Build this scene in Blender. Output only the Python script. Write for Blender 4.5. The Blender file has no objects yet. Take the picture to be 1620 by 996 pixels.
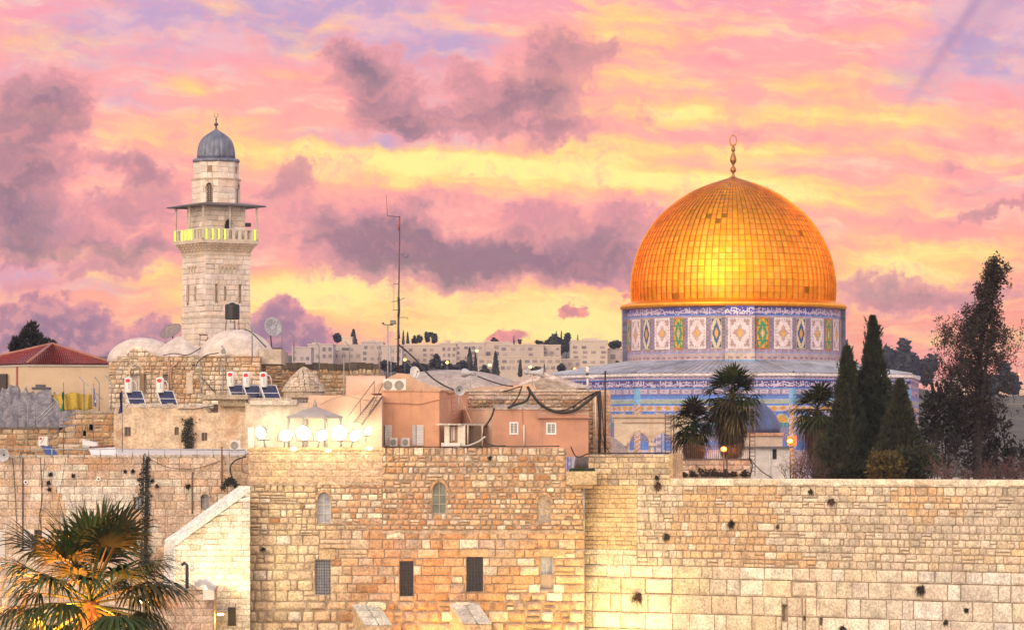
import bpy, math, random
from math import sin, cos, pi, radians, sqrt, atan2, exp
from mathutils import Vector, Matrix, Quaternion

S = bpy.context.scene
COL = S.collection
F = 6020.0          # focal length in photograph pixels (1620 wide)
ZC = 20.0           # height of the viewpoint above the plaza

# ---------------------------------------------------------------- camera
cam_d = bpy.data.cameras.new('camera')
cam = bpy.data.objects.new('camera', cam_d); COL.objects.link(cam)
cam.location = (0, 0, ZC); cam.rotation_euler = (pi/2, 0, 0)
cam_d.sensor_width = 36; cam_d.lens = 36*F/1620
cam_d.shift_y = (720-498)/1620.0
cam_d.clip_start = 1; cam_d.clip_end = 40000
S.camera = cam
S.view_settings.view_transform = 'Standard'; S.view_settings.look = 'None'
S.view_settings.exposure = 0.2; S.view_settings.gamma = 1.0
S.view_settings.use_curve_mapping = False
S.cycles.use_denoising = True
S.cycles.max_bounces = 5; S.cycles.diffuse_bounces = 3; S.cycles.glossy_bounces = 3
S.cycles.volume_bounces = 0
S.cycles.sample_clamp_indirect = 6.0
S.render.film_transparent = False

def lin(r, g, b):
    f = lambda c: (c/255/12.92) if c/255 <= .04045 else ((c/255+.055)/1.055)**2.4
    return (f(r), f(g), f(b))

# ---------------------------------------------------------------- node helper
class NG:
    def __init__(s, tree): s.t = tree; s.n = tree.nodes; s.l = tree.links
    def node(s, typ, **kw):
        nd = s.n.new(typ)
        for k, v in kw.items(): setattr(nd, k, v)
        return nd
    def put(s, sock, v):
        if isinstance(v, bpy.types.NodeSocket): s.l.new(v, sock)
        elif isinstance(v, (tuple, list)):
            if len(v) == 3 and sock.type == 'RGBA': v = (*v, 1)
            sock.default_value = v
        else: sock.default_value = v
    def m(s, op, a, b=None, c=None, clamp=False):
        nd = s.node('ShaderNodeMath', operation=op, use_clamp=clamp)
        for i, v in enumerate((a, b, c)):
            if v is not None: s.put(nd.inputs[i], v)
        return nd.outputs[0]
    def vm(s, op, a, b=None, out=0, scale=None):
        nd = s.node('ShaderNodeVectorMath', operation=op)
        s.put(nd.inputs[0], a)
        if b is not None: s.put(nd.inputs[1], b)
        if scale is not None: s.put(nd.inputs['Scale'], scale)
        return nd.outputs[out]
    def mix(s, fac, a, b, blend='MIX'):
        nd = s.node('ShaderNodeMix', data_type='RGBA', blend_type=blend)
        s.put(nd.inputs[0], fac); s.put(nd.inputs[6], a); s.put(nd.inputs[7], b)
        return nd.outputs[2]
    def noise(s, vec, scale, detail=4, rough=.55, dist=0, out=0, dims='3D'):
        nd = s.node('ShaderNodeTexNoise', noise_dimensions=dims)
        if vec is not None: s.put(nd.inputs['Vector'], vec)
        s.put(nd.inputs['Scale'], scale); s.put(nd.inputs['Detail'], detail)
        s.put(nd.inputs['Roughness'], rough); s.put(nd.inputs['Distortion'], dist)
        return nd.outputs[out]
    def step(s, v, a, b, lo=0.0, hi=1.0):
        nd = s.node('ShaderNodeMapRange', interpolation_type='SMOOTHSTEP')
        s.put(nd.inputs[0], v); s.put(nd.inputs[1], a); s.put(nd.inputs[2], b)
        s.put(nd.inputs[3], lo); s.put(nd.inputs[4], hi)
        return nd.outputs[0]
    def ramp(s, v, stops, interp='LINEAR'):
        nd = s.node('ShaderNodeValToRGB'); cr = nd.color_ramp; cr.interpolation = interp
        while len(cr.elements) < len(stops): cr.elements.new(.5)
        for e, (p, c) in zip(cr.elements, stops): e.position = p; e.color = (*c, 1) if len(c) == 3 else c
        s.put(nd.inputs[0], v); return nd.outputs[0]
    def comb(s, x, y, z=0.0):
        nd = s.node('ShaderNodeCombineXYZ')
        for i, v in enumerate((x, y, z)): s.put(nd.inputs[i], v)
        return nd.outputs[0]

# ---------------------------------------------------------------- sky
SUN_AZ, SUN_EL = radians(180+22), radians(17)      # low evening sun behind the viewpoint, to the left
SUN_DIR = Vector((sin(SUN_AZ)*cos(SUN_EL), cos(SUN_AZ)*cos(SUN_EL), sin(SUN_EL)))
W = bpy.data.worlds.new('World'); S.world = W; W.use_nodes = True
W.cycles.sampling_method = 'MANUAL'; W.cycles.sample_map_resolution = 1024
def build_sky():
    g = NG(W.node_tree); g.n.clear()
    tc = g.node('ShaderNodeTexCoord')
    sep = g.node('ShaderNodeSeparateXYZ'); g.l.new(tc.outputs['Generated'], sep.inputs[0])
    x, y, z = sep.outputs
    az = g.m('ARCTAN2', x, y); el = g.m('ARCSINE', z)
    # U, V: bearing and height above the horizon, in units of about one degree
    U = g.m('MULTIPLY_ADD', az, 60.2, 8.1); V = g.m('MULTIPLY_ADD', el, -60.2, 7.2)
    P0 = g.comb(U, V)
    w1 = g.vm('SUBTRACT', g.noise(P0, .9, 5, .6, 0, 1), (.5, .5, .5))
    w2 = g.vm('SUBTRACT', g.noise(P0, 3.2, 5, .65, 0, 1), (.5, .5, .5))
    PW = g.vm('ADD', P0, g.vm('ADD', g.vm('SCALE', w1, scale=1.5), g.vm('SCALE', w2, scale=.42)))
    PS = g.vm('ADD', P0, g.vm('ADD', g.vm('SCALE', w1, scale=.50), g.vm('SCALE', w2, scale=.08)))
    def blobs(P, lst):
        acc = None
        for (cx, cy, sx_, sy_, a, rot) in lst:
            d = g.vm('SUBTRACT', P, (cx/100, cy/100, 0))
            if rot:
                r = g.node('ShaderNodeVectorRotate', rotation_type='Z_AXIS'); g.put(r.inputs['Vector'], d); g.put(r.inputs['Angle'], radians(-rot)); d = r.outputs[0]
            d = g.vm('MULTIPLY', d, (100/sx_, 100/sy_, 0))
            q = g.m('POWER', 2.718, g.m('MULTIPLY', g.vm('DOT_PRODUCT', d, d, 1), -1.0))
            acc = g.m('MULTIPLY', q, a) if acc is None else g.m('MULTIPLY_ADD', q, a, acc)
        return acc
    fb = g.noise(PW, .75, 9, .6)
    fine = g.noise(PW, 2.6, 9, .68)
    PR = g.node('ShaderNodeVectorRotate', rotation_type='Z_AXIS'); g.put(PR.inputs['Vector'], PS); g.put(PR.inputs['Angle'], radians(-5)); PR = PR.outputs[0]
    streak = g.noise(g.vm('MULTIPLY', PR, (.40, 2.0, 1)), 1.0, 9, .62)
    streak2 = g.noise(g.vm('MULTIPLY', g.vm('ADD', PR, (31, 7, 0)), (.8, 3.6, 1)), 1.0, 9, .62)
    wisp = g.noise(g.vm('MULTIPLY', g.vm('ADD', PS, (11, 3, 0)), (.8, 1.7, 1)), 1.0, 10, .62)
    # clear-to-pink evening gradient
    base = g.ramp(g.m('DIVIDE', V, 7.2), [
        (0, lin(234,162,180)), (.12, lin(248,168,170)), (.28, lin(253,174,166)), (.45, lin(252,172,166)),
        (.60, lin(250,168,156)), (.74, lin(252,182,146)), (.85, lin(246,164,152)), (1, lin(226,150,156))])
    right = g.step(U, 10.5, 14.0)
    base = g.mix(g.m('MULTIPLY', right, g.step(V, 3.2, 5.4)), base, lin(248,162,140))
    # veils of peach, rose and pale cream cirrus everywhere
    base = g.mix(g.step(streak, .50, .70, 0, .70), base, lin(255,194,146))
    base = g.mix(g.step(streak2, .46, .74, 0, .75), base, lin(255,216,190))
    base = g.mix(g.step(g.m('ADD', wisp, g.m('MULTIPLY', streak2, -.25)), .36, .58, 0, .55), base, lin(244,146,164))
    # lavender and blue gaps
    lav = blobs(PS, [(250,50,340,80,1.0,0),(560,20,190,60,.95,8),(660,150,110,80,.8,20),(200,170,130,35,.6,5),
                     (1560,70,130,110,1.25,0),(1420,120,70,50,.4,0),(90,430,230,40,1.1,0),(60,360,90,30,.8,0),(690,235,90,22,.7,0),
                     (40,140,60,30,.9,0),(470,245,90,45,.5,0),(1330,190,120,20,.35,0),(1580,300,110,30,.7,0),(1200,160,90,40,.25,0),(740,80,160,40,.5,0),(640,235,150,24,.6,0),(90,300,160,60,.5,0)])
    lav = g.step(g.m('ADD', g.m('ADD', lav, g.m('MULTIPLY', g.m('SUBTRACT', fb, .5), 1.0)), g.m('MULTIPLY', g.m('SUBTRACT', streak2, .5), 1.1)), .25, 1.1)
    lavc = g.mix(g.step(wisp, .4, .62), lin(176,158,202), lin(222,182,198))
    base = g.mix(g.m('MULTIPLY', lav, .85), base, lavc)
    # yellow bands
    yel = blobs(PS, [(880,280,520,22,.85,4),(1330,190,300,22,.95,2),(1290,242,260,12,.7,2),(540,285,220,20,.7,3),(700,470,360,34,1.0,0),(960,510,330,34,1.15,0),
                     (60,72,160,30,.4,3),(500,445,170,20,.8,0),(1120,310,160,40,.6,6),(1390,450,110,32,.95,-4),(1560,478,70,16,.6,0),
                     (150,200,230,22,.5,6),(1300,130,160,30,.5,0),(300,135,40,18,.8,25),(130,405,130,12,.7,0),(230,425,60,26,.7,20),
                     (960,60,70,40,.6,0),(910,130,60,50,.45,0),(520,55,110,36,.45,-14),(60,405,140,10,.5,0),(1100,175,60,14,.7,-6),(700,255,250,20,.6,0),(960,210,120,50,.5,0),(1000,30,130,30,.5,0),(420,210,160,26,.35,4),(660,256,300,20,.45,3),(470,480,140,40,.7,0),(1240,318,110,26,.6,4),(1470,405,190,26,.9,-3),(1430,300,140,26,.5,2),(1050,260,260,40,.4,3),(620,420,160,20,.5,0),(1500,450,160,40,.5,0),(1130,60,120,30,.4,0),(1010,130,110,40,.5,0),(330,500,120,30,.5,0),(1560,540,100,18,.4,0),(160,440,160,18,.5,0),(850,540,280,26,1.0,0)])
    yk = g.m('ADD', yel, g.m('ADD', g.m('MULTIPLY', g.m('SUBTRACT', streak, .5), 1.7), g.m('MULTIPLY', g.m('SUBTRACT', streak2, .5), 1.7)))
    yk = g.m('ADD', yk, g.m('MULTIPLY', g.m('SUBTRACT', wisp, .5), .8))
    yelf = g.step(yk, .06, 1.05)
    yc = g.mix(g.step(yk, .7, 1.5), lin(255,208,134), lin(255,238,152))
    base = g.mix(g.m('MULTIPLY', yelf, .95), base, yc)
    # pink wisps
    pk = g.step(g.m('ADD', fine, g.m('MULTIPLY', streak, .5)), .74, 1.0)
    base = g.mix(g.m('MULTIPLY', pk, .45), base, lin(250,160,160))
    # contrail-like grey shaft, upper right
    sh = blobs(P0, [(1515,50,130,10,.9,-56),(1570,20,120,26,.55,-50)])
    base = g.mix(g.m('MULTIPLY', g.m('MINIMUM', sh, 1.0), .75), base, lin(168,140,178))
    # mauve clouds
    cl = blobs(PW, [(30,250,85,110,.95,0),(85,175,62,60,1.0,25),(20,330,60,60,.5,0),(215,280,75,24,.95,12),(175,340,80,25,.45,0),
                    (585,125,70,46,1.05,35),(620,190,66,36,1.0,10),(650,215,35,20,.7,10),(545,170,50,60,.3,0),
                    (795,172,110,38,1.35,-16),(855,95,56,44,.8,-45),(900,205,75,30,.95,4),(735,140,40,25,.4,0),(930,80,50,45,.45,-30),
                    (440,300,42,26,.75,-10),(505,350,50,36,.7,0),(700,400,210,40,1.45,5),(600,365,80,36,.8,0),(860,415,190,28,1.05,0),(850,350,70,36,.7,0),
                    (985,375,75,40,1.0,-4),(640,340,60,30,.5,0),(1030,180,30,22,.45,-20),
                    (1455,485,120,24,1.0,6),(1390,455,50,22,.7,0),(1575,335,85,14,1.25,-6),(1530,300,90,14,.55,-14),(1510,255,30,14,.4,0),(1590,465,60,20,.5,0),
                    (1430,350,50,12,.3,0),(600,545,130,20,.35,0),(110,375,130,26,.8,4),(240,330,60,30,.5,0),(190,405,140,18,.85,3),(90,440,150,16,.6,0),(330,250,60,16,.3,0),(30,320,70,60,.4,0),(400,330,60,30,.4,0),(560,90,70,30,.4,20),(960,130,60,60,.25,0),(560,300,90,20,.3,0)])
    det = g.noise(g.vm('MULTIPLY', PW, (.72, 1.5, 1)), 1.35, 10, .58)
    dk = g.m('ADD', cl, g.m('ADD', g.m('MULTIPLY', g.m('SUBTRACT', fb, .5), 1.2), g.m('MULTIPLY', g.m('SUBTRACT', det, .5), 1.6)))
    clf = g.step(dk, -.02, .66)
    cc = g.ramp(g.m('MULTIPLY', dk, .62), [(0, lin(252,176,168)), (.20, lin(246,164,164)), (.36, lin(222,152,160)), (.56, lin(192,138,150)), (.80, lin(152,118,136)), (1, lin(126,104,124))])
    lit = g.step(g.m('SUBTRACT', g.noise(g.vm('MULTIPLY', g.vm('ADD', PW, (.0, .14, 0)), (.72, 1.5, 1)), 1.35, 10, .58), det), -.03, .11)   # edges turned to the glow below
    cc = g.mix(g.m('MULTIPLY', lit, .16), cc, lin(240,160,150))
    cc = g.mix(.12, cc, g.mix(fine, lin(124,104,136), lin(230,168,170)))
    base = g.mix(g.m('MULTIPLY', clf, .90), base, cc)
    # cumulus banks low on the left and a small pink puff
    PC = g.vm('ADD', P0, g.vm('ADD', g.vm('SCALE', w1, scale=.5), g.vm('SCALE', w2, scale=.42)))
    cu = blobs(PC, [(55,512,62,58,1.25,0),(145,525,50,40,1.15,0),(250,525,36,30,1.05,0),(300,560,90,34,1.0,0),(20,560,120,50,1.3,0),(445,505,40,44,1.3,0),(478,540,56,32,1.1,0),(400,548,60,40,1.0,0),
                    (560,568,130,20,.95,0),(905,500,38,13,1.0,-4),(795,540,44,20,.9,0),(990,467,18,9,.8,0),(180,580,200,40,1.2,0)])
    bil = g.noise(P0, 2.2, 10, .60); bil2 = g.noise(g.vm('ADD', P0, (.05, .13, 0)), 2.2, 10, .60)
    cuk = g.m('ADD', cu, g.m('MULTIPLY', g.m('SUBTRACT', bil, .5), 1.7))
    cuf = g.step(cuk, .44, .74)
    puff = g.step(U, 6.0, 7.0)
    cuc = g.ramp(g.m('MULTIPLY', cuk, .5), [(.2, lin(250,176,158)), (.33, lin(226,154,158)), (.5, lin(190,138,152)), (.8, lin(172,130,148)), (1, lin(160,122,142))])
    cuc = g.mix(g.m('MULTIPLY', puff, .8), cuc, lin(248,158,142))
    rim = g.step(g.m('SUBTRACT', bil2, bil), -.02, .12)
    cuc = g.mix(g.m('MULTIPLY', rim, .55), cuc, lin(232,162,160))
    cuc = g.mix(g.step(g.m('SUBTRACT', bil, bil2), .0, .12, 0, .35), cuc, lin(138,108,136))
    base = g.mix(cuf, base, cuc)
    # the rest of the sky: bright low west behind the viewpoint, dim violet overhead
    sky = g.node('ShaderNodeTexSky', sky_type='NISHITA'); sky.sun_disc = False
    sky.sun_elevation = SUN_EL; sky.sun_rotation = SUN_AZ
    nis = g.vm('SCALE', sky.outputs[0], scale=.07)
    dot = g.vm('DOT_PRODUCT', tc.outputs['Generated'], tuple(SUN_DIR), 1)
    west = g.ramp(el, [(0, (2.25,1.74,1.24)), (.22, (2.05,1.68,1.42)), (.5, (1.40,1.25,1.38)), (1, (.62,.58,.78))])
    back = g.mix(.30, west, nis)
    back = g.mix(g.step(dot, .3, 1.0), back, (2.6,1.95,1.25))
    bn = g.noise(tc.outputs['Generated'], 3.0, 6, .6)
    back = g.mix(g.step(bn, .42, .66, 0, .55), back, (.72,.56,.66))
    hs = g.node('ShaderNodeHueSaturation'); hs.inputs['Saturation'].default_value = 1.03; hs.inputs['Value'].default_value = 1.01; g.put(hs.inputs['Color'], base)
    base = g.vm('MULTIPLY', hs.outputs[0], (1.02, 1.0, .94))
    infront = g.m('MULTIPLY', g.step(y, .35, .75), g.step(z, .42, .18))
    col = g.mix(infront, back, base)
    # below the horizon
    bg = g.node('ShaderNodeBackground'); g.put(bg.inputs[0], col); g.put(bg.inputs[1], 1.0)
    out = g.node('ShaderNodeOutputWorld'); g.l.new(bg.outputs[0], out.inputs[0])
build_sky()

sun_d = bpy.data.lights.new('sun', 'SUN'); sun_d.energy = 1.15; sun_d.angle = radians(40); sun_d.color = (1.0, .86, .72)
sun = bpy.data.objects.new('sun', sun_d); COL.objects.link(sun)
sun.rotation_euler = SUN_DIR.to_track_quat('Z', 'Y').to_euler(); sun.location = (0, -50, 120)

# ================================================================ helpers
R = random.Random(11)
def P(px, py, D): return Vector(((px-810)/F*D, D, ZC+(720-py)/F*D))
def px2m(n, D): return n/F*D
def XW(px, D): return (px-810)/F*D
def ZW(py, D): return ZC+(720-py)/F*D

class MB:
    """collects faces; build() links them as ONE mesh object"""
    def __init__(s): s.v = []; s.f = []; s.fm = []; s.fc = []; s.fs = []; s.mat = 0; s.col = (.36,.27,.19); s.sm = False
    def add(s, vs, fs, col=None):
        b = len(s.v); s.v += [tuple(v) for v in vs]
        c = col or s.col
        for f in fs:
            s.f.append([b+i for i in f]); s.fm.append(s.mat); s.fc.append(c); s.fs.append(s.sm)
    def box(s, a, b, col=None):
        (x0, y0, z0), (x1, y1, z1) = a, b
        s.add([(x0,y0,z0),(x1,y0,z0),(x1,y1,z0),(x0,y1,z0),(x0,y0,z1),(x1,y0,z1),(x1,y1,z1),(x0,y1,z1)],
              [(0,3,2,1),(4,5,6,7),(0,1,5,4),(1,2,6,5),(2,3,7,6),(3,0,4,7)], col)
    def pbox(s, x0, y0, x1, y1, D, dep, col=None):     # a box whose front covers this photo rectangle at distance D
        s.box((XW(x0,D), D, ZW(y1,D)), (XW(x1,D), D+dep, ZW(y0,D)), col)
    def obox(s, O, U, u0, u1, n0, n1, z0, z1, col=None):  # box in a wall frame: U along, N = toward the viewer
        N = Vector((U.y, -U.x, 0)); q = []
        for z in (z0, z1):
            for (u, n) in ((u0,n1),(u1,n1),(u1,n0),(u0,n0)): q.append(Vector((O.x, O.y, 0))+U*u+N*n+Vector((0,0,z)))
        s.add(q, [(0,3,2,1),(4,5,6,7),(0,1,5,4),(1,2,6,5),(2,3,7,6),(3,0,4,7)], col)
    def prism(s, pts, z0, z1, col=None, top=None):     # footprint counter-clockwise
        n = len(pts); t = top or pts
        zf = z1 if callable(z1) else (lambda x, y: z1)
        vs = [(p[0],p[1],z0) for p in pts]+[(p[0],p[1],zf(p[0],p[1])) for p in t]
        s.add(vs, [tuple(range(n-1,-1,-1)), tuple(range(n,2*n))]+[(i,(i+1)%n,n+(i+1)%n,n+i) for i in range(n)], col)
    def pface(s, pts, D, dep, col=None):               # outline (photo px, clockwise on screen or not) at distance D, extruded back
        q = [P(x,y,D) for x, y in pts]
        a = sum(q[i].x*q[(i+1)%len(q)].z-q[(i+1)%len(q)].x*q[i].z for i in range(len(q)))
        if a < 0: q.reverse()
        n = len(q); vs = q+[p+Vector((0,dep,0)) for p in q]
        s.add(vs, [tuple(range(n)), tuple(range(2*n-1,n-1,-1))]+[(i,n+i,n+(i+1)%n,(i+1)%n) for i in range(n)], col)
    def tube(s, pts, r, n=6, r1=None, col=None, caps=True):
        pts = [Vector(p) for p in pts]; m = len(pts); rings = []
        for i, p in enumerate(pts):
            d = (pts[min(i+1,m-1)]-pts[max(i-1,0)]).normalized()
            a = d.cross(Vector((0,0,1)) if abs(d.z) < .9 else Vector((1,0,0))).normalized(); b = d.cross(a)
            rr = r if r1 is None else r+(r1-r)*i/(m-1)
            rings.append([p+a*cos(2*pi*k/n)*rr+b*sin(2*pi*k/n)*rr for k in range(n)])
        vs = [v for q in rings for v in q]
        fs = [(i*n+k,(i+1)*n+k,(i+1)*n+(k+1)%n,i*n+(k+1)%n) for i in range(m-1) for k in range(n)]
        if caps: fs += [tuple(range(n)), tuple(range((m-1)*n+n-1,(m-1)*n-1,-1))]
        o = s.sm; s.sm = n > 5; s.add(vs, fs, col); s.sm = o
    def lathe(s, c, prof, n=32, col=None, smooth=True, a0=0, rad=None):
        c = Vector(c); vs = []
        for (r, z) in prof:
            for k in range(n):
                a = a0+2*pi*k/n; rr = r*(rad(a, z) if rad else 1)
                vs.append(c+Vector((rr*cos(a), rr*sin(a), z)))
        m = len(prof)
        fs = [(i*n+k, i*n+(k+1)%n, (i+1)*n+(k+1)%n, (i+1)*n+k) for i in range(m-1) for k in range(n)]
        fs += [tuple(range(n-1,-1,-1)), tuple(range((m-1)*n, m*n))]
        o = s.sm; s.sm = smooth; s.add(vs, fs, col); s.sm = o
    def ellipsoid(s, c, r, n=10, m=7, col=None):
        c = Vector(c); vs = []; fs = []
        for i in range(m+1):
            t = pi*i/m
            for k in range(n):
                a = 2*pi*k/n; vs.append(c+Vector((r[0]*sin(t)*cos(a), r[1]*sin(t)*sin(a), -r[2]*cos(t))))
        for i in range(m):
            for k in range(n): fs.append((i*n+k, i*n+(k+1)%n, (i+1)*n+(k+1)%n, (i+1)*n+k))
        o = s.sm; s.sm = True; s.add(vs, fs, col); s.sm = o
    def build(s, name, mats, parent=None, origin=None):
        if not isinstance(mats, (list, tuple)): mats = [mats]
        if parent is not None: off = WORLD[parent.name]
        elif origin is not None: off = Vector(origin)
        else:
            xs = [v[0] for v in s.v]; ys = [v[1] for v in s.v]; zs = [v[2] for v in s.v]
            off = Vector(((min(xs)+max(xs))/2, (min(ys)+max(ys))/2, min(zs)))
        me = bpy.data.meshes.new(name)
        me.from_pydata([(v[0]-off.x, v[1]-off.y, v[2]-off.z) for v in s.v], [], s.f)
        for m in mats: me.materials.append(m)
        me.polygons.foreach_set('material_index', s.fm)
        me.polygons.foreach_set('use_smooth', s.fs)
        at = me.attributes.new('col', 'FLOAT_COLOR', 'FACE')
        flat = []
        for c in s.fc: flat += [c[0], c[1], c[2], 1.0]
        at.data.foreach_set('color', flat)
        me.update()
        o = bpy.data.objects.new(name, me); COL.objects.link(o)
        if parent is not None: o.parent = parent; WORLD[o.name] = off.copy()
        else: o.location = off; WORLD[o.name] = off.copy()
        return o
WORLD = {}
def tag(o, label=None, cat=None, group=None, kind=None):
    if label: o['label'] = label
    if cat: o['category'] = cat
    if group: o['group'] = group
    if kind or cat: o['kind'] = kind or 'thing'
    return o
def thing(name, label, cat, loc=(0,0,0), group=None):
    o = bpy.data.objects.new(name, None); COL.objects.link(o); o.location = loc; WORLD[o.name] = Vector(loc)
    o.empty_display_size = .3
    return tag(o, label, cat, group)
def dup(root, loc=None, rz=None, label=None, sc=None):
    def cp(o, par):
        c = o.copy(); COL.objects.link(c)
        if par: c.parent = par
        for ch in KIDS.get(o.name, None) or [q for q in bpy.data.objects if q.parent == o]: cp(ch, c)
        return c
    kids(root)
    r = cp(root, None)
    if loc is not None: r.location = loc
    if rz is not None: r.rotation_euler.z = rz
    if sc is not None: r.scale = (sc, sc, sc) if not isinstance(sc, tuple) else sc
    if label: r['label'] = label
    return r
KIDS = {}
def kids(o):
    if o.name not in KIDS:
        KIDS[o.name] = list(o.children)
        for c in KIDS[o.name]: kids(c)

# ---------------------------------------------------------------- materials
def M(name, col=None, rough=.8, metal=0.0, var=.25, vs=1.2, fine=.15, fs=14, stain=None, st_s=.5, st_t=(.55,.72), st_a=.6,
      bump=0.0, bs=20, emit=None, es=0, alpha=None, spec=.5, streak=0):
    m = bpy.data.materials.new(name); m.use_nodes = True; g = NG(m.node_tree)
    b = g.n['Principled BSDF']
    geo = g.node('ShaderNodeNewGeometry').outputs['Position']
    if col is None: c = g.node('ShaderNodeAttribute', attribute_name='col').outputs['Color']
    else:
        rg = g.node('ShaderNodeRGB'); rg.outputs[0].default_value = (*col, 1); c = rg.outputs[0]
    if var:
        v = g.step(g.noise(geo, vs, 6, .6), .3, .7, 1-var, 1+var*.6)
        c = g.vm('SCALE', c, scale=v)
    if fine:
        v = g.step(g.noise(geo, fs, 4, .65), .3, .7, 1-fine, 1+fine)
        c = g.vm('SCALE', c, scale=v)
    if stain:
        t = g.step(g.noise(g.vm('ADD', geo, (7.3, 3.1, 5.7)), st_s, 7, .65), st_t[0], st_t[1], 0, st_a)
        c = g.mix(t, c, stain)
    if streak:
        t = g.step(g.noise(g.vm('MULTIPLY', geo, (2.2, 2.2, .22)), 1.0, 6, .6), .52, .75, 0, streak)
        c = g.mix(t, c, (.07,.05,.04))
    g.put(b.inputs['Base Color'], c)
    b.inputs['Roughness'].default_value = rough; b.inputs['Metallic'].default_value = metal
    b.inputs['Specular IOR Level'].default_value = spec
    if bump:
        bp = g.node('ShaderNodeBump'); bp.inputs['Strength'].default_value = bump; bp.inputs['Distance'].default_value = .05
        g.put(bp.inputs['Height'], g.noise(geo, bs, 5, .65)); g.l.new(bp.outputs[0], b.inputs['Normal'])
    if emit: b.inputs['Emission Color'].default_value = (*emit, 1); b.inputs['Emission Strength'].default_value = es
    return m
m_stone = M('stone_block', None, .9, var=.24, vs=1.3, fine=.34, fs=8, stain=(.16,.11,.075), st_s=.8, st_t=(.56,.78), st_a=.45, bump=.9, bs=9, streak=.12)
m_mortar = M('lime_mortar', (.38,.30,.225), .95, var=.35, vs=2, bump=.4)
m_dark = M('dark_interior', (.015,.015,.018), .6, var=0, fine=0)
m_glass = M('window_glass', (.10,.12,.16), .12, var=.2, spec=.8)
m_iron = M('black_iron', (.025,.023,.025), .6, var=.2)
m_rust = M('rusty_steel', (.10,.055,.04), .75, var=.4, vs=6)
m_galv = M('galvanised_steel', (.34,.36,.40), .45, .6, var=.2)
m_white = M('white_paint', (.72,.72,.72), .55, var=.12)
m_cable = M('cable_rubber', (.018,.017,.018), .6, var=.1)
m_cablebr = M('cable_grey', (.25,.2,.17), .6, var=.1)
m_plaster = M('pale_plaster', (.50,.42,.36), .9, var=.25, vs=1.5, fine=.15, fs=7, stain=(.30,.20,.13), st_s=.6, st_t=(.5,.75), st_a=.5, bump=.25)
m_salmon = M('salmon_render', (.63,.335,.215), .9, var=.12, vs=.8, fine=.07, fs=18, stain=(.40,.24,.18), st_s=.5, st_t=(.45,.7), st_a=.5, bump=.25, streak=.25)
m_salmon2 = M('dusky_salmon_render', (.52,.27,.19), .9, var=.13, vs=.8, fine=.07, fs=18, stain=(.34,.21,.17), st_s=.5, st_t=(.45,.7), st_a=.5, bump=.25, streak=.25)
m_salmonpale = M('pale_salmon_render', (.64,.43,.33), .9, var=.14, vs=.7, fine=.07, fs=15, stain=(.46,.28,.20), st_s=.4, st_a=.5, bump=.15)
m_lead = M('lead_sheet', (.15,.17,.25), .45, .25, var=.35, vs=1.5, fine=.2, stain=(.32,.27,.24), st_s=.9, st_t=(.52,.75), st_a=.45)
m_stainwall = M('stained_lime_plaster', (.60,.47,.34), .95, var=.3, vs=1.2, fine=.25, fs=6, stain=(.42,.20,.09), st_s=.55, st_t=(.48,.70), st_a=.6, bump=.6, bs=6, streak=.3)
m_whitewash = M('whitewashed_stone', (.62,.60,.62), .9, var=.16, vs=2, fine=.12, bump=.3, stain=(.34,.28,.22), st_s=.8, st_a=.5)
m_limecap = M('pale_limestone_coping', (.72,.62,.48), .9, var=.14, vs=2, fine=.1, bump=.3)
m_attr = M('glazed_tile', None, .35, var=.16, vs=.9, fine=.1, fs=6)
m_paint = M('painted_metal', None, .5, var=.12, vs=2, fine=.06)
m_cloth = M('woven_cloth', None, .9, var=.15, vs=2)
m_leaf = M('leaf', None, .55, var=.3, vs=2.5, fine=.2, fs=5)
m_bark = M('bark', (.055,.042,.036), .95, var=.4, vs=3, bump=.6)

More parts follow.
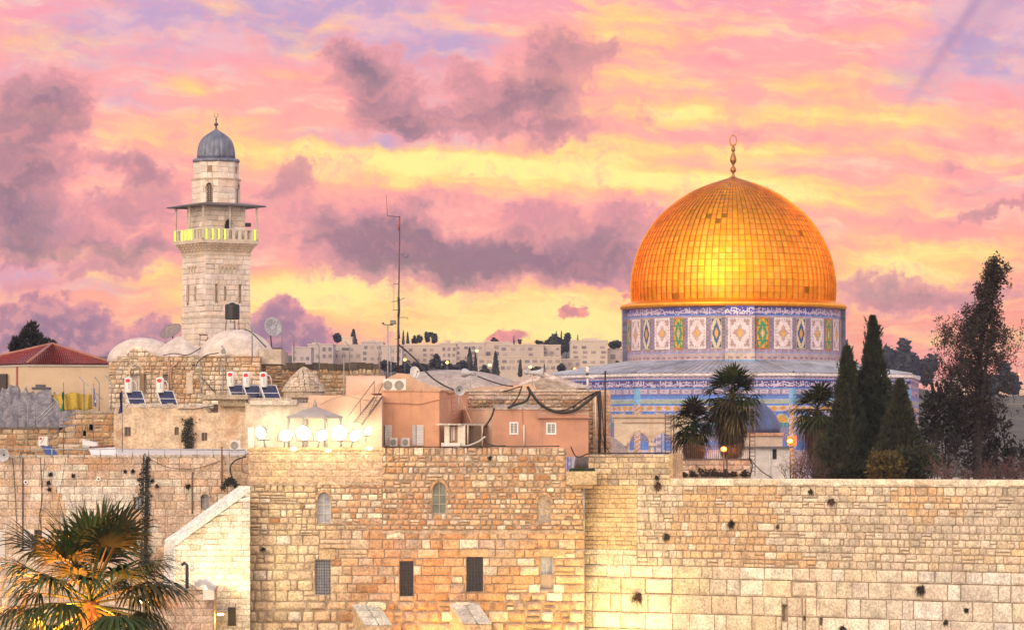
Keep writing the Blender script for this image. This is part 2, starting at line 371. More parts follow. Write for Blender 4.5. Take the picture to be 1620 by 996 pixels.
# ---------------------------------------------------------------- masonry: every stone is a bulged block
def rsub(r, o):
    u0, u1, z0, z1 = r; a0, a1, b0, b1 = o
    if a1 <= u0 or a0 >= u1 or b1 <= z0 or b0 >= z1: return [r]
    out = []
    if a0 > u0: out.append((u0, a0, z0, z1))
    if a1 < u1: out.append((a1, u1, z0, z1))
    m0, m1 = max(u0, a0), min(u1, a1)
    if b0 > z0: out.append((m0, m1, z0, b0))
    if b1 < z1: out.append((m0, m1, b1, z1))
    return out
def rsubs(rs, ops):
    for o in ops: rs = [q for r in rs for q in rsub(r, o)]
    return rs
def jit(c, a, rng=R):
    k = 1+rng.uniform(-a, a)
    return (min(c[0]*k*(1+rng.uniform(-a,a)*.25), .9), min(c[1]*k, .88), min(c[2]*k*(1+rng.uniform(-a,a)*.35), .85))
def masonry(mb, O, U, u0, u1, z0, z1, ch, sw, pal, ops=(), rub=.0, proud=.05, gap=.018, top=None, rng=None, rows=None, vis=1.0):
    rng = rng or R
    O = Vector((O[0], O[1], 0)); N = Vector((U.y, -U.x, 0)); Z = Vector((0,0,1))
    z = z0; row = 0
    while z < z1-.03:
        h = rng.uniform(*ch)
        if z1-z < 1.45*h: h = z1-z
        u = u0-rng.uniform(0, .3)*sw[1]
        kr = rng.uniform(.85, 1.1)
        while u < u1-.02:
            w = rng.uniform(*sw)*kr
            if rng.random() < .12: w *= 1.6
            if u1-(u+w) < sw[0]*.6: w = u1-u
            a, b = max(u, u0), min(u+w, u1); u += w
            zz0, zz1 = z, z+h
            if rub > .05 and rng.random() < .16*min(1, rub*8) and h > .3:   # a course split in two here
                zm = z+h*rng.uniform(.4, .6); cells = [(a,b,zz0,zm),(a,b,zm,zz1)]
            else: cells = [(a,b,zz0,zz1)]
            for (a_, b_, c_, d_) in rsubs(cells, ops):
                if b_-a_ < .07 or d_-c_ < .06: continue
                col = pal(.5*(a_+b_), .5*(c_+d_), rng) if callable(pal) else jit(rng.choice(pal), .16, rng)
                j = lambda: rng.uniform(-1, 1)*rub
                hw, hh = b_-a_, d_-c_; g = gap*rng.uniform(.6, 1.6)*(1 if rng.random() > .06 else 2.2)
                cs = [[a_+g+j()*hw*.25, c_+g+j()*hh*.25],[b_-g+j()*hw*.25, c_+g+j()*hh*.25],[b_-g+j()*hw*.25, d_-g+j()*hh*.25],[a_+g+j()*hw*.25, d_-g+j()*hh*.25]]
                if top:
                    if all(top(q[0]) <= c_+.03 for q in cs): continue
                    for q in cs: q[1] = max(min(q[1], top(q[0])), c_)
                pr = proud*rng.uniform(.35, 1.25); cen = [sum(q[0] for q in cs)/4, sum(q[1] for q in cs)/4]
                c = min(.10, .16*min(hw, hh))*(1+rub*3)
                def pt(q, n): return O+U*q[0]+N*n+Z*q[1]
                if rub > .075:      # rounded field stone: corners knocked off
                    out = []
                    for k in range(4):
                        p_, q_, n_ = cs[k-1], cs[k], cs[(k+1)%4]; t0, t1 = rng.uniform(.06,.20), rng.uniform(.06,.20)
                        out += [[q_[0]+(p_[0]-q_[0])*t0, q_[1]+(p_[1]-q_[1])*t0], [q_[0]+(n_[0]-q_[0])*t1, q_[1]+(n_[1]-q_[1])*t1]]
                else: out = cs
                m = len(out); k_in = 1-min(.5, 2.1*c/min(hw, hh))
                ins = [[cen[0]+(q[0]-cen[0])*k_in, cen[1]+(q[1]-cen[1])*k_in] for q in out]
                vs = [pt(q, -.06) for q in out]+[pt(q, pr*.30) for q in out]+[pt(q, pr*rng.uniform(.85,1.15)) for q in ins]+[pt(cen, pr*1.15)]
                fs = []
                for k in range(m):
                    k2 = (k+1)%m; fs += [(k,k2,m+k2,m+k),(m+k,m+k2,2*m+k2,2*m+k),(2*m+k,2*m+k2,3*m)]
                mb.add(vs, fs, col)
        z += h; row += 1
def backing(mb, O, U, u0, u1, z0, z1, ops=(), dep=.6, n=-.045):
    O = Vector((O[0], O[1], 0))
    for (a, b, c, d) in rsubs([(u0,u1,z0,z1)], ops): mb.obox(O, U, a, b, n-dep, n, c, d)
UX = Vector((1,0,0))
def patch(seed):
    """smooth 2-D value noise, for regions of different stone"""
    rr = random.Random(seed); T = {}
    def h(i, j):
        if (i,j) not in T: T[(i,j)] = random.Random(seed*7919+i*131+j*65537).random()
        return T[(i,j)]
    def f(x, y):
        i, j = math.floor(x), math.floor(y); a, b = x-i, y-j; a = a*a*(3-2*a); b = b*b*(3-2*b)
        return (h(i,j)*(1-a)+h(i+1,j)*a)*(1-b)+(h(i,j+1)*(1-a)+h(i+1,j+1)*a)*b
    return f

# ================================================================ ground and hills
m_ground = M('dusty_ground', (.16,.13,.10), .95, var=.3, vs=.05, fine=.2, fs=1.5)
m_paving = M('plaza_paving', (.36,.31,.25), .9, var=.2, vs=.3, fine=.1, fs=2)
m_hill = M('scrub_hillside', (.060,.065,.045), .95, var=.5, vs=.012, fine=.35, fs=.08, stain=(.20,.17,.12), st_s=.012, st_t=(.52,.7), st_a=.6)
g_ = MB(); g_.add([(-2500,-300,0),(2500,-300,0),(2500,3000,0),(-2500,3000,0)], [(0,1,2,3)])
tag(g_.build('ground', m_ground), kind='structure')
g_ = MB(); g_.add([(-60,20,.004),(60,20,.004),(60,231,.004),(-60,231,.004)], [(0,1,2,3)])
tag(g_.build('plaza_paving', m_paving), kind='structure')
# raised esplanade behind the great wall
g_ = MB(); g_.prism([(6,232.5),(130,206),(130,470),(-30,470),(-30,300),(6,300)], 0.01, 17.3)
tag(g_.build('esplanade', m_paving), kind='structure')
def hill_z(x, y):
    pts = [(430,0),(600,10),(900,34),(1250,50),(1600,62),(1900,70),(2200,60),(2800,0)]
    for (a, za), (b, zb) in zip(pts, pts[1:]):
        if a <= y <= b: z = za+(zb-za)*(y-a)/(b-a); break
    else: z = 0
    k = 1.0
    px = 810+F*x/y
    k -= .28*min(max((px-1310)/130, 0), 1)
    return max(z*k+2.2*sin(x*.011+y*.004)+1.4*sin(x*.031-y*.013), -1)
hb = MB(); hb.sm = True; nx, ny = 90, 60; hv = []; hf = []
for j in range(ny+1):
    y = 430+(2800-430)*j/ny
    for i in range(nx+1):
        x = -900+1800*i/nx; hv.append((x, y, hill_z(x, y)))
for j in range(ny):
    for i in range(nx): a = j*(nx+1)+i; hf.append((a, a+1, a+nx+2, a+nx+1))
hb.add(hv, hf); tag(hb.build('hill', m_hill, origin=(0,1600,0)), kind='structure')

# ================================================================ the great wall of limestone blocks
WO = Vector((XW(925,231.5), 231.5, 0)); WE = Vector((XW(1720,212), 212, 0)); WU = (WE-WO).normalized(); WL = (WE-WO).length
def wu(px):
    k = (px-810)/F; return (k*WO.y-WO.x)/(WU.x-k*WU.y)
def wz(px, py): return ZW(py, WO.y+WU.y*wu(px))
def wp(px, py, n=0.0):
    u = wu(px); return WO+WU*u+Vector((WU.y,-WU.x,0))*n+Vector((0,0,wz(px,py)))
rw = random.Random(5)
n1, n2, n3 = patch(3), patch(8), patch(21)
ZT = 18.62; ZB = wz(1250, 898); ZM = wz(1250, 862)
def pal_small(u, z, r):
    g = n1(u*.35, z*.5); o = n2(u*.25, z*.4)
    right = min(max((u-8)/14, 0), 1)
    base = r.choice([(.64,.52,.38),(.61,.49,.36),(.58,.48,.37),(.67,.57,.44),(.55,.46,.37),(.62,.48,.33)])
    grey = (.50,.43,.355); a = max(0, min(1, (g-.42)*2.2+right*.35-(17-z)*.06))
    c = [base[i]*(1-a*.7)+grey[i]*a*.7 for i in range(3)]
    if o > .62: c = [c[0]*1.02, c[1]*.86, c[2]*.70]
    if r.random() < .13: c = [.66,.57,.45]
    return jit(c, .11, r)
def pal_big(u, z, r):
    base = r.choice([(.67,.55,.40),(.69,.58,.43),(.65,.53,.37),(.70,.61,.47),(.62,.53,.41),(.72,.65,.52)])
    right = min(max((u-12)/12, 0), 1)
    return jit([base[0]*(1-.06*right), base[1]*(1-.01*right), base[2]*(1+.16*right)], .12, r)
def pal_warm(u, z, r):
    a = n2(u*.6, z*.5)
    return jit((.62-.05*a,.46-.08*a,.28-.08*a), .10, r)
ww = thing('ashlar_wall', 'great cream limestone wall of huge blocks below and small stones above, right half', 'wall', (WO.x, WO.y, 0))
w = MB()
holes = [(wu(a), wu(b), wz(a,d), wz(a,c)) for a,b,c,d in [(1237,1246,956,982),(1296,1301,976,988),(1270,1275,974,981)]]
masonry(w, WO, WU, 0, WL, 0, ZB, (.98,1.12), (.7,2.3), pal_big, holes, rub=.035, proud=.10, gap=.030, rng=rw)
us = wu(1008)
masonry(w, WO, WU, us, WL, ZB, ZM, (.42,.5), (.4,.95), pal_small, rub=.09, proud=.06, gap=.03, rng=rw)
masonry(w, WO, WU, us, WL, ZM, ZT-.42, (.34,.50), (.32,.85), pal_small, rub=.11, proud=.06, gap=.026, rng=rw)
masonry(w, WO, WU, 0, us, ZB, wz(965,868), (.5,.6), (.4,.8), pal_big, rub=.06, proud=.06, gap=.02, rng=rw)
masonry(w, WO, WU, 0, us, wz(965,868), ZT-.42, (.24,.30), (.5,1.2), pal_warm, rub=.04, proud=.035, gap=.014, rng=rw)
w.build('stonework', m_stone, ww)
w = MB(); backing(w, WO, WU, 0, WL, 0, ZT-.42, holes, 1.4)
for h in holes: w.obox(WO, WU, h[0], h[1], -.5, -.35, h[2], h[3], (.3,.25,.2))
w.build('wall_core', m_mortar, ww)
w = MB(); masonry(w, WO, WU, wu(1062), WL, ZT-.40, ZT, (.40,.40), (1.0,1.9), [(.72,.62,.48),(.70,.58,.44),(.74,.66,.53)], rub=.012, proud=.16, gap=.010, rng=rw)
w.obox(WO, WU, wu(1062), WL, -1.5, .06, ZT-.41, ZT+.01, (.72,.63,.50))
w.build('coping', m_stone, ww)
# raised parapet over the corner
pu0, pu1 = wu(931), wu(1060); pz = wz(1000, 718)
w = MB(); masonry(w, WO, WU, pu0, pu1, ZT-.42, pz, (.30,.38), (.35,.9), [(.52,.40,.27),(.48,.38,.28),(.58,.48,.34),(.44,.35,.27)], rub=.05, proud=.05, rng=rw)
backing(w, WO, WU, pu0, pu1, ZT-.42, pz-.02, (), .7)
w.obox(WO, WU, pu1-.02, pu1+.25, -1.0, .05, ZT-.42, pz+.05, (.50,.35,.22))
w.build('corner_parapet', m_stone, ww)

# ================================================================ the rough stone building in the middle
BD = 230.0; BO = Vector((XW(395,BD), BD, 0))
def bu(px): return (px-395)/F*BD
def bz(py): return ZW(py, BD)
rb = random.Random(9)
n4, n5, n6 = patch(31), patch(44), patch(57)
def pal_mid(u, z, r):
    a = n4(u*.35, z*.45); b = n5(u*.8, z*.8); l = min(max((7-u)/4, 0), 1)
    base = r.choice([(.53,.34,.205),(.56,.375,.23),(.50,.33,.21),(.59,.43,.29),(.52,.31,.17),(.48,.35,.25),(.62,.49,.36)])
    c = list(base)
    if b > .70: c = [.55,.31,.165]
    if a > .6: c = [c[0]*.92, c[1]*.98, c[2]*1.12]
    if l: c = [c[0]*(1-l)+.57*l, c[1]*(1-l)+.44*l, c[2]*(1-l)+.30*l]
    if r.random() < .08: c = [.66,.58,.48]
    if r.random() < .05: c = [.42,.23,.12]
    return jit(c, .12, r)
mid = thing('stone_building', 'rough tan stone building with arched and barred windows, left of the great wall corner', 'building', (BO.x, BO.y, 0))
arch = [(502,523,778,827),(684,706,762,812),(850,871,782,826)]
rect = [(499,523,885,940),(632,654,887,942),(738,764,880,935),(855,875,880,932)]
ops = [(bu(a),bu(b),bz(d),bz(c)) for a,b,c,d in arch+rect]
T_l = lambda u: bz(766)
w = MB()
WB = bu(925)
masonry(w, BO, UX, 0, WB, 0, bz(950), (.62,.85), (.5,1.4), lambda u,z,r: jit([min(q*1.02,.8) for q in pal_mid(u,z,r)], .1, r), ops, rub=.11, proud=.20, gap=.05, rng=rb)
masonry(w, BO, UX, 0, bu(505), bz(950), bz(838), (.40,.64), (.36,.95), pal_mid, ops, rub=.12, proud=.10, gap=.03, rng=rb)
masonry(w, BO, UX, bu(505), WB, bz(950), bz(838), (.46,.62), (.5,1.3), pal_mid, ops, rub=.06, proud=.09, gap=.028, rng=rb)
masonry(w, BO, UX, 0, bu(500), bz(838), bz(764), (.32,.52), (.32,.8), pal_mid, ops, rub=.12, proud=.09, gap=.03, rng=rb)
masonry(w, BO, UX, bu(500), bu(605), bz(838), bz(764), (.30,.46), (.3,.75), pal_mid, ops, rub=.14, proud=.08, gap=.03, rng=rb)
masonry(w, BO, UX, bu(605), WB, bz(838), bz(707), (.27,.42), (.26,.66), pal_mid, ops+[(bu(896), WB+1, bz(748), bz(700))], rub=.17, proud=.10, gap=.035, rng=rb)
w.build('stonework', m_stone, mid)
w = MB(); backing(w, BO, UX, 0, WB, 0, bz(764), ops, .8); backing(w, BO, UX, bu(605), bu(896), bz(764), bz(709), ops, .8); backing(w, BO, UX, bu(896), WB, bz(764), bz(748), [], .8)
w.build('wall_core', m_mortar, mid)
# smoother plastered parapet, top left
w = MB(); masonry(w, BO, UX, bu(393), bu(606), bz(764), bz(712), (.38,.5), (.6,1.3), lambda u,z,r: jit((.52-.06*n4(u*.7,z),.38-.06*n4(u*.7,z),.24), .07, r), rub=.02, proud=.05, gap=.010, rng=rb)
backing(w, BO, UX, bu(393), bu(606), bz(764), bz(712), (), 1.2, n=.012)
w.obox(BO, UX, bu(392), bu(607), -1.0, .10, bz(712), bz(707), (.46,.33,.2)); w.build('plaster_parapet', m_stone, mid)
for (a, b, c, d, pr) in [(605,925,838,844,.10),(395,606,763,767,.12)]:
    w = MB()
    for k in range(a, b, 18): w.obox(BO, UX, bu(k), bu(min(k+18,b)), -.05, pr*rb.uniform(.7,1.15), bz(d+rb.uniform(-1,1)), bz(c+rb.uniform(-1,1)), jit((.42,.33,.25),.12,rb))
    w.build('string_course', m_stone, mid)
for (x0, x1, y0, y1) in [(728,772,868,880),(845,895,868,879),(505,530,868,884)]:
    w = MB(); w.obox(BO, UX, bu(x0), bu(x1), -.05, .12, bz(y1), bz(y0), jit((.50,.37,.22),.1,rb)); w.build('lintel', m_stone, mid)

def arch_pts(w, h, n=8, point=.0):
    """half-round or slightly pointed arch outline, from left springing to right springing, in (u, z)"""
    r = w/2; out = []
    for i in range(n+1):
        a = pi-pi*i/n; out.append((r+r*cos(a), h-r*(1+point)+r*(1+point)*sin(a)))
    return out
def arched_window(par, O, U, u0, u1, z0, z1, point=.25, depth=.28, frame=m_white, grid=(2,3), pane=m_glass, blind=None, fcol=(.5,.5,.5), stone=(.45,.29,.17)):
    """fills a rectangular opening with stone spandrels round a pointed arch, a frame and its pane"""
    N = Vector((U.y,-U.x,0)); O = Vector((O[0],O[1],0)); W_ = u1-u0; H = z1-z0; Z = Vector((0,0,1))
    ap = arch_pts(W_, H, 10, point)
    pt = lambda u, z, n: O+U*(u0+u)+Z*(z0+z)+N*n
    win = MB()
    for sgn in (0, 1):
        half = [p for p in ap if (p[0] <= W_/2+1e-6) == (sgn == 0) or abs(p[0]-W_/2) < 1e-6]
        edge = 0 if sgn == 0 else W_; 
        half = sorted(half, key=lambda p: p[0] if sgn == 0 else -p[0])
        for (a, b) in zip(half, half[1:]):
            q = [(a[0],a[1]),(b[0],b[1]),(b[0],H+.01),(a[0],H+.01)]
            if sgn: q.reverse()
            vs = [pt(x,z,.03) for x,z in q]+[pt(x,z,-depth) for x,z in q]
            win.add(vs, [(0,1,2,3),(4,7,6,5),(0,4,5,1),(1,5,6,2),(2,6,7,3),(3,7,4,0)], stone)
    # voussoir ring
    for i in range(len(ap)-1):
        a, b = ap[i], ap[i+1]; cx, cz = W_/2, H-W_/2*(1+point)
        ex = lambda p, k: (cx+(p[0]-cx)*k, cz+(p[1]-cz)*k)
        q = [a, b, ex(b,1.32), ex(a,1.32)]; q.reverse()
        vs = [pt(x,z,.09) for x,z in q]+[pt(x,z,.0) for x,z in q]
        win.add(vs, [(0,1,2,3),(4,7,6,5),(0,4,5,1),(1,5,6,2),(2,6,7,3),(3,7,4,0)], jit(stone,.14))
    wo = win.build('window', m_stone, par)
    if blind: 
        b = MB(); b.obox(O, U, u0, u1, -depth-.1, -depth*.6, z0, z1-.1, blind); b.build('niche_back', m_stone, wo); return wo
    f = MB(); t = .045
    f.obox(O, U, u0, u0+t, -depth*.75, -depth*.5, z0, z1-W_*.4, fcol); f.obox(O, U, u1-t, u1, -depth*.75, -depth*.5, z0, z1-W_*.4, fcol)
    for i in range(1, grid[0]): uu = u0+W_*i/grid[0]; f.obox(O, U, uu-t/2, uu+t/2, -depth*.75, -depth*.5, z0, z1, fcol)
    for i in range(grid[1]): zz = z0+H*.72*(i+.02)/(grid[1]-.5); f.obox(O, U, u0, u1, -depth*.72, -depth*.52, zz, zz+t, fcol)
    f.build('frame', m_paint, wo)
    p = MB(); p.obox(O, U, u0, u1, -depth-.06, -depth*.8, z0, z1); p.build('pane', pane, wo)
    return wo
def barred_window(par, O, U, u0, u1, z0, z1, depth=.3, bars=(5,9), pane=m_glass, fcol=(.06,.055,.06), panec=None, frame_t=.05, bn=-.02, br=.013):
    N = Vector((U.y,-U.x,0)); O = Vector((O[0],O[1],0)); Z = Vector((0,0,1))
    f = MB(); t = frame_t
    f.obox(O,U,u0,u0+t,-depth,-depth+.08,z0,z1,fcol); f.obox(O,U,u1-t,u1,-depth,-depth+.08,z0,z1,fcol)
    f.obox(O,U,u0+t,u1-t,-depth,-depth+.08,z0,z0+t,fcol); f.obox(O,U,u0+t,u1-t,-depth,-depth+.08,z1-t,z1,fcol)
    f.obox(O,U,(u0+u1)/2-t/2,(u0+u1)/2+t/2,-depth,-depth+.06,z0+t,z1-t,fcol)
    wo = f.build('window', m_paint, par)
    p = MB(); p.obox(O,U,u0,u1,-depth-.1,-depth-.01,z0,z1); p.build('pane', pane, wo)
    if bars:
        b = MB()
        for i in range(bars[0]): uu = u0+(u1-u0)*(i+.5)/bars[0]; b.obox(O,U,uu-br,uu+br,bn-br,bn+br,z0,z1,(.03,.03,.035))
        for i in range(bars[1]): zz = z0+(z1-z0)*(i+.5)/bars[1]; b.obox(O,U,u0,u1,bn-br*2.4,bn-br*1.2,zz-br,zz+br,(.03,.03,.035))
        b.build('grille', m_paint, wo)
    return wo
m_pane_sky = M('painted_sky_reflection_pane', (.30,.32,.40), .25, var=.35, vs=2, spec=.8)  # reflected sky put into the pale blue-grey base colour
m_pane_green = M('dusty_green_pane', (.16,.18,.15), .25, var=.35, vs=2, spec=.7)
m_pane_dark = M('dark_pane', (.02,.02,.025), .15, var=.2, spec=.7)
for i, (a,b,c,d) in enumerate(arch):
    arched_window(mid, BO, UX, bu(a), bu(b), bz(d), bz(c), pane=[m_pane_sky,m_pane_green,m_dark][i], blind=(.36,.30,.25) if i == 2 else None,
                  fcol=[(.5,.47,.46),(.34,.33,.28),(0,0,0)][i], grid=(2,3))
for i, (a,b,c,d) in enumerate(rect):
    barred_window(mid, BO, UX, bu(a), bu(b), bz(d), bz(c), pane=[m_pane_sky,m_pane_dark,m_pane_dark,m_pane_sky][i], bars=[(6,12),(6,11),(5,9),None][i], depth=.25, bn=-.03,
                  fcol=[(.35,.33,.34),(.05,.05,.055),(.05,.05,.055),(.40,.38,.36)][i])
w = MB()   # boarded lower half of the last window
w.obox(BO, UX, bu(855)+.05, bu(875)-.05, -.20, -.14, bz(930), bz(908), (.34,.26,.20)); w.build('window_board', m_paint, mid)
# battered buttresses
for nm, (xa, xb, yt, yf, lab) in enumerate([(557,598,957,989,0),(711,755,955,987,1)]):
    w = MB(); x0, x1 = XW(xa,BD), XW(xb,BD); sh = .9; fD = BD-1.7; zt, zf = bz(yt), ZW(yf, fD)
    k = F/fD; fx0 = (xa+22-810)/F*fD; fx1 = (xb+22-810)/F*fD
    v = [(x0,BD,0),(x1,BD,0),(fx1,fD,0),(fx0,fD,0),(x0,BD,zt),(x1,BD,zt),(fx1,fD,zf),(fx0,fD,zf)]
    w.add(v, [(3,2,6,7),(2,1,5,6),(0,3,7,4),(0,1,2,3)], (.50,.38,.25)); w.build('buttress', m_stone, mid)
    w = MB()
    for i in range(3):
        for j in range(2):
            def q(s, t, e=0): 
                xl = x0+(fx0-x0)*t; xr = x1+(fx1-x1)*t; return Vector((xl+(xr-xl)*s, BD+(fD-BD)*t, zt+(zf-zt)*t+e+.01))
            t0, t1, s0, s1 = i/3+.01, (i+1)/3-.01, j/2-.03, (j+1)/2+.01
            v = [q(s0,t0),q(s1,t0),q(s1,t1),q(s0,t1),q(s0,t0,.10),q(s1,t0,.10),q(s1,t1,.10),q(s0,t1,.10)]
            w.add(v, [(4,7,6,5),(0,1,5,4),(1,2,6,5),(2,3,7,6),(3,0,4,7)], jit((.50,.49,.47),.1))
    w.build('buttress_cap', m_stone, mid)
# ledge at the corner of the great wall
w = MB(); w.obox(BO, UX, bu(896), bu(944), -.6, .35, bz(766), bz(745), (.55,.42,.27)); w.obox(BO, UX, bu(905), bu(938), -.6, .2, bz(772), bz(766), (.40,.26,.14)); w.build('corner_ledge', m_stone, mid)
w = MB(); w.tube([P(924,770,BD-.12), P(924,838,BD-.12)], .05, 8); w.build('drain_pipe', m_galv, mid)

# ================================================================ stair wall leaning on the building
SD = 228.0
rs = random.Random(4)
SO = Vector((XW(276,SD), SD, 0))
def su(px): return (px-276)/F*SD
def sz(py): return ZW(py, SD)
slope = lambda u: sz(862)+(sz(776)-sz(862))*u/su(395)
stw = thing('sloping_wall', 'pale stone flank wall with a long white sloping coping, left of the rough building', 'wall', (SO.x, SO.y, 0))
w = MB(); sops = [(su(361), su(373), sz(989), sz(960))]
def pal_st(u, z, r):
    return jit(r.choice([(.66,.60,.52),(.62,.55,.46),(.68,.63,.56),(.64,.53,.40),(.60,.55,.48)]), .10, r)
masonry(w, SO, UX, 0, su(396), 0, sz(776), (.30,.40), (.5,1.0), pal_st, sops, rub=.03, proud=.035, gap=.012, top=slope, rng=rs)
w.build('stonework', m_stone, stw)
w = MB(); 
sk = Vector((-.72, 1.6, 0))
fp = [(SO.x, SO.y+.02), (XW(396,SD), SO.y+.02), (XW(396,SD)+sk.x, SO.y+sk.y), (SO.x+sk.x, SO.y+sk.y)]
# wall body below the coping, with the little barred opening left dark by a recess
w.prism(fp, 0, lambda x, y: slope(x-SO.x-(sk.x*(y-SO.y)/sk.y))-.03); w.build('wall_core', m_mortar, stw)
w = MB(); n = 13
for i in range(n):
    a, b = su(395)*i/n+.01, su(395)*(i+1)/n-.01
    for h0, h1, ov in ((-.02,.30,.10),):
        q = []
        for hh in (h0, h1):
            for (u, f) in ((a,-ov),(b,-ov),(b,1),(a,1)):
                base = Vector((SO.x+u, SO.y, slope(u)+hh+rs.uniform(-.012,.012)))
                q.append(base+(sk*f if f > 0 else Vector((.04,-.12,0))))
        w.add(q, [(0,3,2,1),(4,5,6,7),(0,1,5,4),(1,2,6,5),(2,3,7,6),(3,0,4,7)], jit((.74,.72,.70),.08,rs))
w.build('coping', m_stone, stw)
w = MB()
for i in range(8):
    z1 = slope(0)-.02-i*.62; q = [(SO.x-.02,SO.y-.04),(SO.x+.03,SO.y-.04),(SO.x+.03+sk.x,SO.y+sk.y),(SO.x+sk.x-.05,SO.y+sk.y)]
    w.prism(q, z1-.60, z1, jit((.74,.72,.70),.07,rs))
w.build('quoin', m_stone, stw)
w = MB(); w.obox(SO, UX, su(361), su(373), -.01, .02, sz(989), sz(960), (.02,.02,.02));  # flat near-black plate paints the shade inside the opening
for k in (364,367,370): w.obox(SO, UX, su(k)-.012, su(k)+.012, .03, .06, sz(989), sz(960), (.05,.04,.04))
w.build('barred_opening', m_paint, stw)
# low block in front of it
lb = thing('low_stone_block', 'low pinkish stone block at the foot of the sloping wall, carrying floodlights', 'wall', (XW(300,224), 224, 0))
w = MB(); masonry(w, (XW(240,224),224,0), UX, 0, px2m(97,224), 0, ZW(931,224), (.36,.46), (.6,1.3), [(.50,.36,.28),(.54,.40,.31),(.48,.36,.30)], rub=.03, proud=.04, gap=.014, rng=rs)
w.obox(Vector((XW(240,224),224,0)), UX, -.05, px2m(98,224), -2.5, -.012, 0, ZW(932,224)); w.obox(Vector((XW(240,224),224,0)), UX, -.05, px2m(100,224), -2.5, .12, ZW(932,224), ZW(927,224), (.52,.42,.36))
w.build('stonework', m_stone, lb)

# ================================================================ long left wall
LD = 243.0; LO = Vector((XW(-40,LD), LD, 0))
def lu(px): return (px+40)/F*LD
def lz(py): return ZW(py, LD)
rl = random.Random(14)
n7, n8 = patch(71), patch(83)
def pal_left(u, z, r):
    px = u*F/LD-40; py = 720-(z-ZC)*F/LD
    base = r.choice([(.58,.44,.35),(.61,.48,.40),(.54,.41,.33),(.64,.53,.44),(.58,.42,.31)])
    c = list(base); k = n7(u*.5, z*.6)
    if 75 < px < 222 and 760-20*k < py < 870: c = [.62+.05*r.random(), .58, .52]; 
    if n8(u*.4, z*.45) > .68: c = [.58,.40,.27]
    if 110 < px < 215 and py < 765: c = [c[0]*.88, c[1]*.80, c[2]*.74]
    if r.random() < .06: c = [.62,.56,.48]
    return jit(c, .11, r)
lop_px = [(318,331,780,806),(184,215,822,846),(55,66,838,876),(212,224,786,806)]
lops = [(lu(a),lu(b),lz(d),lz(c)) for a,b,c,d in lop_px]
lw = thing('long_stone_wall', 'long pinkish coursed stone house wall under the railed terrace, left edge', 'building', (XW(180,LD), LD, 0))
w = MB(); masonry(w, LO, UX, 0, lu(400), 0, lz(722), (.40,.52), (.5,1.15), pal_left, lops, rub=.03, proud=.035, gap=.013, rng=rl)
w.build('stonework', m_stone, lw)
w = MB(); backing(w, LO, UX, 0, lu(400), 0, lz(722), lops, .8); w.build('wall_core', m_mortar, lw)
w = MB()
for k in range(-40, 400, 26): w.obox(LO, UX, lu(k), lu(k+26)-.01, -.8, .08*rl.uniform(.6,1.2), lz(723), lz(719)+rl.uniform(-.02,.02), jit((.50,.44,.38),.12,rl))
w.build('coping', m_stone, lw)
a,b,c,d = lop_px[0]; arched_window(lw, LO, UX, lu(a), lu(b), lz(d), lz(c), point=.1, stone=(.55,.42,.30), blind=(.30,.29,.31))
a,b,c,d = lop_px[1]; barred_window(lw, LO, UX, lu(a), lu(b), lz(d), lz(c), bars=(8,2), br=.022, pane=m_pane_dark)
a,b,c,d = lop_px[2]; barred_window(lw, LO, UX, lu(a), lu(b), lz(d), lz(c), bars=(4,5), br=.016, pane=m_pane_dark)
a,b,c,d = lop_px[3]; barred_window(lw, LO, UX, lu(a), lu(b), lz(d), lz(c), bars=None, pane=m_pane_sky)
for (x0,x1,y0,y1) in [(38,54,837,876),(-12,8,838,896),(67,80,838,862)]:
    w = MB(); w.obox(LO, UX, lu(x0), lu(x1), .045, .10, lz(y1), lz(y0), (.66,.62,.60))
    for k in range(int((y1-y0)/4)): w.obox(LO, UX, lu(x0)+.06, lu(x1)-.06, .10, .115, lz(y0+4*k+3.2), lz(y0+4*k+1.2), (.55,.52,.52))
    w.build('shutter', m_paint, lw)
for x, y in [(41,762),(156,757)]:   # round white fittings on the wall
    w = MB(); c0 = Vector((XW(x,LD), LD-.05, lz(y))); w.sm = False
    ring = [c0+Vector((.15*cos(k*pi/8), 0, .15*sin(k*pi/8))) for k in range(16)]
    w.add(ring+[p+Vector((0,-.06,0)) for p in ring], [tuple(range(31,15,-1))]+[(i,(i+1)%16,16+(i+1)%16,16+i) for i in range(16)], (.7,.7,.7))
    w.ellipsoid(c0+Vector((.0,-.09,0)), (.06,.05,.06), 8, 5, (.05,.05,.05)); w.build('wall_fitting', m_paint, lw)

# ================================================================ minaret
m_minstone = M('minaret_limestone', None, .9, var=.14, vs=1.2, fine=.12, fs=8, stain=(.36,.24,.15), st_s=.7, st_t=(.56,.78), st_a=.5, bump=.35)
MD = 300.0; MS = MD/F
def mz(py): return ZW(py, MD)
mc = Vector((XW(342, MD+1.0), MD+1.0, 0)); MR = radians(32)
rm = random.Random(77)
mn = thing('minaret', 'tall square stone minaret with balcony and ribbed grey lead dome', 'minaret', (mc.x, mc.y, mz(560)))
def sq(h, ang=MR): return [(mc.x+h*(cos(ang)*a-sin(ang)*b), mc.y+h*(sin(ang)*a+cos(ang)*b)) for a, b in ((-1,-1),(1,-1),(1,1),(-1,1))]
FACES = []
def face_frame(h, i):
    p = sq(h); a = Vector((*p[i], 0)); b = Vector((*p[(i+1)%4], 0)); return a, (b-a).normalized(), (b-a).length
def pal_min(u, z, r): return jit(r.choice([(.69,.60,.55),(.66,.56,.50),(.71,.63,.58),(.67,.54,.47),(.62,.54,.51)]), .09, r)
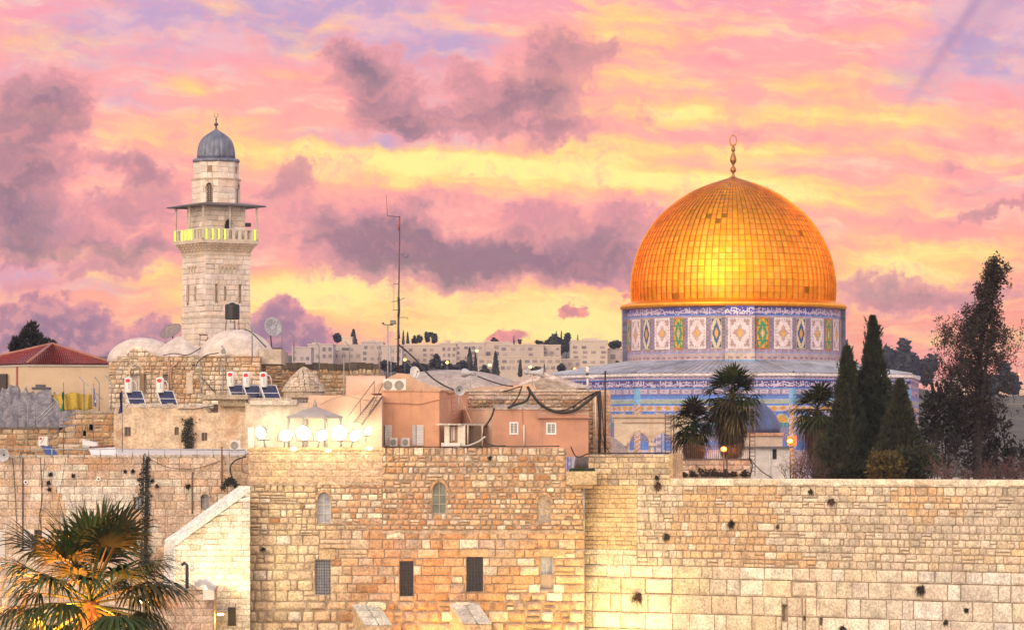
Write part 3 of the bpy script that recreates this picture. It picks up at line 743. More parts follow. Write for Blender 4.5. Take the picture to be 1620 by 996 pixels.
def sqmasonry(w, h, y0, y1, ops_by_face=None, ch=(.38,.46), swd=(.5,1.1)):
    for i in range(4):
        O, U, L = face_frame(h, i)
        masonry(w, O, U, 0, L, mz(y1), mz(y0), ch, swd, pal_min, (ops_by_face or {}).get(i, ()), rub=.02, proud=.02, gap=.010, rng=rm)
w = MB()
sh = 1.99
L_ = 2*sh
# faces: 0 = right-hand visible face, 3 = left-hand visible face
slit_r = [(L_*.44-.09, L_*.44+.09, mz(476), mz(454))]
slit_l = [(L_*.42-.08, L_*.42+.08, mz(476), mz(454))]
nich_r = [(L_*.22,L_*.27,mz(480),mz(450)),(L_*.74,L_*.80,mz(480),mz(450))]
nich_l = [(L_*.72,L_*.85,mz(482),mz(451))]
nich_l = [(L_*.18,L_*.30,mz(482),mz(451))]
slit_l = [(L_*.53,L_*.60,mz(476),mz(454))]
sqmasonry(w, sh, 400, 502, {0: slit_r+nich_r, 3: slit_l+nich_l}); sqmasonry(w, sh+.04, 502, 570)
w.build('shaft', m_minstone, mn)
w = MB(); w.prism(sq(sh-.12), mz(570), mz(395), (.10,.085,.07)); w.build('shaft_core', m_mortar, mn)
for y0, y1, h in ((499,503,sh+.10),(402,404,sh+.07)):
    w = MB(); w.prism(sq(h), mz(y1), mz(y0), (.55,.46,.38)); w.build('moulding', m_minstone, mn)
# shallow niche heads with small corbels
for i, (ua, ub, n) in ((0,(.28,.72,5)),(3,(.26,.62,3))):
    w = MB(); O, U, L = face_frame(sh, i)
    w.obox(O, U, L*ua, L*ub, 0, .10, mz(423), mz(420), (.50,.38,.30))
    for k in range(n):
        u = L*(ua+(ub-ua)*(k+.5)/n)
        for j in range(3): w.obox(O, U, u-.10+.015*j, u+.10-.015*j, 0, .12-.03*j, mz(426+3.2*j), mz(423+3.2*j)-.005, (.52-.03*j,.42,.34))
    for uu in (ua, ub): w.obox(O, U, L*uu-.05, L*uu+.05, 0, .06, mz(478), mz(437), (.54,.45,.38))
    w.build('niche_corbels', m_minstone, mn)
# corbelled flare under the balcony
bh = 2.46
w = MB(); lv = [(404,sh+.02),(398,sh+.10),(394,sh+.22),(390,sh+.36),(386,bh-.05)]
for (ya, ha), (yb, hb) in zip(lv, lv[1:]):
    w.prism(sq(ha), mz(ya), mz(yb), (.54,.44,.36), top=sq(ha+.03))
for i in range(4):
    O, U, L = face_frame(sh+.05, i); 
    for k in range(7):
        u = L*(k+.5)/7
        for j in range(3): w.obox(O, U, u-.10, u+.10, 0, .16+.13*j, mz(397-4*j), mz(393.4-4*j), (.50,.36,.27) if j else (.56,.44,.34))
w.build('corbels', m_minstone, mn)
w = MB(); w.prism(sq(bh+.06), mz(386), mz(382), (.55,.46,.40)); w.build('balcony_floor', m_minstone, mn)
w = MB()
for i in range(4):
    O, U, L = face_frame(bh, i)
    w.obox(O, U, 0, L, -.14, 0, mz(382), mz(379), (.56,.48,.40)); w.obox(O, U, 0, L, -.14, .02, mz(365), mz(363), (.58,.52,.46))
    n = 9
    for k in range(n+1):
        u = min(max(L*k/n, .1), L-.1); w.obox(O, U, u-.13, u+.13, -.12, -.01, mz(379), mz(365), (.60,.54,.46))
w.build('balustrade', m_minstone, mn)
m_neon = M('green_tube_light', (.02,.03,.005), .4, var=0, fine=0, emit=(.84,1.0,.09), es=1.15)
for i, us in ((0,(.06,.17,.28,.39,.93)),(3,(.05,.30,.42,.53,.63))):
    O, U, L = face_frame(bh, i); N = Vector((U.y,-U.x,0))
    for k in us:
        p = Vector((O.x,O.y,0))+U*(L*k)+N*.06
        t = MB(); t.tube([p+Vector((0,0,mz(380)-.02)), p+Vector((0,0,mz(379))), p+Vector((0,0,mz(365.5))), p+Vector((0,0,mz(364)))], .065, 8); t.build('tube_light', m_neon, mn)
# upper shaft behind the balcony, with a pointed doorway
uh = 1.70
w = MB(); O0, U0, L0 = face_frame(uh, 0); dops = [(L0*.46, L0*.64, mz(383), mz(347))]
sqmasonry(w, uh, 323, 383, {0: dops}); w.build('upper_shaft', m_minstone, mn)
w = MB(); w.prism(sq(uh-.25), mz(383), mz(322), (.03,.025,.02)); w.build('upper_core', m_mortar, mn)
arched_window(mn, O0, U0, dops[0][0], dops[0][1], dops[0][2], dops[0][3], point=.35, depth=.15, stone=(.50,.40,.32), pane=m_dark, grid=(1,0))
for i in range(4):
    O, U, L = face_frame(bh-.10, i)
    for k in (0, .5):
        w = MB(); w.tube([Vector((O.x,O.y,mz(381)))+U*L*k, Vector((O.x,O.y,mz(330)))+U*L*k, Vector((O.x,O.y,mz(329.5)))+U*L*k], .075, 8, col=(.58,.52,.46)); w.tube([Vector((O.x,O.y,mz(330)))+U*L*k, Vector((O.x,O.y,mz(327)))+U*L*k], .11, 8, r1=.2, col=(.55,.48,.42)); w.build('canopy_column', m_minstone, mn)
w = MB(); w.prism(sq(2.92), mz(327.5), mz(325.5), (.07,.065,.08), top=sq(2.90)); w.prism(sq(2.88), mz(325.5)+.003, mz(321), (.12,.11,.13), top=sq(1.75)); w.build('canopy_roof', m_paint, mn)
w = MB()
O, U, L = face_frame(uh, 0); N = Vector((U.y,-U.x,0))
w.obox(O, U, L*1.0+.05, L*1.0+.4, -.2, .2, mz(358), mz(352), (.03,.03,.03)); w.build('loudspeaker', m_paint, mn)
# octagonal lantern
def oct_(r, a0=MR+radians(22.5)): return [(mc.x+r*cos(a0+k*pi/4-pi/2), mc.y+r*sin(a0+k*pi/4-pi/2)) for k in range(8)]
w = MB()
for (r, y0, y1) in ((1.92,284,324),(1.80,254,283)):
    pts = oct_(r)
    for k in range(8):
        O = Vector((*pts[k],0)); E = Vector((*pts[(k+1)%8],0)); U = (E-O).normalized(); L = (E-O).length
        ops = [(L*.30,L*.70,mz(321),mz(290))] if r > 1.9 and k % 2 == 0 else ([(L*.36,L*.64,mz(273),mz(263))] if r < 1.9 and k % 2 == 0 else [])
        masonry(w, O, U, 0, L, mz(y1), mz(y0), (.42,.5), (.6,1.2), pal_min, ops, rub=.015, proud=.015, gap=.008, rng=rm)
        if r > 1.9 and k % 2 == 0: FACES.append((O.copy(), U.copy(), L, ops[0]))
w.build('lantern', m_minstone, mn)
w = MB(); w.prism(oct_(1.7), mz(324), mz(252), (.05,.04,.035)); w.build('lantern_core', m_mortar, mn)
w = MB(); w.prism(oct_(1.97), mz(285), mz(282), (.44,.34,.28)); w.build('lantern_moulding', m_minstone, mn)
w = MB(); w.prism(oct_(1.87), mz(255), mz(253), (.5,.42,.36)); w.build('lantern_moulding', m_minstone, mn)
for (O, U, L, o) in FACES:
    wo = arched_window(mn, O, U, *o, point=.4, depth=.1, stone=(.54,.44,.37), pane=m_dark, grid=(1,0))
    w = MB(); n = 3; H = o[3]-o[2]
    for k in range(9):
        for j in range(3): w.obox(O, U, o[0]+(o[1]-o[0])*(j+.1+(k%2)*.3)/3.2, o[0]+(o[1]-o[0])*(j+.55+(k%2)*.3)/3.2, -.07, -.04, o[2]+H*k*.105, o[2]+H*(k*.105+.06), (.42,.28,.19))
    w.build('lattice', m_paint, wo)
# ribbed lead dome and finial
w = MB(); z0 = mz(256)
w.lathe((mc.x,mc.y,z0), [(1.80,0),(1.86,.06),(1.86,.20),(1.78,.27),(1.66,.30)], 40)
s = 300/F/5.535
prof = [(168,0),(170,30),(168,60),(163,95),(152,135),(138,165),(112,195),(82,218),(55,235),(30,250),(14,262),(8,275)]
w.lathe((mc.x,mc.y,z0+.28), [(a*s*.99, b*s) for a, b in prof], 160, rad=lambda a, z: 1-.055*(1-abs(sin(a*10)))**2.2 )
w.build('lead_dome', m_lead, mn)
w = MB(); zz = z0+.28+270*s
w.lathe((mc.x,mc.y,zz-.05), [(.10,0),(.07,.12),(.05,.2),(.12,.28),(.19,.36),(.12,.46),(.05,.52),(.04,.68),(.09,.74),(.04,.80),(.03,.92)], 16, col=(.05,.045,.07))
c = Vector((mc.x,mc.y,zz+.98)); w.tube([c+Vector((.16*cos(a),0,.16*sin(a)+.06)) for a in [radians(q) for q in range(130, 411, 20)]], .022, 6, col=(.05,.045,.07)); w.build('finial', m_paint, mn)

# ================================================================ Ottoman-style domed stone house below the minaret
HD = 275.0
def hz(py): return ZW(py, HD)
HO = Vector((XW(172,HD), HD, 0))
def hu(px): return (px-172)/F*HD
rh = random.Random(23)
nh = patch(91)
def pal_dom(u, z, r):
    c = list(r.choice([(.64,.53,.42),(.60,.47,.35),(.67,.58,.48),(.58,.43,.30),(.65,.55,.45)])); k = nh(u*.6, z*.6)
    if k > .6: c = [c[0]*.95, c[1]*.8, c[2]*.68]
    return jit(c, .16, r)
dh = thing('domed_stone_house', 'rambling pale stone house with low whitewashed domes in front of the minaret', 'building', (XW(290,HD), HD, hz(650)))
hop = [(hu(207),hu(231),hz(625),hz(592)),(hu(258),hu(266),hz(606),hz(592)),(hu(304),hu(309),hz(580),hz(574))]
def htop(u):
    px = 172+u*F/HD
    if px < 200: y = 572-(px-172)*.3
    elif px < 240: y = 548+14*(abs(px-219)/21)**2
    else: y = 562+2*sin(px*.3)
    return hz(y)
w = MB(); masonry(w, HO, UX, 0, hu(352), hz(645), hz(546), (.24,.38), (.26,.62), pal_dom, hop, rub=.12, proud=.07, gap=.025, top=htop, rng=rh)
w.build('stonework', m_stone, dh)
w = MB(); backing(w, HO, UX, 0, hu(352), hz(650), hz(574), hop, .7); w.pface([(198,576),(201,560),(210,552),(219,549.5),(229,552),(238,560),(250,564),(352,564),(352,576)], HD+.03, .7); w.build('wall_core', m_mortar, dh)
w = MB(); w.obox(HO, UX, hu(185), hu(352), -14, -.3, hz(640), hz(563), (.52,.46,.42)); w.build('roof_slab', m_plaster, dh)
wo = barred_window(dh, HO, UX, *hop[0], depth=.35, bars=None, pane=m_pane_dark, fcol=(.62,.6,.58), frame_t=.09)
w = MB(); w.obox(HO, UX, hu(222), hu(229), .05, .5, hz(622), hz(590), (.20,.13,.07)); w.build('shutter', m_paint, dh)
barred_window(dh, HO, UX, *hop[1], depth=.3, bars=None, pane=m_pane_dark)
w = MB(); w.obox(HO, UX, hu(295), hu(305), .02, .07, hz(622), hz(589), (.60,.50,.42)); w.build('door', m_paint, dh)
w = MB()   # stone arch over the window
for k in range(9):
    a = pi-pi*k/9; b = pi-pi*(k+1)/9; cx, cz = hu(215), hz(592)
    q = [(cx+.62*cos(a),cz+.95*sin(a)),(cx+.62*cos(b),cz+.95*sin(b)),(cx+.42*cos(b),cz+.70*sin(b)),(cx+.42*cos(a),cz+.70*sin(a))]
    v = [Vector((HO.x+u, HD-.10, z)) for u, z in q]+[Vector((HO.x+u, HD, z)) for u, z in q]
    w.add(v, [(0,1,2,3),(4,7,6,5),(0,4,5,1),(1,5,6,2),(2,6,7,3),(3,7,4,0)], jit((.58,.47,.36),.1,rh))
w.build('window_arch', m_stone, dh)
m_limedome = M('limewashed_dome', (.60,.53,.50), .95, var=.22, vs=1.4, fine=.12, fs=7, stain=(.36,.31,.28), st_s=.7, st_t=(.5,.75), st_a=.5, bump=.3)
def dome(name, par, px, D, ybase, hw, ytop, n=40, mat=m_limedome, expo=2.0, col=None, tip=False):
    w = MB(); r = px2m(hw, D); h = px2m(ybase-ytop, D); prof = []
    for k in range(15):
        t = k/14*pi/2; a, b = cos(t), sin(t)
        if tip: prof.append((r*(1-k/14)**.8 if k else r, h*(k/14)**1.15))
        else: prof.append((r*a**(2/expo)+.01, h*b**(2/expo)))
    w.lathe((XW(px,D), D+r*.6, ZW(ybase,D)-.0), prof, n); return w.build(name, mat, par)
dome('dome', dh, 222, HD+3, 572, 56, 533)
dome('dome', dh, 280, HD+2, 566, 52, 530, tip=True)
# right-hand block with the biggest dome
HD2 = 272.5
w = MB(); O2 = Vector((XW(320,HD2),HD2,0)); u2 = lambda px: (px-320)/F*HD2
masonry(w, O2, UX, 0, u2(412), ZW(640,HD2), ZW(562,HD2), (.26,.4), (.3,.75), pal_dom, (), rub=.11, proud=.07, gap=.025, rng=rh)
backing(w, O2, UX, 0, u2(412), ZW(640,HD2), ZW(564,HD2), (), 6)
w.build('side_block', m_stone, dh)
dome('dome', dh, 372, HD2+1.5, 566, 60, 520)
w = MB(); w.box((XW(410,HD2+1),HD2+1,ZW(575,HD2)),(XW(445,HD2+1),HD2+6,ZW(552,HD2+1)),(.46,.38,.32)); w.build('roof_block', m_plaster, dh)

# ================================================================ brown rubble house to the right of it
BD2 = 285.0; B2 = Vector((XW(404,BD2),BD2,0)); u3 = lambda px: (px-404)/F*BD2; z3 = lambda y: ZW(y,BD2)
def pal_brown(u, z, r): return jit(r.choice([(.36,.20,.11),(.42,.25,.14),(.46,.31,.19),(.33,.18,.10),(.52,.40,.28),(.40,.27,.17)]) if u < 3.2 else r.choice([(.50,.36,.24),(.46,.30,.18),(.55,.43,.31),(.42,.26,.15)]), .15, r)
bh_ = thing('brown_rubble_house', 'brown rubble stone house wall with a ragged dark roof edge, behind the little stone cupola', 'building', (XW(500,BD2),BD2,z3(640)))
bop = [(u3(414),u3(421),z3(581),z3(565))]
w = MB(); masonry(w, B2, UX, 0, u3(446), z3(640), z3(553), (.26,.38), (.28,.6), pal_brown, bop, rub=.13, proud=.07, gap=.03, rng=rh)
masonry(w, B2, UX, u3(446), u3(602), z3(640), z3(582), (.26,.38), (.28,.6), pal_brown, (), rub=.13, proud=.07, gap=.03, rng=rh); w.build('stonework', m_stone, bh_)
w = MB(); backing(w, B2, UX, 0, u3(446), z3(640), z3(554), bop, 8); backing(w, B2, UX, u3(446), u3(602), z3(640), z3(583), (), 8); w.build('wall_core', m_mortar, bh_)
barred_window(bh_, B2, UX, *bop[0], depth=.2, bars=None, pane=m_pane_sky, fcol=(.5,.5,.52))
w = MB()
for k in range(446, 602, 12): w.obox(B2, UX, u3(k), u3(k+12), -1.0, .12*rh.uniform(.4,1.3), z3(584+rh.uniform(-1,1.5)), z3(574+rh.uniform(-1.5,2)), jit((.10,.075,.06),.3,rh))
w.obox(B2, UX, u3(404), u3(446), -1.0, .1, z3(556), z3(550), (.09,.07,.06))
w.build('roof_edge', m_stone, bh_)
# little stone cupola
CD = 268.0
cu_ = thing('stone_cupola', 'small grey stone cupola on a drum, in front of the brown rubble wall', 'cupola', (XW(481,CD),CD,ZW(632,CD)))
w = MB(); r0 = px2m(32,CD)
def cup_pal(): return jit(rh.choice([(.50,.41,.33),(.44,.35,.28),(.56,.48,.40)]),.12,rh)
cz0 = ZW(617,CD); H = px2m(36,CD)
for i in range(9):     # courses of stones laid up the cupola
    t0, t1 = i/9, (i+1)/9; ra, rb_ = r0*(1-t0**1.5*.9), r0*(1-t1**1.5*.9); n = max(8, int(26*(1-t0*.8)))
    for k in range(n):
        a0, a1 = 2*pi*(k+.06+.5*(i%2))/n, 2*pi*(k+.94+.5*(i%2))/n; c = Vector((XW(481,CD),CD,0)); e = rh.uniform(0,.05)
        q = [c+Vector((ra*cos(a0),ra*sin(a0),cz0+H*t0+.01)),c+Vector((ra*cos(a1),ra*sin(a1),cz0+H*t0+.01)),c+Vector((rb_*cos(a1),rb_*sin(a1),cz0+H*t1)),c+Vector((rb_*cos(a0),rb_*sin(a0),cz0+H*t1))]
        v = [p+Vector(((p.x-c.x)*.05,(p.y-c.y)*.05,e)) for p in q]+[p-Vector(((p.x-c.x)*.1,(p.y-c.y)*.1,.03)) for p in q]
        w.add(v, [(0,1,2,3),(0,4,5,1),(1,5,6,2),(2,6,7,3),(3,7,4,0)], cup_pal())
w.build('dome', m_stone, cu_)
w = MB(); w.lathe((XW(481,CD),CD,cz0-.2), [(r0*.97,0),(r0*.94,.15),(r0*.70,H*.45),(r0*.35,H*.85),(.05,H+.15)], 20); w.build('dome_core', m_mortar, cu_)
w = MB(); w.lathe((XW(481,CD),CD,ZW(640,CD)), [(r0*1.02,0),(r0*1.02,cz0-ZW(640,CD)-.12),(r0*1.12,cz0-ZW(640,CD)-.1),(r0*1.10,cz0-ZW(640,CD)+.06),(r0*.9,cz0-ZW(640,CD)+.1)], 12, smooth=False, col=(.50,.41,.33)); w.build('drum', m_stone, cu_)

# ================================================================ stained terrace house, lower left
TD = 255.0; TO = Vector((XW(60,TD),TD,0)); tu = lambda px: (px-60)/F*TD; tz = lambda y: ZW(y,TD)
th = thing('stained_plaster_house', 'flat roofed house with rust stained lime plaster and small square windows under the water heaters', 'building', (XW(290,TD),TD,tz(740)))
top_ = [(192,642),(215,640),(260,643),(300,641),(330,652),(392,650),(392,740),(192,740)]
tops = [(tu(197),tu(207),tz(690),tz(675)),(tu(276),tu(283),tz(688),tz(675)),(tu(319),tu(328),tz(697),tz(684))]
w = MB()
for (a,b,c,d) in rsubs([(tu(180),tu(392),tz(740),tz(652))], tops): w.obox(TO, UX, a, b, -9, 0, c, d)
w.pface([(180,652.05),(184,642),(200,641),(230,642.5),(262,641),(300,640),(325,646),(330,652.05)], TD, 9)
w.build('wall', m_stainwall, th)
for o in tops: barred_window(th, TO, UX, *o, depth=.3, bars=None, pane=m_pane_dark, fcol=(.3,.22,.16))
w = MB()
for k in range(184, 330, 9): w.obox(TO, UX, tu(k), tu(k+9), -.5, .05*rh.uniform(0,1.5), tz(644+rh.uniform(-1,1)), tz(638+rh.uniform(-1,1.5)), jit((.50,.44,.40),.15,rh))
w.build('roof_edge', m_stone, th)
# whitewashed sloping terrace strip at its foot
w = MB(); z0, z1 = ZW(723,LD+1), ZW(709,TD-.1)
w.add([(XW(182,LD+1),LD+.9,z0),(XW(398,LD+1),LD+.9,z0),(XW(398,TD),TD-.02,z1),(XW(182,TD),TD-.02,z1),(XW(182,LD+1),LD+.9,z0-2),(XW(398,LD+1),LD+.9,z0-2),(XW(398,TD),TD-.02,z0-2),(XW(182,TD),TD-.02,z0-2)], [(0,1,2,3),(4,7,6,5),(0,4,5,1),(1,5,6,2),(3,2,6,7),(0,3,7,4)])
w.build('terrace', m_whitewash, th)
# ledge for three heaters
ED = 259.0; 
ul = thing('upper_terrace', 'low plastered terrace ledge under the row of three water heaters', 'building', (XW(400,ED),ED,ZW(690,ED)))
w = MB(); w.pbox(345, 634, 470, 700, ED, 12); w.build('wall', m_stainwall, ul)
w = MB(); w.pbox(320, 624, 392, 631, ED-1.0, 6, (.42,.35,.28)); w.pbox(347, 631, 390, 642, ED-.6, 5, (.40,.33,.24)); w.pbox(392, 629, 472, 636, ED-.5, 8, (.52,.46,.40)); w.build('ledge', m_stone, ul)

# ================================================================ rubble walls further left, below the fence
GD = 258.0; GO = Vector((XW(-20,GD),GD,0)); gu = lambda px: (px+20)/F*GD; gz = lambda y: ZW(y,GD)
rwll = thing('rubble_retaining_wall', 'stained rubble retaining wall stepping up below the wire fence, far left', 'wall', (XW(80,GD),GD,gz(740)))
gop = [(gu(141),gu(147),gz(680),gz(671)),(gu(131),gu(136),gz(689),gz(681))]
w = MB()
rub_pal = [(.46,.31,.19),(.50,.36,.24),(.42,.25,.14),(.54,.42,.30),(.38,.22,.12)]
masonry(w, GO, UX, 0, gu(92), gz(740), gz(677), (.3,.45), (.4,.9), rub_pal, (), rub=.12, proud=.07, gap=.03, rng=rh)
masonry(w, GO, UX, gu(92), gu(194), gz(740), gz(651), (.32,.5), (.45,1.0), rub_pal, gop, rub=.10, proud=.06, gap=.03, top=lambda u: gz(652) if u > gu(121) else gz(682-30*(max(0,u-gu(97))/(gu(121)-gu(97)))), rng=rh)
w.build('stonework', m_stone, rwll)
w = MB(); backing(w, GO, UX, 0, gu(92), gz(740), gz(678), (), 5); backing(w, GO, UX, gu(92), gu(190), gz(740), gz(684), gop, 5); backing(w, GO, UX, gu(121), gu(190), gz(684), gz(653), gop, 5); w.build('wall_core', m_mortar, rwll)
w = MB(); w.obox(GO, UX, 0, gu(92), -5, .08, gz(679), gz(675), (.16,.13,.11)); w.obox(GO, UX, gu(118), gu(182), -1.0, .06, gz(653), gz(650), (.30,.27,.25)); w.build('coping', m_stone, rwll)

# ================================================================ house with the hipped red roof
RD = 296.0
rhs = thing('red_roof_house', 'plain cream house with a hipped dark red tiled roof, upper left', 'building', (XW(85,RD),RD,ZW(650,RD)))
x0, x1, xc = XW(-48,RD), XW(172,RD), XW(44,RD)
zE, zR = ZW(579,RD), ZW(547,RD+6)
m_cream = M('cream_render', (.56,.43,.31), .9, var=.1, vs=.6, fine=.06, stain=(.42,.30,.2), st_s=.4, st_a=.35, bump=.1)
# corner of the house stands at x=44; the left wall recedes
cor = Vector((xc, RD, 0)); rgt = Vector((x1, RD+1.2, 0)); lft = Vector((XW(-60,RD+7), RD+7.5, 0)); bck = rgt+(lft-cor)
w = MB(); w.prism([(cor.x,cor.y),(rgt.x,rgt.y),(bck.x,bck.y),(lft.x,lft.y)], ZW(660,RD), zE); w.build('wall', m_cream, rhs)
w = MB(); ctr = (cor+rgt+bck+lft)/4; ex = lambda p, k: ctr+(p-ctr)*k
ev = [ex(p,1.03) for p in (cor,rgt,bck,lft)]
w.prism([(p.x,p.y) for p in ev], zE, zE+.16, (.46,.42,.42)); w.build('eaves', m_paint, rhs)
w = MB(); rr_ = [ctr+(rgt-lft).normalized()*0]
apx = Vector((XW(82,RD+4), RD+4.2, zR)); ev2 = [Vector((p.x,p.y,zE+.15)) for p in [ex(p,1.05) for p in (cor,rgt,bck,lft)]]
def tiles(a, b, top, n, rows):
    for i in range(rows):
        t0, t1 = i/rows, (i+1)/rows
        A0 = a+(top-a)*t0; B0 = b+(top-b)*t0; A1 = a+(top-a)*t1; B1 = b+(top-b)*t1
        m = max(2, int(n*(1-t0)))
        nn = (b-a).cross(top-a).normalized()
        for k in range(m):
            s0, s1, sm = k/m, (k+1)/m, (k+.5)/m
            q0, q1, q2 = A0+(B0-A0)*s0, A0+(B0-A0)*sm, A0+(B0-A0)*s1
            r0_, r1_, r2_ = A1+(B1-A1)*s0, A1+(B1-A1)*sm, A1+(B1-A1)*s1
            lift = nn*.10; up = nn*.06
            c = jit((.21,.026,.019),.22,rh)
            w.add([q0+up,q1+lift+up,q2+up,r0_,r1_+lift,r2_], [(0,1,4,3),(1,2,5,4)], c)
            w.add([q0+up,q1+lift+up,q2+up,q0,q1,q2], [(0,3,4,1),(1,4,5,2)], (.07,.015,.013))
tiles(ev2[0], ev2[1], apx, 40, 13); tiles(ev2[3], ev2[0], apx, 24, 13); tiles(ev2[1], ev2[2], apx, 20, 8); tiles(ev2[2], ev2[3], apx, 30, 8)
for p in ev2: w.tube([p+Vector((0,0,.12)), apx+Vector((0,0,.12))], .12, 8, col=(.33,.13,.09))
w.build('roof', m_attr, rhs)
w = MB(); f = cor+(lft-cor)*.16; w.tube([Vector((f.x,f.y-.08,ZW(640,RD))), Vector((f.x,f.y-.08,zE))], .09, 8, col=(.28,.09,.06)); w.build('downpipe', m_paint, rhs)
w = MB(); a_ = cor+(lft-cor)*.32; b_ = cor+(lft-cor)*.62; w.prism([(a_.x,a_.y-.5),(a_.x+.1,a_.y),(b_.x,b_.y),(b_.x-.1,b_.y-.5)], ZW(622,RD), ZW(590,RD), (.05,.03,.03)); w.build('dark_opening', m_paint, rhs)

# ================================================================ salmon rendered houses on the roof of the rough building
m_vault = M('pale_vault_plaster', (.56,.38,.28), .9, var=.15, vs=.8, fine=.08, fs=8, stain=(.36,.27,.22), st_s=.5, st_a=.4, bump=.2)
m_greyroof = M('grey_stone_roof', (.40,.35,.34), .9, var=.25, vs=1.2, fine=.2, fs=6, bump=.5)
m_glassw = M('shaded_window_pane', (.10,.11,.15), .2, var=.2, spec=.8)
A = 237.0
sh1 = thing('pale_salmon_house', 'pale salmon roof house behind the row of floodlights, left of the taller salmon house', 'building', (XW(540,242),242,ZW(708,242)))
w = MB(); w.pbox(388, 637, 488, 712, 233.9, 12); w.build('plaster_wall', m_plaster, sh1)
w = MB(); w.pbox(488.2, 625, 604, 712, 233.7, 12); w.build('wall', m_salmonpale, sh1)
w = MB(); w.pbox(392, 676, 402, 712, 233.82, .5, (.62,.55,.50)); w.build('door', m_paint, sh1)
w = MB(); w.pbox(395, 633, 470, 640, 233.6, 9, (.52,.46,.42)); w.build('roof_ledge', m_stone, sh1)
# half-barrel vault on it
w = MB(); n = 12; c0 = Vector((XW(587,243), 243, ZW(625,243))); r = px2m(28,243)
rg = [[Vector((c0.x+dx+r*cos(pi*k/n)*.92*0+dx*0, c0.y+r*.9-r*.9*cos(pi*k/n), c0.z+r*1.12*sin(pi*k/n))) for k in range(n+1)] for dx in (-px2m(40,243), px2m(22,243))]
w.sm = False; vs = rg[0]+rg[1]
w.add(vs, [(k,k+1,n+2+k,n+1+k) for k in range(n)]+[tuple(range(n,-1,-1)), tuple(range(n+1,2*n+2))])
w.build('vault', m_salmonpale, sh1)

sh2 = thing('salmon_house', 'tall salmon rendered house with white shutters under a pale humped roof', 'building', (XW(660,A),A,ZW(708,A)))
fp = [(XW(604,A),A),(XW(695,A),A),(XW(740,A+8),A+8),(XW(650,A+9),A+9)]
w = MB(); w.prism(fp, ZW(715,A), ZW(619,A)); w.build('wall', m_salmon, sh2)
w = MB(); w.prism([(fp[0][0],fp[0][1]-.06),(fp[1][0]+.06,fp[1][1]-.06),(fp[2][0]+.08,fp[2][1]-.02),(fp[3][0],fp[3][1])], ZW(619,A)+.001, ZW(616.5,A), (.52,.30,.2)); w.build('parapet_cap', m_stone, sh2)
w = MB()
hp = [(586,622),(596,610),(607,602),(617,595),(628,591),(636,590),(648,592),(660,601),(680,609),(700,615),(718,621)]
w.pface(hp, A+2.2, 6); w.build('humped_roof', m_vault, sh2)
for i, (x0, x1) in enumerate([(599,606),(609,620),(652,658),(659,670)]):
    w = MB(); D0 = A-.04
    w.pbox(x0, 672, x1, 704, D0-.05-.03*(i%2), .07, (.66,.63,.64) if i % 2 else (.46,.45,.50))
    for k in range(7): w.pbox(x0+1, 674+4.3*k, x1-1, 676+4.3*k, D0-.07-.03*(i%2), .025, (.55,.53,.55))
    w.build('shutter', m_paint, sh2)
for (x0, x1) in [(606,609),(657,659)]:
    w = MB(); w.pbox(x0, 673, x1, 704, A-.03, .05, (.12,.11,.13)); w.build('window', m_paint, sh2)
w = MB(); D0 = A-.08   # brown pipe running down
w.tube([P(590,642,D0),P(602.5,640,D0),P(604.5,645,D0),P(604.5,671,D0)], .045, 7, col=(.40,.20,.12)); w.build('waste_pipe', m_paint, sh2)

sh3 = thing('dusky_salmon_house', 'low dusky salmon house with two small white windows, right of the tall salmon house', 'building', (XW(850,A),A,ZW(708,A)))
A3 = A+.6
ops3 = [(px2m(807-780,A3),px2m(819-780,A3),ZW(686,A3),ZW(668,A3)),(px2m(865-780,A3),px2m(879-780,A3),ZW(686,A3),ZW(669,A3))]
w = MB(); O3 = Vector((XW(780,A3),A3,0))
for q in rsubs([(0,px2m(151,A3),ZW(722,A3),ZW(648,A3))], ops3): w.obox(O3, UX, q[0],q[1],-7,0,q[2],q[3])
w.build('wall', m_salmon2, sh3)
w = MB(); w.prism([(XW(725,A3+7),A3+7),(XW(737,A3+5),A3+4.6),(XW(780,A3),A3+.03),(XW(780,A3),A3+7)], ZW(722,A3), ZW(646,A3)+.01); w.build('side_wall', m_salmonpale, sh3)  # paler render puts this side's brighter light into the colour
w = MB(); w.prism([(XW(734,A3+5),A3+5.2),(XW(737,A3+5),A3+4.5),(XW(780,A3)+.02,A3-.07),(XW(931,A3)+.02,A3-.07),(XW(931,A3)+.02,A3+.3),(XW(780,A3),A3+.3)], ZW(648,A3)+.012, ZW(645.5,A3)+.012, (.55,.44,.38)); w.build('parapet_cap', m_stone, sh3)
w = MB(); w.pbox(850, 654, 932, 661, A3-.22, .21, (.50,.22,.14)); w.build('ledge', m_salmon2, sh3)
w = MB(); w.pbox(853, 652.5, 931, 654, A3-.22, .5, (.46,.42,.40)); w.build('ledge_top', m_stone, sh3)
for (a,b,c,d) in ops3:
    f = MB(); t = .06
    for (u0,u1,z0,z1) in ((a-.04,a+t,c-.04,d+.04),(b-t,b+.04,c-.04,d+.04),(a+t,b-t,c-.04,c+t),(a+t,b-t,d-t,d+.04),((a+b)/2-.03,(a+b)/2+.03,c+t,d-t)): f.obox(O3,UX,u0,u1,-.10,.03,z0,z1,(.72,.72,.74))
    for k in range(1,6): u = a+t+(b-a-2*t)*k/6; f.obox(O3,UX,u-.012,u+.012,-.03,-.01,c+t,d-t,(.60,.60,.63))
    for k in (1,2,3): z = c+(d-c)*k/4; f.obox(O3,UX,a+t,b-t,-.05,-.035,z-.012,z+.012,(.60,.60,.63))
    wo = f.build('window', m_paint, sh3); p = MB(); p.obox(O3,UX,a,b,-.3,-.15,c,d); p.build('pane', m_glassw, wo)
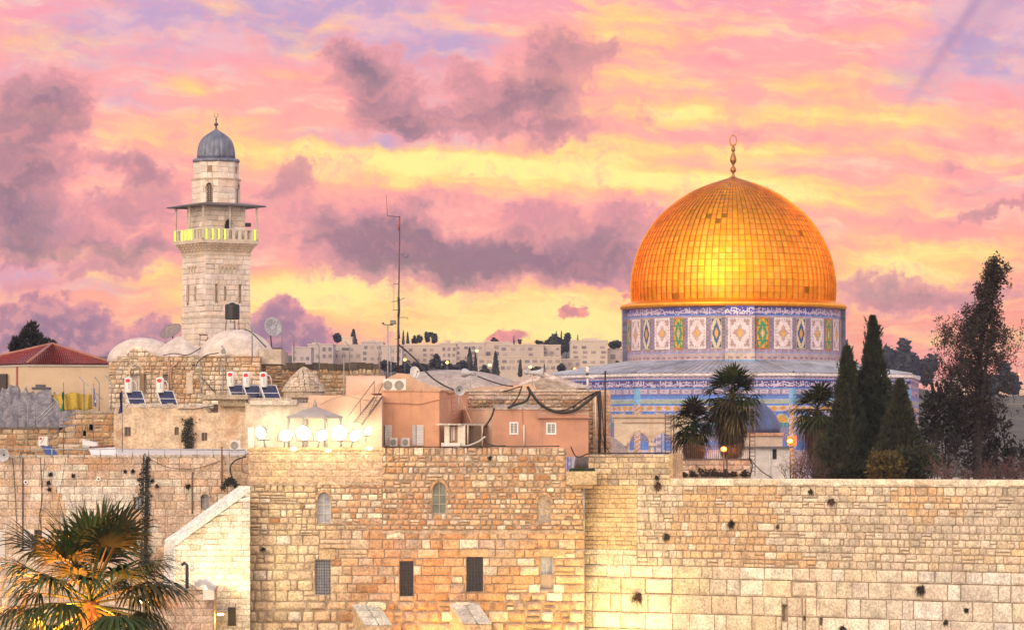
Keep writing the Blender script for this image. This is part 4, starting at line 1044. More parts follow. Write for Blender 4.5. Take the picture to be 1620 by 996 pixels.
w = MB(); w.tube([P(829,672,A3-.08),P(829,706,A3-.08)], .05, 8, col=(.68,.62,.62)); w.build('downpipe', m_paint, sh3)
w = MB(); w.tube([P(826.5,648,A3-.03),P(827,660,A3-.03),P(827.5,671,A3-.03)], .015, 5, col=(.3,.14,.1)); w.build('cable', m_paint, sh3)
# porch
A4 = A-.8
po = thing('roof_porch', 'little white porch with a flat slab roof and an open door, between the salmon houses', 'porch', (XW(735,A4),A4,ZW(708,A4)))
w = MB(); w.prism([(XW(690,A4),A4),(XW(729,A4),A4-.1),(XW(777,A4+2.4),A4+2.4),(XW(738,A4+2.6),A4+2.7)], ZW(672,A4), ZW(669.5,A4), (.62,.56,.52)); w.build('slab_roof', m_stone, po)
w = MB(); w.pbox(703, 672, 711, 706, A4+.2, .5, (.66,.60,.52)); w.build('jamb', m_paint, po)
w = MB(); w.pbox(724, 672, 736, 706, A4+.2, .5, (.68,.62,.54)); w.build('jamb', m_paint, po)
w = MB(); w.pbox(711, 672, 724, 706, A4+.55, .06, (.34,.17,.09)); w.pbox(716, 674, 719.5, 696, A4+.50, .06, (.60,.55,.50)); w.pbox(713, 674, 715, 698, A4+.51, .05, (.55,.5,.45)); w.build('door', m_paint, po)
w = MB(); w.pbox(698, 700, 728, 707, A4-.35, .5, (.66,.64,.64)); w.build('threshold', m_paint, po)
w = MB()
w.box((XW(738,A4+1.2),A4+1.2,ZW(710,A4)),(XW(764,A4+1.2),A4+1.3,ZW(673,A4)),(.13,.075,.05))
for k in range(9): w.pbox(739+2.9*k, 674, 740.5+2.9*k, 706, A4+1.14, .07, (.17,.10,.065))
w.build('back_door', m_paint, po)
for x, D0 in ((740,A4+.4),(763,A4+1.05)):
    w = MB(); w.tube([P(x,706,D0),P(x,672,D0)], .05, 7, col=(.60,.48,.38)); w.build('post', m_paint, po)

# rubble house with stone coping behind
C = 248.0; CO = Vector((XW(736,C),C,0)); cu2 = lambda px: (px-736)/F*C; cz = lambda y: ZW(y,C)
rc = random.Random(31)
rub = thing('rubble_roof_house', 'weathered rubble house with a pale dressed coping, behind the low salmon house', 'building', (XW(850,C),C,cz(720)))
w = MB()
pal_r = lambda u,z,r: jit(r.choice([(.40,.22,.13),(.46,.28,.17),(.36,.22,.14),(.50,.36,.25),(.30,.18,.12),(.42,.33,.27)]),.16,r)
masonry(w, CO, UX, 0, cu2(946), cz(720), cz(632), (.2,.34), (.22,.5), pal_r, (), rub=.17, proud=.09, gap=.03, rng=rc)
w.build('stonework', m_stone, rub)
w = MB(); backing(w, CO, UX, 0, cu2(946), cz(720), cz(618), (), 12); w.build('wall_core', m_mortar, rub)
w = MB(); masonry(w, CO, UX, 0, cu2(946), cz(632), cz(619), (.27,.27), (.8,1.6), [(.52,.40,.33),(.48,.36,.29),(.55,.46,.40)], rub=.02, proud=.10, gap=.008, rng=rc)
w.obox(CO, UX, -.1, cu2(947), -12, .15, cz(619)+.003, cz(616), (.56,.48,.42)); w.build('coping', m_stone, rub)
w = MB(); O5 = Vector((XW(938,C-.6),C-.6,0)); masonry(w, O5, UX, 0, px2m(28,C), cz(722), cz(617), (.4,.55), (.5,.9), [(.48,.32,.21),(.52,.38,.27),(.46,.28,.18)], rub=.04, proud=.05, gap=.012, rng=rc)
w.obox(O5, UX, 0, px2m(28,C), -2, -.012, cz(722), cz(617)); w.build('corner_pier', m_stone, rub)
w = MB(); w.pbox(780, 640, 855, 646, C-1.5, 1.6, (.40,.38,.40)); w.build('felt_roof', m_stone, rub)
# shallow pyramid roof of big slabs
w = MB(); r = px2m(58, C+6); apx = Vector((XW(862,C+6), C+6, ZW(589,C+6))); zb = ZW(613,C+6)
N_ = 8
for k in range(N_):
    a0, a1 = 2*pi*k/N_, 2*pi*(k+1)/N_
    p0, p1 = [Vector((apx.x+r*1.25*cos(a), apx.y+r*.8*sin(a), zb)) for a in (a0, a1)]
    for i in range(4):
        t0, t1 = i/4, (i+1)/4
        for j in range(3):
            s0, s1 = j/3+.015, (j+1)/3-.015
            L0, L1 = p0+(apx-p0)*t0, p0+(apx-p0)*(t1-.01); R0, R1 = p1+(apx-p1)*t0, p1+(apx-p1)*(t1-.01)
            q = [L0+(R0-L0)*s0, L0+(R0-L0)*s1, L1+(R1-L1)*s1, L1+(R1-L1)*s0]; e = rc.uniform(.01,.05)
            v = [p+Vector((0,0,e)) for p in q]+[p-Vector((0,0,.05)) for p in q]
            w.add(v, [(0,1,2,3),(0,4,5,1),(1,5,6,2),(2,6,7,3),(3,7,4,0)], jit(rc.choice([(.55,.47,.42),(.50,.40,.36),(.48,.33,.28)]),.12,rc))
w.build('slab_pyramid', m_stone, rub)
w = MB(); w.lathe((apx.x,apx.y,zb-.6), [(r*1.2,0),(r*1.12,.5),(.02,apx.z-zb+.5)], 8, smooth=False); w.build('pyramid_core', m_mortar, rub)
# grey shallow dome left of it
w = MB(); r = px2m(118, C+9); prof = [(r*cos(t*pi/2/12)+.01, px2m(37,C+9)*sin(t*pi/2/12)**1.0) for t in range(13)]
w.lathe((XW(712,C+9),C+9+r*.3,ZW(621,C+9)), prof, 48); w.build('shallow_dome', m_greyroof, rub)
w = MB(); w.pface([(735,617),(760,612),(800,611),(845,606),(850,617)], C+1, 4); w.build('roof_fillet', m_vault, rub)

# grey tent-roofed pavilion behind the floodlights
Dp = 230.9
pv = thing('roof_pavilion', 'small pavilion with a grey pyramidal tent roof behind the floodlights', 'pavilion', (XW(498,Dp),Dp+1.5,ZW(712,Dp)))
m_tent = M('grey_tent_sheet', (.36,.33,.33), .7, var=.2, vs=1.2, fine=.05, streak=.2)
w = MB(); c = Vector((XW(496,Dp),Dp+1.6,0)); r = px2m(48,Dp); za, ze = ZW(641,Dp), ZW(658,Dp)
ring = [c+Vector((r*cos(2*pi*(k+.5)/8), r*.75*sin(2*pi*(k+.5)/8), ze)) for k in range(8)]
w.add(ring+[c+Vector((0,0,za))]+[p-Vector((0,0,.12)) for p in ring], [(k,(k+1)%8,8) for k in range(8)]+[(9+k,9+(k+1)%8,(k+1)%8,k) for k in range(8)]+[tuple(range(16,8,-1))]); w.build('tent_roof', m_tent, pv)
w = MB(); w.lathe((c.x,c.y,za-.1), [(.12,0),(.14,.2),(.08,.3),(.03,.5)], 10, col=(.3,.26,.25)); w.build('finial', m_paint, pv)
for k in range(8):
    p = c+(ring[k]-c)*.93; w = MB(); w.tube([(p.x,p.y,ZW(712,Dp)),(p.x,p.y,ze)], .06, 7, col=(.5,.45,.42)); w.build('post', m_paint, pv)
# flat dark canopy frame near it
fr = thing('flat_canopy', 'thin dark flat canopy on short legs beside the little stone cupola', 'canopy', (XW(475,240.5),240.5,ZW(636,240.5)))
w = MB(); w.pbox(461, 628, 494, 631, 240.3, 1.5, (.13,.07,.05)); w.build('top', m_paint, fr)
for x in (470, 484, 492): w = MB(); w.pbox(x, 631, x+2, 640, 240.4, .08, (.13,.07,.05)); w.build('leg', m_paint, fr)

# ================================================================ the great golden domed shrine
KD = 350.0; kx = XW(1160, KD); KC = Vector((kx, KD, 0)); kz = lambda y, D=KD: ZW(y, D)
rk = random.Random(3)
dr = thing('domed_shrine', 'octagonal blue tiled shrine with a tall drum and a great golden dome', 'shrine', (kx, KD, 17.3))
m_gold = M('gilded_panel', None, .45, 1.0, var=.12, vs=.5, fine=.10, fs=2.5, bump=.10, bs=3)
GB = (.90,.41,.045)
k_ = KD/F
prof = [(160,479),(161.2,463),(161,447),(159,431),(155.5,415),(150.5,399),(143.5,383),(134.5,367),(123.5,351),(109,335),(88,318.5),(63,302.5),(36,291),(22,286.8)]
def dome_r(y):
    for (ra, ya), (rb_, yb) in zip(prof, prof[1:]):
        if yb <= y <= ya:
            t = (ya-y)/(ya-yb); return ra+(rb_-ra)*t
    return prof[-1][0]
# smooth by Catmull-Rom over the profile, equal arc-length rows
def cr(p0,p1,p2,p3,t): return tuple(.5*((2*b)+(-a+c)*t+(2*a-5*b+4*c-d)*t*t+(-a+3*b-3*c+d)*t**3) for a,b,c,d in zip(p0,p1,p2,p3))
dense = []
pp = [(160,492)]+prof+[(15,285)]
for i in range(1, len(pp)-2):
    for k in range(12): dense.append(cr(pp[i-1],pp[i],pp[i+1],pp[i+2],k/12))
dense.append(prof[-1])
acc = [0]
for a, b in zip(dense, dense[1:]): acc.append(acc[-1]+math.hypot(a[0]-b[0], a[1]-b[1]))
NR = 25; rows = []
for i in range(NR+1):
    t = acc[-1]*i/NR; j = max(q for q in range(len(acc)) if acc[q] <= t+1e-9); j = min(j, len(dense)-2)
    f = (t-acc[j])/(acc[j+1]-acc[j]); rows.append((dense[j][0]+(dense[j+1][0]-dense[j][0])*f, dense[j][1]+(dense[j+1][1]-dense[j][1])*f))
NS = 92
w = MB()
def dpt(a, r, y, out=0.0): return Vector((kx+(r*k_+out)*cos(a), KD+(r*k_+out)*sin(a), kz(y)))
for i in range(NR):
    (r0,y0),(r1,y1) = rows[i], rows[i+1]
    for k in range(NS):
        a0, a1 = 2*pi*k/NS, 2*pi*(k+1)/NS
        tone = rk.gauss(1, .05)
        if rk.random() < .03: tone *= .82
        if rk.random() < .005: tone *= .45
        c = (min(GB[0]*tone,.95), GB[1]*tone*rk.uniform(.88,1.12), GB[2]*tone*rk.uniform(.6,1.5))
        e = [rk.uniform(-.035,.035) for _ in range(4)]; e = [x*.28 for x in e]
        q = [dpt(a0,r0,y0,e[0]), dpt(a1,r0,y0,e[1]), dpt(a1,r1,y1,e[2]), dpt(a0,r1,y1,e[3])]
        # pillowed panel: centre slightly proud
        cen = sum(q, Vector())/4+(sum(q, Vector())/4-Vector((kx,KD,kz(440)))).normalized()*rk.uniform(.0,.009)
        w.add(q+[cen], [(0,1,4),(1,2,4),(2,3,4),(3,0,4)], c)
w.build('gold_dome', m_gold, dr)
w = MB()
m_seam = M('gold_seam', (.58,.21,.02), .38, 1.0, var=.2, vs=1)
for k in range(NS):
    a = 2*pi*k/NS; h = .045
    for (r0,y0),(r1,y1) in zip(rows, rows[1:]):
        d0, d1 = h*.8/(r0*k_), h*.8/(r1*k_)
        v = [dpt(a-d0,r0,y0,.0),dpt(a+d0,r0,y0,.0),dpt(a+d1,r1,y1,.0),dpt(a-d1,r1,y1,.0),dpt(a-d0*.8,r0,y0,.10),dpt(a+d0*.8,r0,y0,.10),dpt(a+d1*.8,r1,y1,.10),dpt(a-d1*.8,r1,y1,.10)]
        w.add(v, [(4,5,6,7),(0,4,7,3),(1,2,6,5)])
w.build('standing_seam', m_seam, dr)
w = MB()
for (r0,y0) in rows[1:-1]:
    n = NS
    ring = [[dpt(2*pi*k/n,r0,y0+s,.02+o) for k in range(n)] for s, o in ((.34,0),(.2,.025),(-.2,.025),(-.34,0))]
    v = [p for q in ring for p in q]; w.add(v, [(i*n+k,i*n+(k+1)%n,(i+1)*n+(k+1)%n,(i+1)*n+k) for i in range(3) for k in range(n)])
w.build('lap_joint', M('gold_lap', (.70,.28,.03), .42, 1.0, var=.2, vs=1), dr)
w = MB()
zl = kz(489); w.lathe((kx,KD,zl), [(172*k_,-.12),(178.5*k_,-.02),(179*k_,.14),(178*k_,.30),(170*k_,.46),(163*k_,.60),(161*k_,.66)], 92, smooth=False, col=GB); w.build('gold_cornice', m_gold, dr)
w = MB(); z0 = kz(286.8); w.lathe((kx,KD,z0-.1), [(24*k_,0),(24*k_,.12),(14*k_,.28),(7*k_,.42),(5*k_,.5)], 40, col=(.55,.22,.05)); w.build('dome_cap', m_gold, dr)
w = MB(); q = KD/F; m_fin = M('finial_gilt', (.36,.17,.07), .4, .8, var=.2, vs=2)
def zz(y): return kz(y)-z0
w.lathe((kx,KD,z0), [(5.5*q,zz(286)),(4*q,zz(282)),(2.2*q,zz(277)),(1.6*q,zz(274)),(4.0*q,zz(271.5)),(4.8*q,zz(269)),(4.0*q,zz(266)),(1.7*q,zz(263)),(1.6*q,zz(261)),(4.6*q,zz(256)),(5.3*q,zz(253)),(4.2*q,zz(248)),(2.2*q,zz(242)),(1.6*q,zz(240)),(3.2*q,zz(238.5)),(3.4*q,zz(237)),(2.6*q,zz(234)),(1.0*q,zz(231))], 20); w.build('finial', m_fin, dr)
w = MB(); c = Vector((kx,KD,kz(222.5)))
n = 28; pts = []
for k in range(n):
    a = 2*pi*k/n; th_ = (2.4-1.0*(sin(a)+1)/2)*q*.95
    ro, ri = 6.0*q+th_*.5, 6.0*q-th_*.5
    for (r, dy) in ((ro,-.08),(ro,.08),(ri,.08),(ri,-.08)): pts.append(c+Vector((r*cos(a)*.88, dy, r*sin(a)*1.35-.0)))
w.add(pts, [(4*k+i, 4*((k+1)%n)+i, 4*((k+1)%n)+(i+1)%4, 4*k+(i+1)%4) for k in range(n) for i in range(4)])
w.tube([(kx,KD,kz(215)),(kx,KD,kz(212.5))], .05, 6); w.build('crescent_ring', m_fin, dr)

# ---- drum: a mosaic of small tiles, each face its own colour
TW = (.62,.56,.60); TL = (.50,.44,.52); TP = (.42,.30,.30); TB = (.04,.08,.32); TN = (.025,.045,.15); TS = (.07,.27,.62); TG = (.03,.20,.12); TY = (.60,.30,.025); TO_ = (.45,.17,.03); TT = (.10,.36,.42); TM = (.30,.22,.27); TC = (.55,.50,.36)
m_tile = M('mosaic_tile', None, .40, var=.16, vs=1.1, fine=.12, fs=7, spec=.4)
cal = patch(101); cal2 = patch(102)
def script_band(u, v, ink, bg, sc=1.0):
    """flowing letterforms in a band: long uprights, bowls and dots; v runs 0..1 upward"""
    x = u*sc; i = math.floor(x*2.1); rr = random.Random(i*77+5); f = x*2.1-i
    up = rr.random() < .5 and abs(f-rr.uniform(.2,.8)) < .13 and .25 < v < .92
    bowl = abs(math.hypot((f-.5)*.9, (v-rr.uniform(.2,.45))*1.5)-rr.uniform(.2,.34)) < .10
    base = abs(v-.30-.10*sin(x*3.1)-.05*sin(x*7.7)) < .08
    upp = abs(v-.66-.12*sin(x*2.3+1)) < .07 and cal(x*1.7, 3) > .45
    dot = rr.random() < .4 and math.hypot(f-.3, (v-.80)) < .12
    return ink if (up or bowl or base or upp or dot) else bg
def mosaic_panel_col(u, v, kind):
    """u, v in 0..1 across the panel: framed field, stepped diamonds"""
    n = (15, 21); i = min(int(u*n[0]), n[0]-1); j = min(int(v*n[1]), n[1]-1)
    x = abs(i-7)/7; y = abs(j-10)/10
    d = x*.62+y*.62
    if kind == 'w':
        fr, bgc, c1, c2, c3 = TW, (.42,.30,.28), (.64,.54,.60), (.42,.30,.27), (.62,.33,.10)
        if max(x, y) > .93: return TW
        if x > .80 or y > .86: return TP if (i+j) % 2 else TW
        if d > .72: return (.36,.24,.24)
        if d > .36: return c1
        if d > .16: return c2
        return c3
    if kind == 'g':
        if max(x, y) > .93: return TO_
        if d > .90: return TG
        if d > .55: return TY if (i*j) % 5 else TG
        if d > .26: return (.04,.26,.15)
        if d > .13: return TY
        return (.60,.45,.42)
    if max(x, y) > .93: return (.40,.34,.26)
    if d > .88: return TN
    if d > .52: return (.52,.44,.28) if (i+j) % 3 else (.56,.48,.40)
    if d > .24: return (.03,.07,.24)
    return TY
drad = 170.0*k_; ztop = kz(489); zbot = kz(580)
yb = lambda v: v   # bands given in photo rows at the drum's silhouette distance
NA = 520
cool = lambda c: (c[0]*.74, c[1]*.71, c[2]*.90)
def drum_col(ai, y, ang):
    u = ang*drad
    if y < 491.5: return TM
    if y < 504:
        v = (504-y)/12.5
        if v < .08: return TS
        return script_band(u, (v-.08)/.92, (.62,.56,.62), (.10,.09,.36) if cal2(u*.3,1) > .35 else (.20,.15,.30), 1.7)
    if y < 509: return TM if int(u*3.2) % 3 and int(y*2) % 3 else (.44,.36,.42)
    if y < 556: return (.24,.19,.27) if (int(u*4)+int(y*.8)) % 2 else (.36,.29,.34)
    if y < 560: return TP if int(u*4) % 3 else (.45,.40,.50)
    if y < 562.5: return (.30,.38,.60)
    if y < 567: return (.52,.42,.38)
    if y < 571: return TM if int(u*3) % 2 else (.56,.40,.32)
    if y < 573: return (.56,.48,.44)
    if y < 577.5: return (.12,.33,.70)
    return (.58,.46,.40)
w = MB(); ys = [489+k*1.75 for k in range(53)]
ringpts = [[Vector((kx+drad*cos(2*pi*k/NA), KD+drad*sin(2*pi*k/NA), kz(y))) for k in range(NA)] for y in ys]
vs = [p for r_ in ringpts for p in r_]; b = len(w.v); w.v += [tuple(p) for p in vs]
for i in range(len(ys)-1):
    for k in range(NA):
        w.f.append((b+(i+1)*NA+k, b+(i+1)*NA+(k+1)%NA, b+i*NA+(k+1)%NA, b+i*NA+k)); w.fm.append(0); w.fs.append(False)
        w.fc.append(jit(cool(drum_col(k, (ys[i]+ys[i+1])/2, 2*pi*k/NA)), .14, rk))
w.build('drum', m_tile, dr)
# framed mosaic panels set 4 cm proud of the drum
def panel(a_c, width, y0, y1, kind, rr, nm='mosaic_panel'):
    w = MB(); n = (15, 21); aw = width/rr
    for j in range(n[1]):
        for i in range(n[0]):
            a0, a1 = a_c-aw/2+aw*i/n[0], a_c-aw/2+aw*(i+1)/n[0]; za, zb = kz(y1)+(kz(y0)-kz(y1))*j/n[1], kz(y1)+(kz(y0)-kz(y1))*(j+1)/n[1]
            f = lambda a, z: (kx+rr*cos(a), KD+rr*sin(a), z)
            w.add([f(a0,za), f(a1,za), f(a1,zb), f(a0,zb)], [(0,1,2,3)], jit(mosaic_panel_col((i+.5)/n[0], (j+.5)/n[1], kind), .10, rk))
    # rim
    for (a, s) in ((a_c-aw/2,-1),(a_c+aw/2,1)):
        w.add([(kx+rr*cos(a),KD+rr*sin(a),kz(y1)),(kx+(rr-.08)*cos(a),KD+(rr-.08)*sin(a),kz(y1)),(kx+(rr-.08)*cos(a),KD+(rr-.08)*sin(a),kz(y0)),(kx+rr*cos(a),KD+rr*sin(a),kz(y0))], [(0,1,2,3) if s < 0 else (3,2,1,0)], TM)
    w.build(nm, m_tile, dr)
# measured on the photograph: panel centres left and right of the front pier (degrees), mirrored round the four quarters
cents = [(12.0,'g',3.6*.33),(23.5,'w',1.85),(34.5,'b',1.05),(46.5,'w',1.85),(57.0,'g',1.05),(67.5,'w',1.75),(78,'b',1.0)]
for qd in range(4):
    base = radians(-90+90*qd)
    for (deg, kind, wd) in cents: panel(base+radians(deg), wd, 507.5, 556, kind, drad+.05)
    # projecting pier with its own script band and panel
    w = MB(); pr = drad+.34; hw = 23*k_; t = Vector((-sin(base), cos(base), 0)); nrm = Vector((cos(base), sin(base), 0))
    N1, N2 = 30, 52
    for j in range(N2):
        y1_, y0_ = 489+j*1.75, 489+(j+1)*1.75
        for i in range(N1):
            u0, u1 = -hw+2*hw*i/N1, -hw+2*hw*(i+1)/N1; u = (u0+u1)/2; y = (y0_+y1_)/2
            fx = (u/hw+1)/2
            if 507.5 < y < 556 and .10 < fx < .90: c = mosaic_panel_col((fx-.10)/.8, 1-(y-507.5)/48.5, 'w')
            elif y < 504 and y > 490: c = script_band(u+20+9*qd, (504-y)/13, (.62,.58,.70), (.07,.06,.40), 1.7)
            else: c = drum_col(0, y, (u+50)/drad)
            w.add([KC+nrm*pr+t*u0+Vector((0,0,kz(y0_))), KC+nrm*pr+t*u1+Vector((0,0,kz(y0_))), KC+nrm*pr+t*u1+Vector((0,0,kz(y1_))), KC+nrm*pr+t*u0+Vector((0,0,kz(y1_)))], [(0,1,2,3)], jit(c, .09, rk))
    for s in (-1, 1):
        for j in range(0, N2, 2):
            ya, yb_ = 489+j*1.75, 489+(j+2)*1.75; q = [KC+nrm*pr+t*s*hw, KC+nrm*(drad-.6)+t*s*hw]
            v = [q[0]+Vector((0,0,kz(yb_))), q[1]+Vector((0,0,kz(yb_))), q[1]+Vector((0,0,kz(ya))), q[0]+Vector((0,0,kz(ya)))]
            w.add(v, [(0,1,2,3) if s > 0 else (3,2,1,0)], jit((.10,.10,.20),.3,rk))
    w.build('drum_pier', m_tile, dr)
# ---- octagon
OR = 18.0; oa = [radians(-90-31.5+45*k) for k in range(8)]
oc = [Vector((kx+OR*cos(a), KD+OR*sin(a), 0)) for a in oa]
DE = 334.0; ez = lambda y: ZW(y, DE)
zE_ = ez(592)
def facade_col(u, L, y, seed):
    e = min(u, L-u)
    if y < 595: return (.60,.54,.56)
    if y < 600: return (.34,.26,.40) if int(u*4.5) % 2 and int(y) % 2 else (.50,.44,.52)
    if y < 601.5: return TS
    if y < 612.5:
        v = (612.5-y)/11
        return script_band(u+seed*13, v, (.56,.50,.60), (.06,.05,.20), 1.9)
    if y < 614.5: return TS
    if e < .30: return (.20,.48,.68) if y < 640 else ((.60,.55,.60) if int((u+y*.055)*5) % 2 else TY)
    if y < 624:
        f = (u*1.02) % 1
        if y < 615.5 or y > 623: return (.22,.26,.45)
        return (.58,.50,.54) if .12 < f < .88 and 616 < y < 622.5 and not (.3 < f < .7 and 618 < y < 620.5) else ((.36,.32,.44) if .12 < f < .88 else (.24,.24,.34))
    if y < 627: return (.10,.17,.46)
    if y < 631: return (.10,.26,.62)
    if y < 632.5: return (.40,.52,.64)
    if y < 638: return (.40,.44,.20) if (int(u*4.2)+int(y*.7)) % 2 else (.34,.48,.46)
    if y < 641: return (.08,.24,.62)
    # bays with arches
    if y < 650:
        f = (u*1.28) % 1; d = abs(f-.5)/.40+abs(y-645.5)/4.2
        return (.62,.33,.02) if d < 1 else (.58,.52,.54)
    bay = L/7; b_ = int(u/bay); f = (u-b_*bay)/bay; yy = (y-650)/18
    colr = abs(f-.5) > .40
    ar = math.hypot((f-.5)/.40, max(0, (668-y))/17) if y < 668 else abs(f-.5)/.40
    if colr:
        g_c = (u*2.4) % 1
        return (.58,.53,.56) if abs(((y*.09) % 1)-.5)*2+abs(abs(f-.5)-.45)/.05*.5 > .75 else (.30,.26,.32)
    if ar > 1.06: return (.10,.22,.55) if y < 652 else ((.42,.44,.50) if (int(u*5)+int(y*.6)) % 2 else (.10,.22,.50))
    if ar > .84: return (.08,.22,.58)
    if ar > .74: return (.46,.52,.56)
    if y < 668: return ((.58,.36,.04) if b_ % 2 == 0 else (.30,.34,.30)) if (int(u*5)+int(y*.5)) % 3 else (.46,.30,.08)
    if y < 676: return (.10,.34,.38) if int(u*6) % 2 else (.05,.20,.24)
    if y < 698: return (.10,.10,.20) if (int(u*7)+int(y*.6)) % 2 else (.34,.34,.48)
    if y < 712: return (.10,.24,.60)
    return (.58,.52,.52)
for k in range(8):
    a, b = oc[k], oc[(k+1)%8]; U = (b-a).normalized(); L = (b-a).length; nu = 120; y0, y1 = 592, 768; ny = 118
    w = MB(); bb = len(w.v)
    for j in range(ny+1):
        for i in range(nu+1): w.v.append((a.x+U.x*L*i/nu, a.y+U.y*L*i/nu, ez(y0+(y1-y0)*j/ny)))
    for j in range(ny):
        for i in range(nu):
            w.f.append((bb+(j+1)*(nu+1)+i, bb+(j+1)*(nu+1)+i+1, bb+j*(nu+1)+i+1, bb+j*(nu+1)+i)); w.fm.append(0); w.fs.append(False)
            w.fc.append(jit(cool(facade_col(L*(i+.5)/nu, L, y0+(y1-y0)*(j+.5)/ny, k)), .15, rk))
    w.build('tiled_facade', m_tile, dr)
w = MB(); up = [(oc[k].x, oc[k].y) for k in range(8)]; big = lambda s: [(kx+(p[0]-kx)*s, KD+(p[1]-KD)*s) for p in up]
w.prism(big(1.012), ez(594.5), ez(590.2), (.62,.58,.60)); w.build('eaves', m_stone, dr)
m_leadroof = M('lead_roof_sheet', (.34,.38,.49), .5, .1, var=.3, vs=.5, fine=.12, fs=3, stain=(.38,.30,.26), st_s=.35, st_t=(.5,.72), st_a=.45)
w = MB(); zr = kz(570, KD-drad); re = drad+.02; z_e = ez(590.2)+.02
for k in range(8):
    a, b = Vector((*big(1.008)[k],0)), Vector((*big(1.008)[(k+1)%8],0)); n = 22
    ia = atan2(a.y-KD, a.x-kx); ib = ia+pi/4
    for i in range(n):
        p0, p1 = a+(b-a)*i/n, a+(b-a)*(i+1)/n
        g0, g1 = ia+(ib-ia)*i/n, ia+(ib-ia)*(i+1)/n
        q0, q1 = Vector((kx+re*cos(g0),KD+re*sin(g0),zr)), Vector((kx+re*cos(g1),KD+re*sin(g1),zr))
        p0 = Vector((p0.x,p0.y,z_e)); p1 = Vector((p1.x,p1.y,z_e))
        w.add([p0,p1,q1,q0], [(0,1,2,3)])
        w.tube([p0+Vector((0,0,.03)), q0+Vector((0,0,.03))], .05 if i else .13, 4, caps=False)
w.build('lead_roof', m_leadroof, dr)
w = MB(); w.prism(big(.985), 17.0, ez(592)-.05); w.build('shrine_core', m_mortar, dr)

# ---- arcade in front
AD = 312.0; AO = Vector((XW(966,AD),AD,0)); au = lambda px: (px-966)/F*AD; azz = lambda y: ZW(y,AD)
arc = thing('stone_arcade', 'free standing pale stone arcade with two open arches in front of the blue shrine', 'arcade', (XW(1030,AD),AD,azz(765)))
bays = [(996,1027),(1034,1064)]
w = MB()
pal_a = [(.58,.47,.38),(.54,.42,.32),(.60,.50,.42),(.55,.40,.30)]
def arc_face(n0, n1):
    aps = [(au(a), au(b), azz(687)) for a, b in bays]
    base, top = azz(765), azz(660); x0, x1 = au(972), au(1096)
    w.obox(AO, UX, x0, aps[0][0], n0, n1, base, top, pal_a[0]); w.obox(AO, UX, aps[0][1], aps[1][0], n0, n1, base, top, pal_a[1]); w.obox(AO, UX, aps[1][1], x1, n0, n1, base, top, pal_a[0])
    for (u0, u1, zs) in aps:
        r = (u1-u0)/2; m = 10; h = top-zs
        for i in range(m):
            a, b = pi-pi*i/m, pi-pi*(i+1)/m
            ua, ub = u0+r+r*cos(a), u0+r+r*cos(b); za, zb = azz(702)+r*1.15*sin(a), azz(702)+r*1.15*sin(b)
            q = [(ua,za),(ub,zb),(ub,top),(ua,top)]
            v = [Vector((AO.x+u,AD-n1,z)) for u, z in q]+[Vector((AO.x+u,AD-n0,z)) for u, z in q]
            w.add(v, [(0,1,2,3),(4,7,6,5),(0,4,5,1)], jit(pal_a[2],.05,rk))
arc_face(-1.2, 0); w.build('arch_wall', m_minstone, arc)
for (a_, b_) in bays:
    w = MB(); r = px2m((b_-a_)/2,AD); uc = au((a_+b_)/2); m = 13
    for i in range(m):
        a, b = pi-pi*(i+.04)/m, pi-pi*(i+.96)/m
        q = [(uc+r*cos(a),r*sin(a)*1.15),(uc+r*cos(b),r*sin(b)*1.15),(uc+r*1.28*cos(b),r*1.43*sin(b)),(uc+r*1.28*cos(a),r*1.43*sin(a))]; q.reverse()
        v = [Vector((AO.x+u,AD-.10,azz(702)+z)) for u, z in q]+[Vector((AO.x+u,AD+.02,azz(702)+z)) for u, z in q]
        w.add(v, [(0,1,2,3),(0,4,5,1),(1,5,6,2),(2,6,7,3),(3,7,4,0)], jit((.60,.48,.38) if i%2 else (.55,.40,.30),.05,rk))
    w.build('arch_ring', m_minstone, arc)
for x in (986, 1032, 1078):
    w = MB(); w.tube([(XW(x,AD),AD-.2,azz(765)),(XW(x,AD),AD-.2,azz(705))], px2m(3.4,AD), 10, col=(.58,.5,.44)); w.obox(AO,UX,au(x-6),au(x+6),.0,.45,azz(705),azz(700),(.58,.50,.42)); w.build('column', m_minstone, arc)
w = MB(); w.obox(AO,UX,au(968),au(1100),-1.4,.22,azz(660),azz(655),(.50,.36,.26)); w.build('cornice', m_minstone, arc)
w = MB(); w.obox(AO,UX,au(984),au(1062),0,.08,azz(669),azz(667),(.36,.26,.2)); w.build('frieze', m_minstone, arc)
# ribbed lead-blue dome of the smaller shrine
BDm = 300.0
sd = thing('small_domed_chapel', 'small square whitish chapel with a ribbed blue grey lead dome behind the palms', 'chapel', (XW(1203,BDm),BDm+3.4,17.3))
m_bluelead = M('blue_lead', (.085,.12,.26), .45, .3, var=.3, vs=.8, fine=.1, fs=6, streak=.3)
q = BDm/F; w = MB(); prof = [(46*q,0),(46.5*q,8*q),(45*q,16*q),(41*q,26*q),(35*q,35*q),(26*q,43*q),(15*q,49.5*q),(4*q,53*q),(.02,54*q)]
w.lathe((XW(1192,BDm),BDm+3.4,ZW(684,BDm)), prof, 96, rad=lambda a, z: 1+.018*(abs(sin(a*12))**6)); w.build('lead_dome', m_bluelead, sd)
w = MB(); w.pbox(1140, 684, 1240, 689, BDm+.7, 5.6, (.50,.28,.2)); w.build('dome_cornice', m_stone, sd)
w = MB(); w.pbox(1142, 689, 1238, 710, BDm+.9, 5.2, (.55,.44,.38)); w.build('wall', m_minstone, sd)
w = MB()
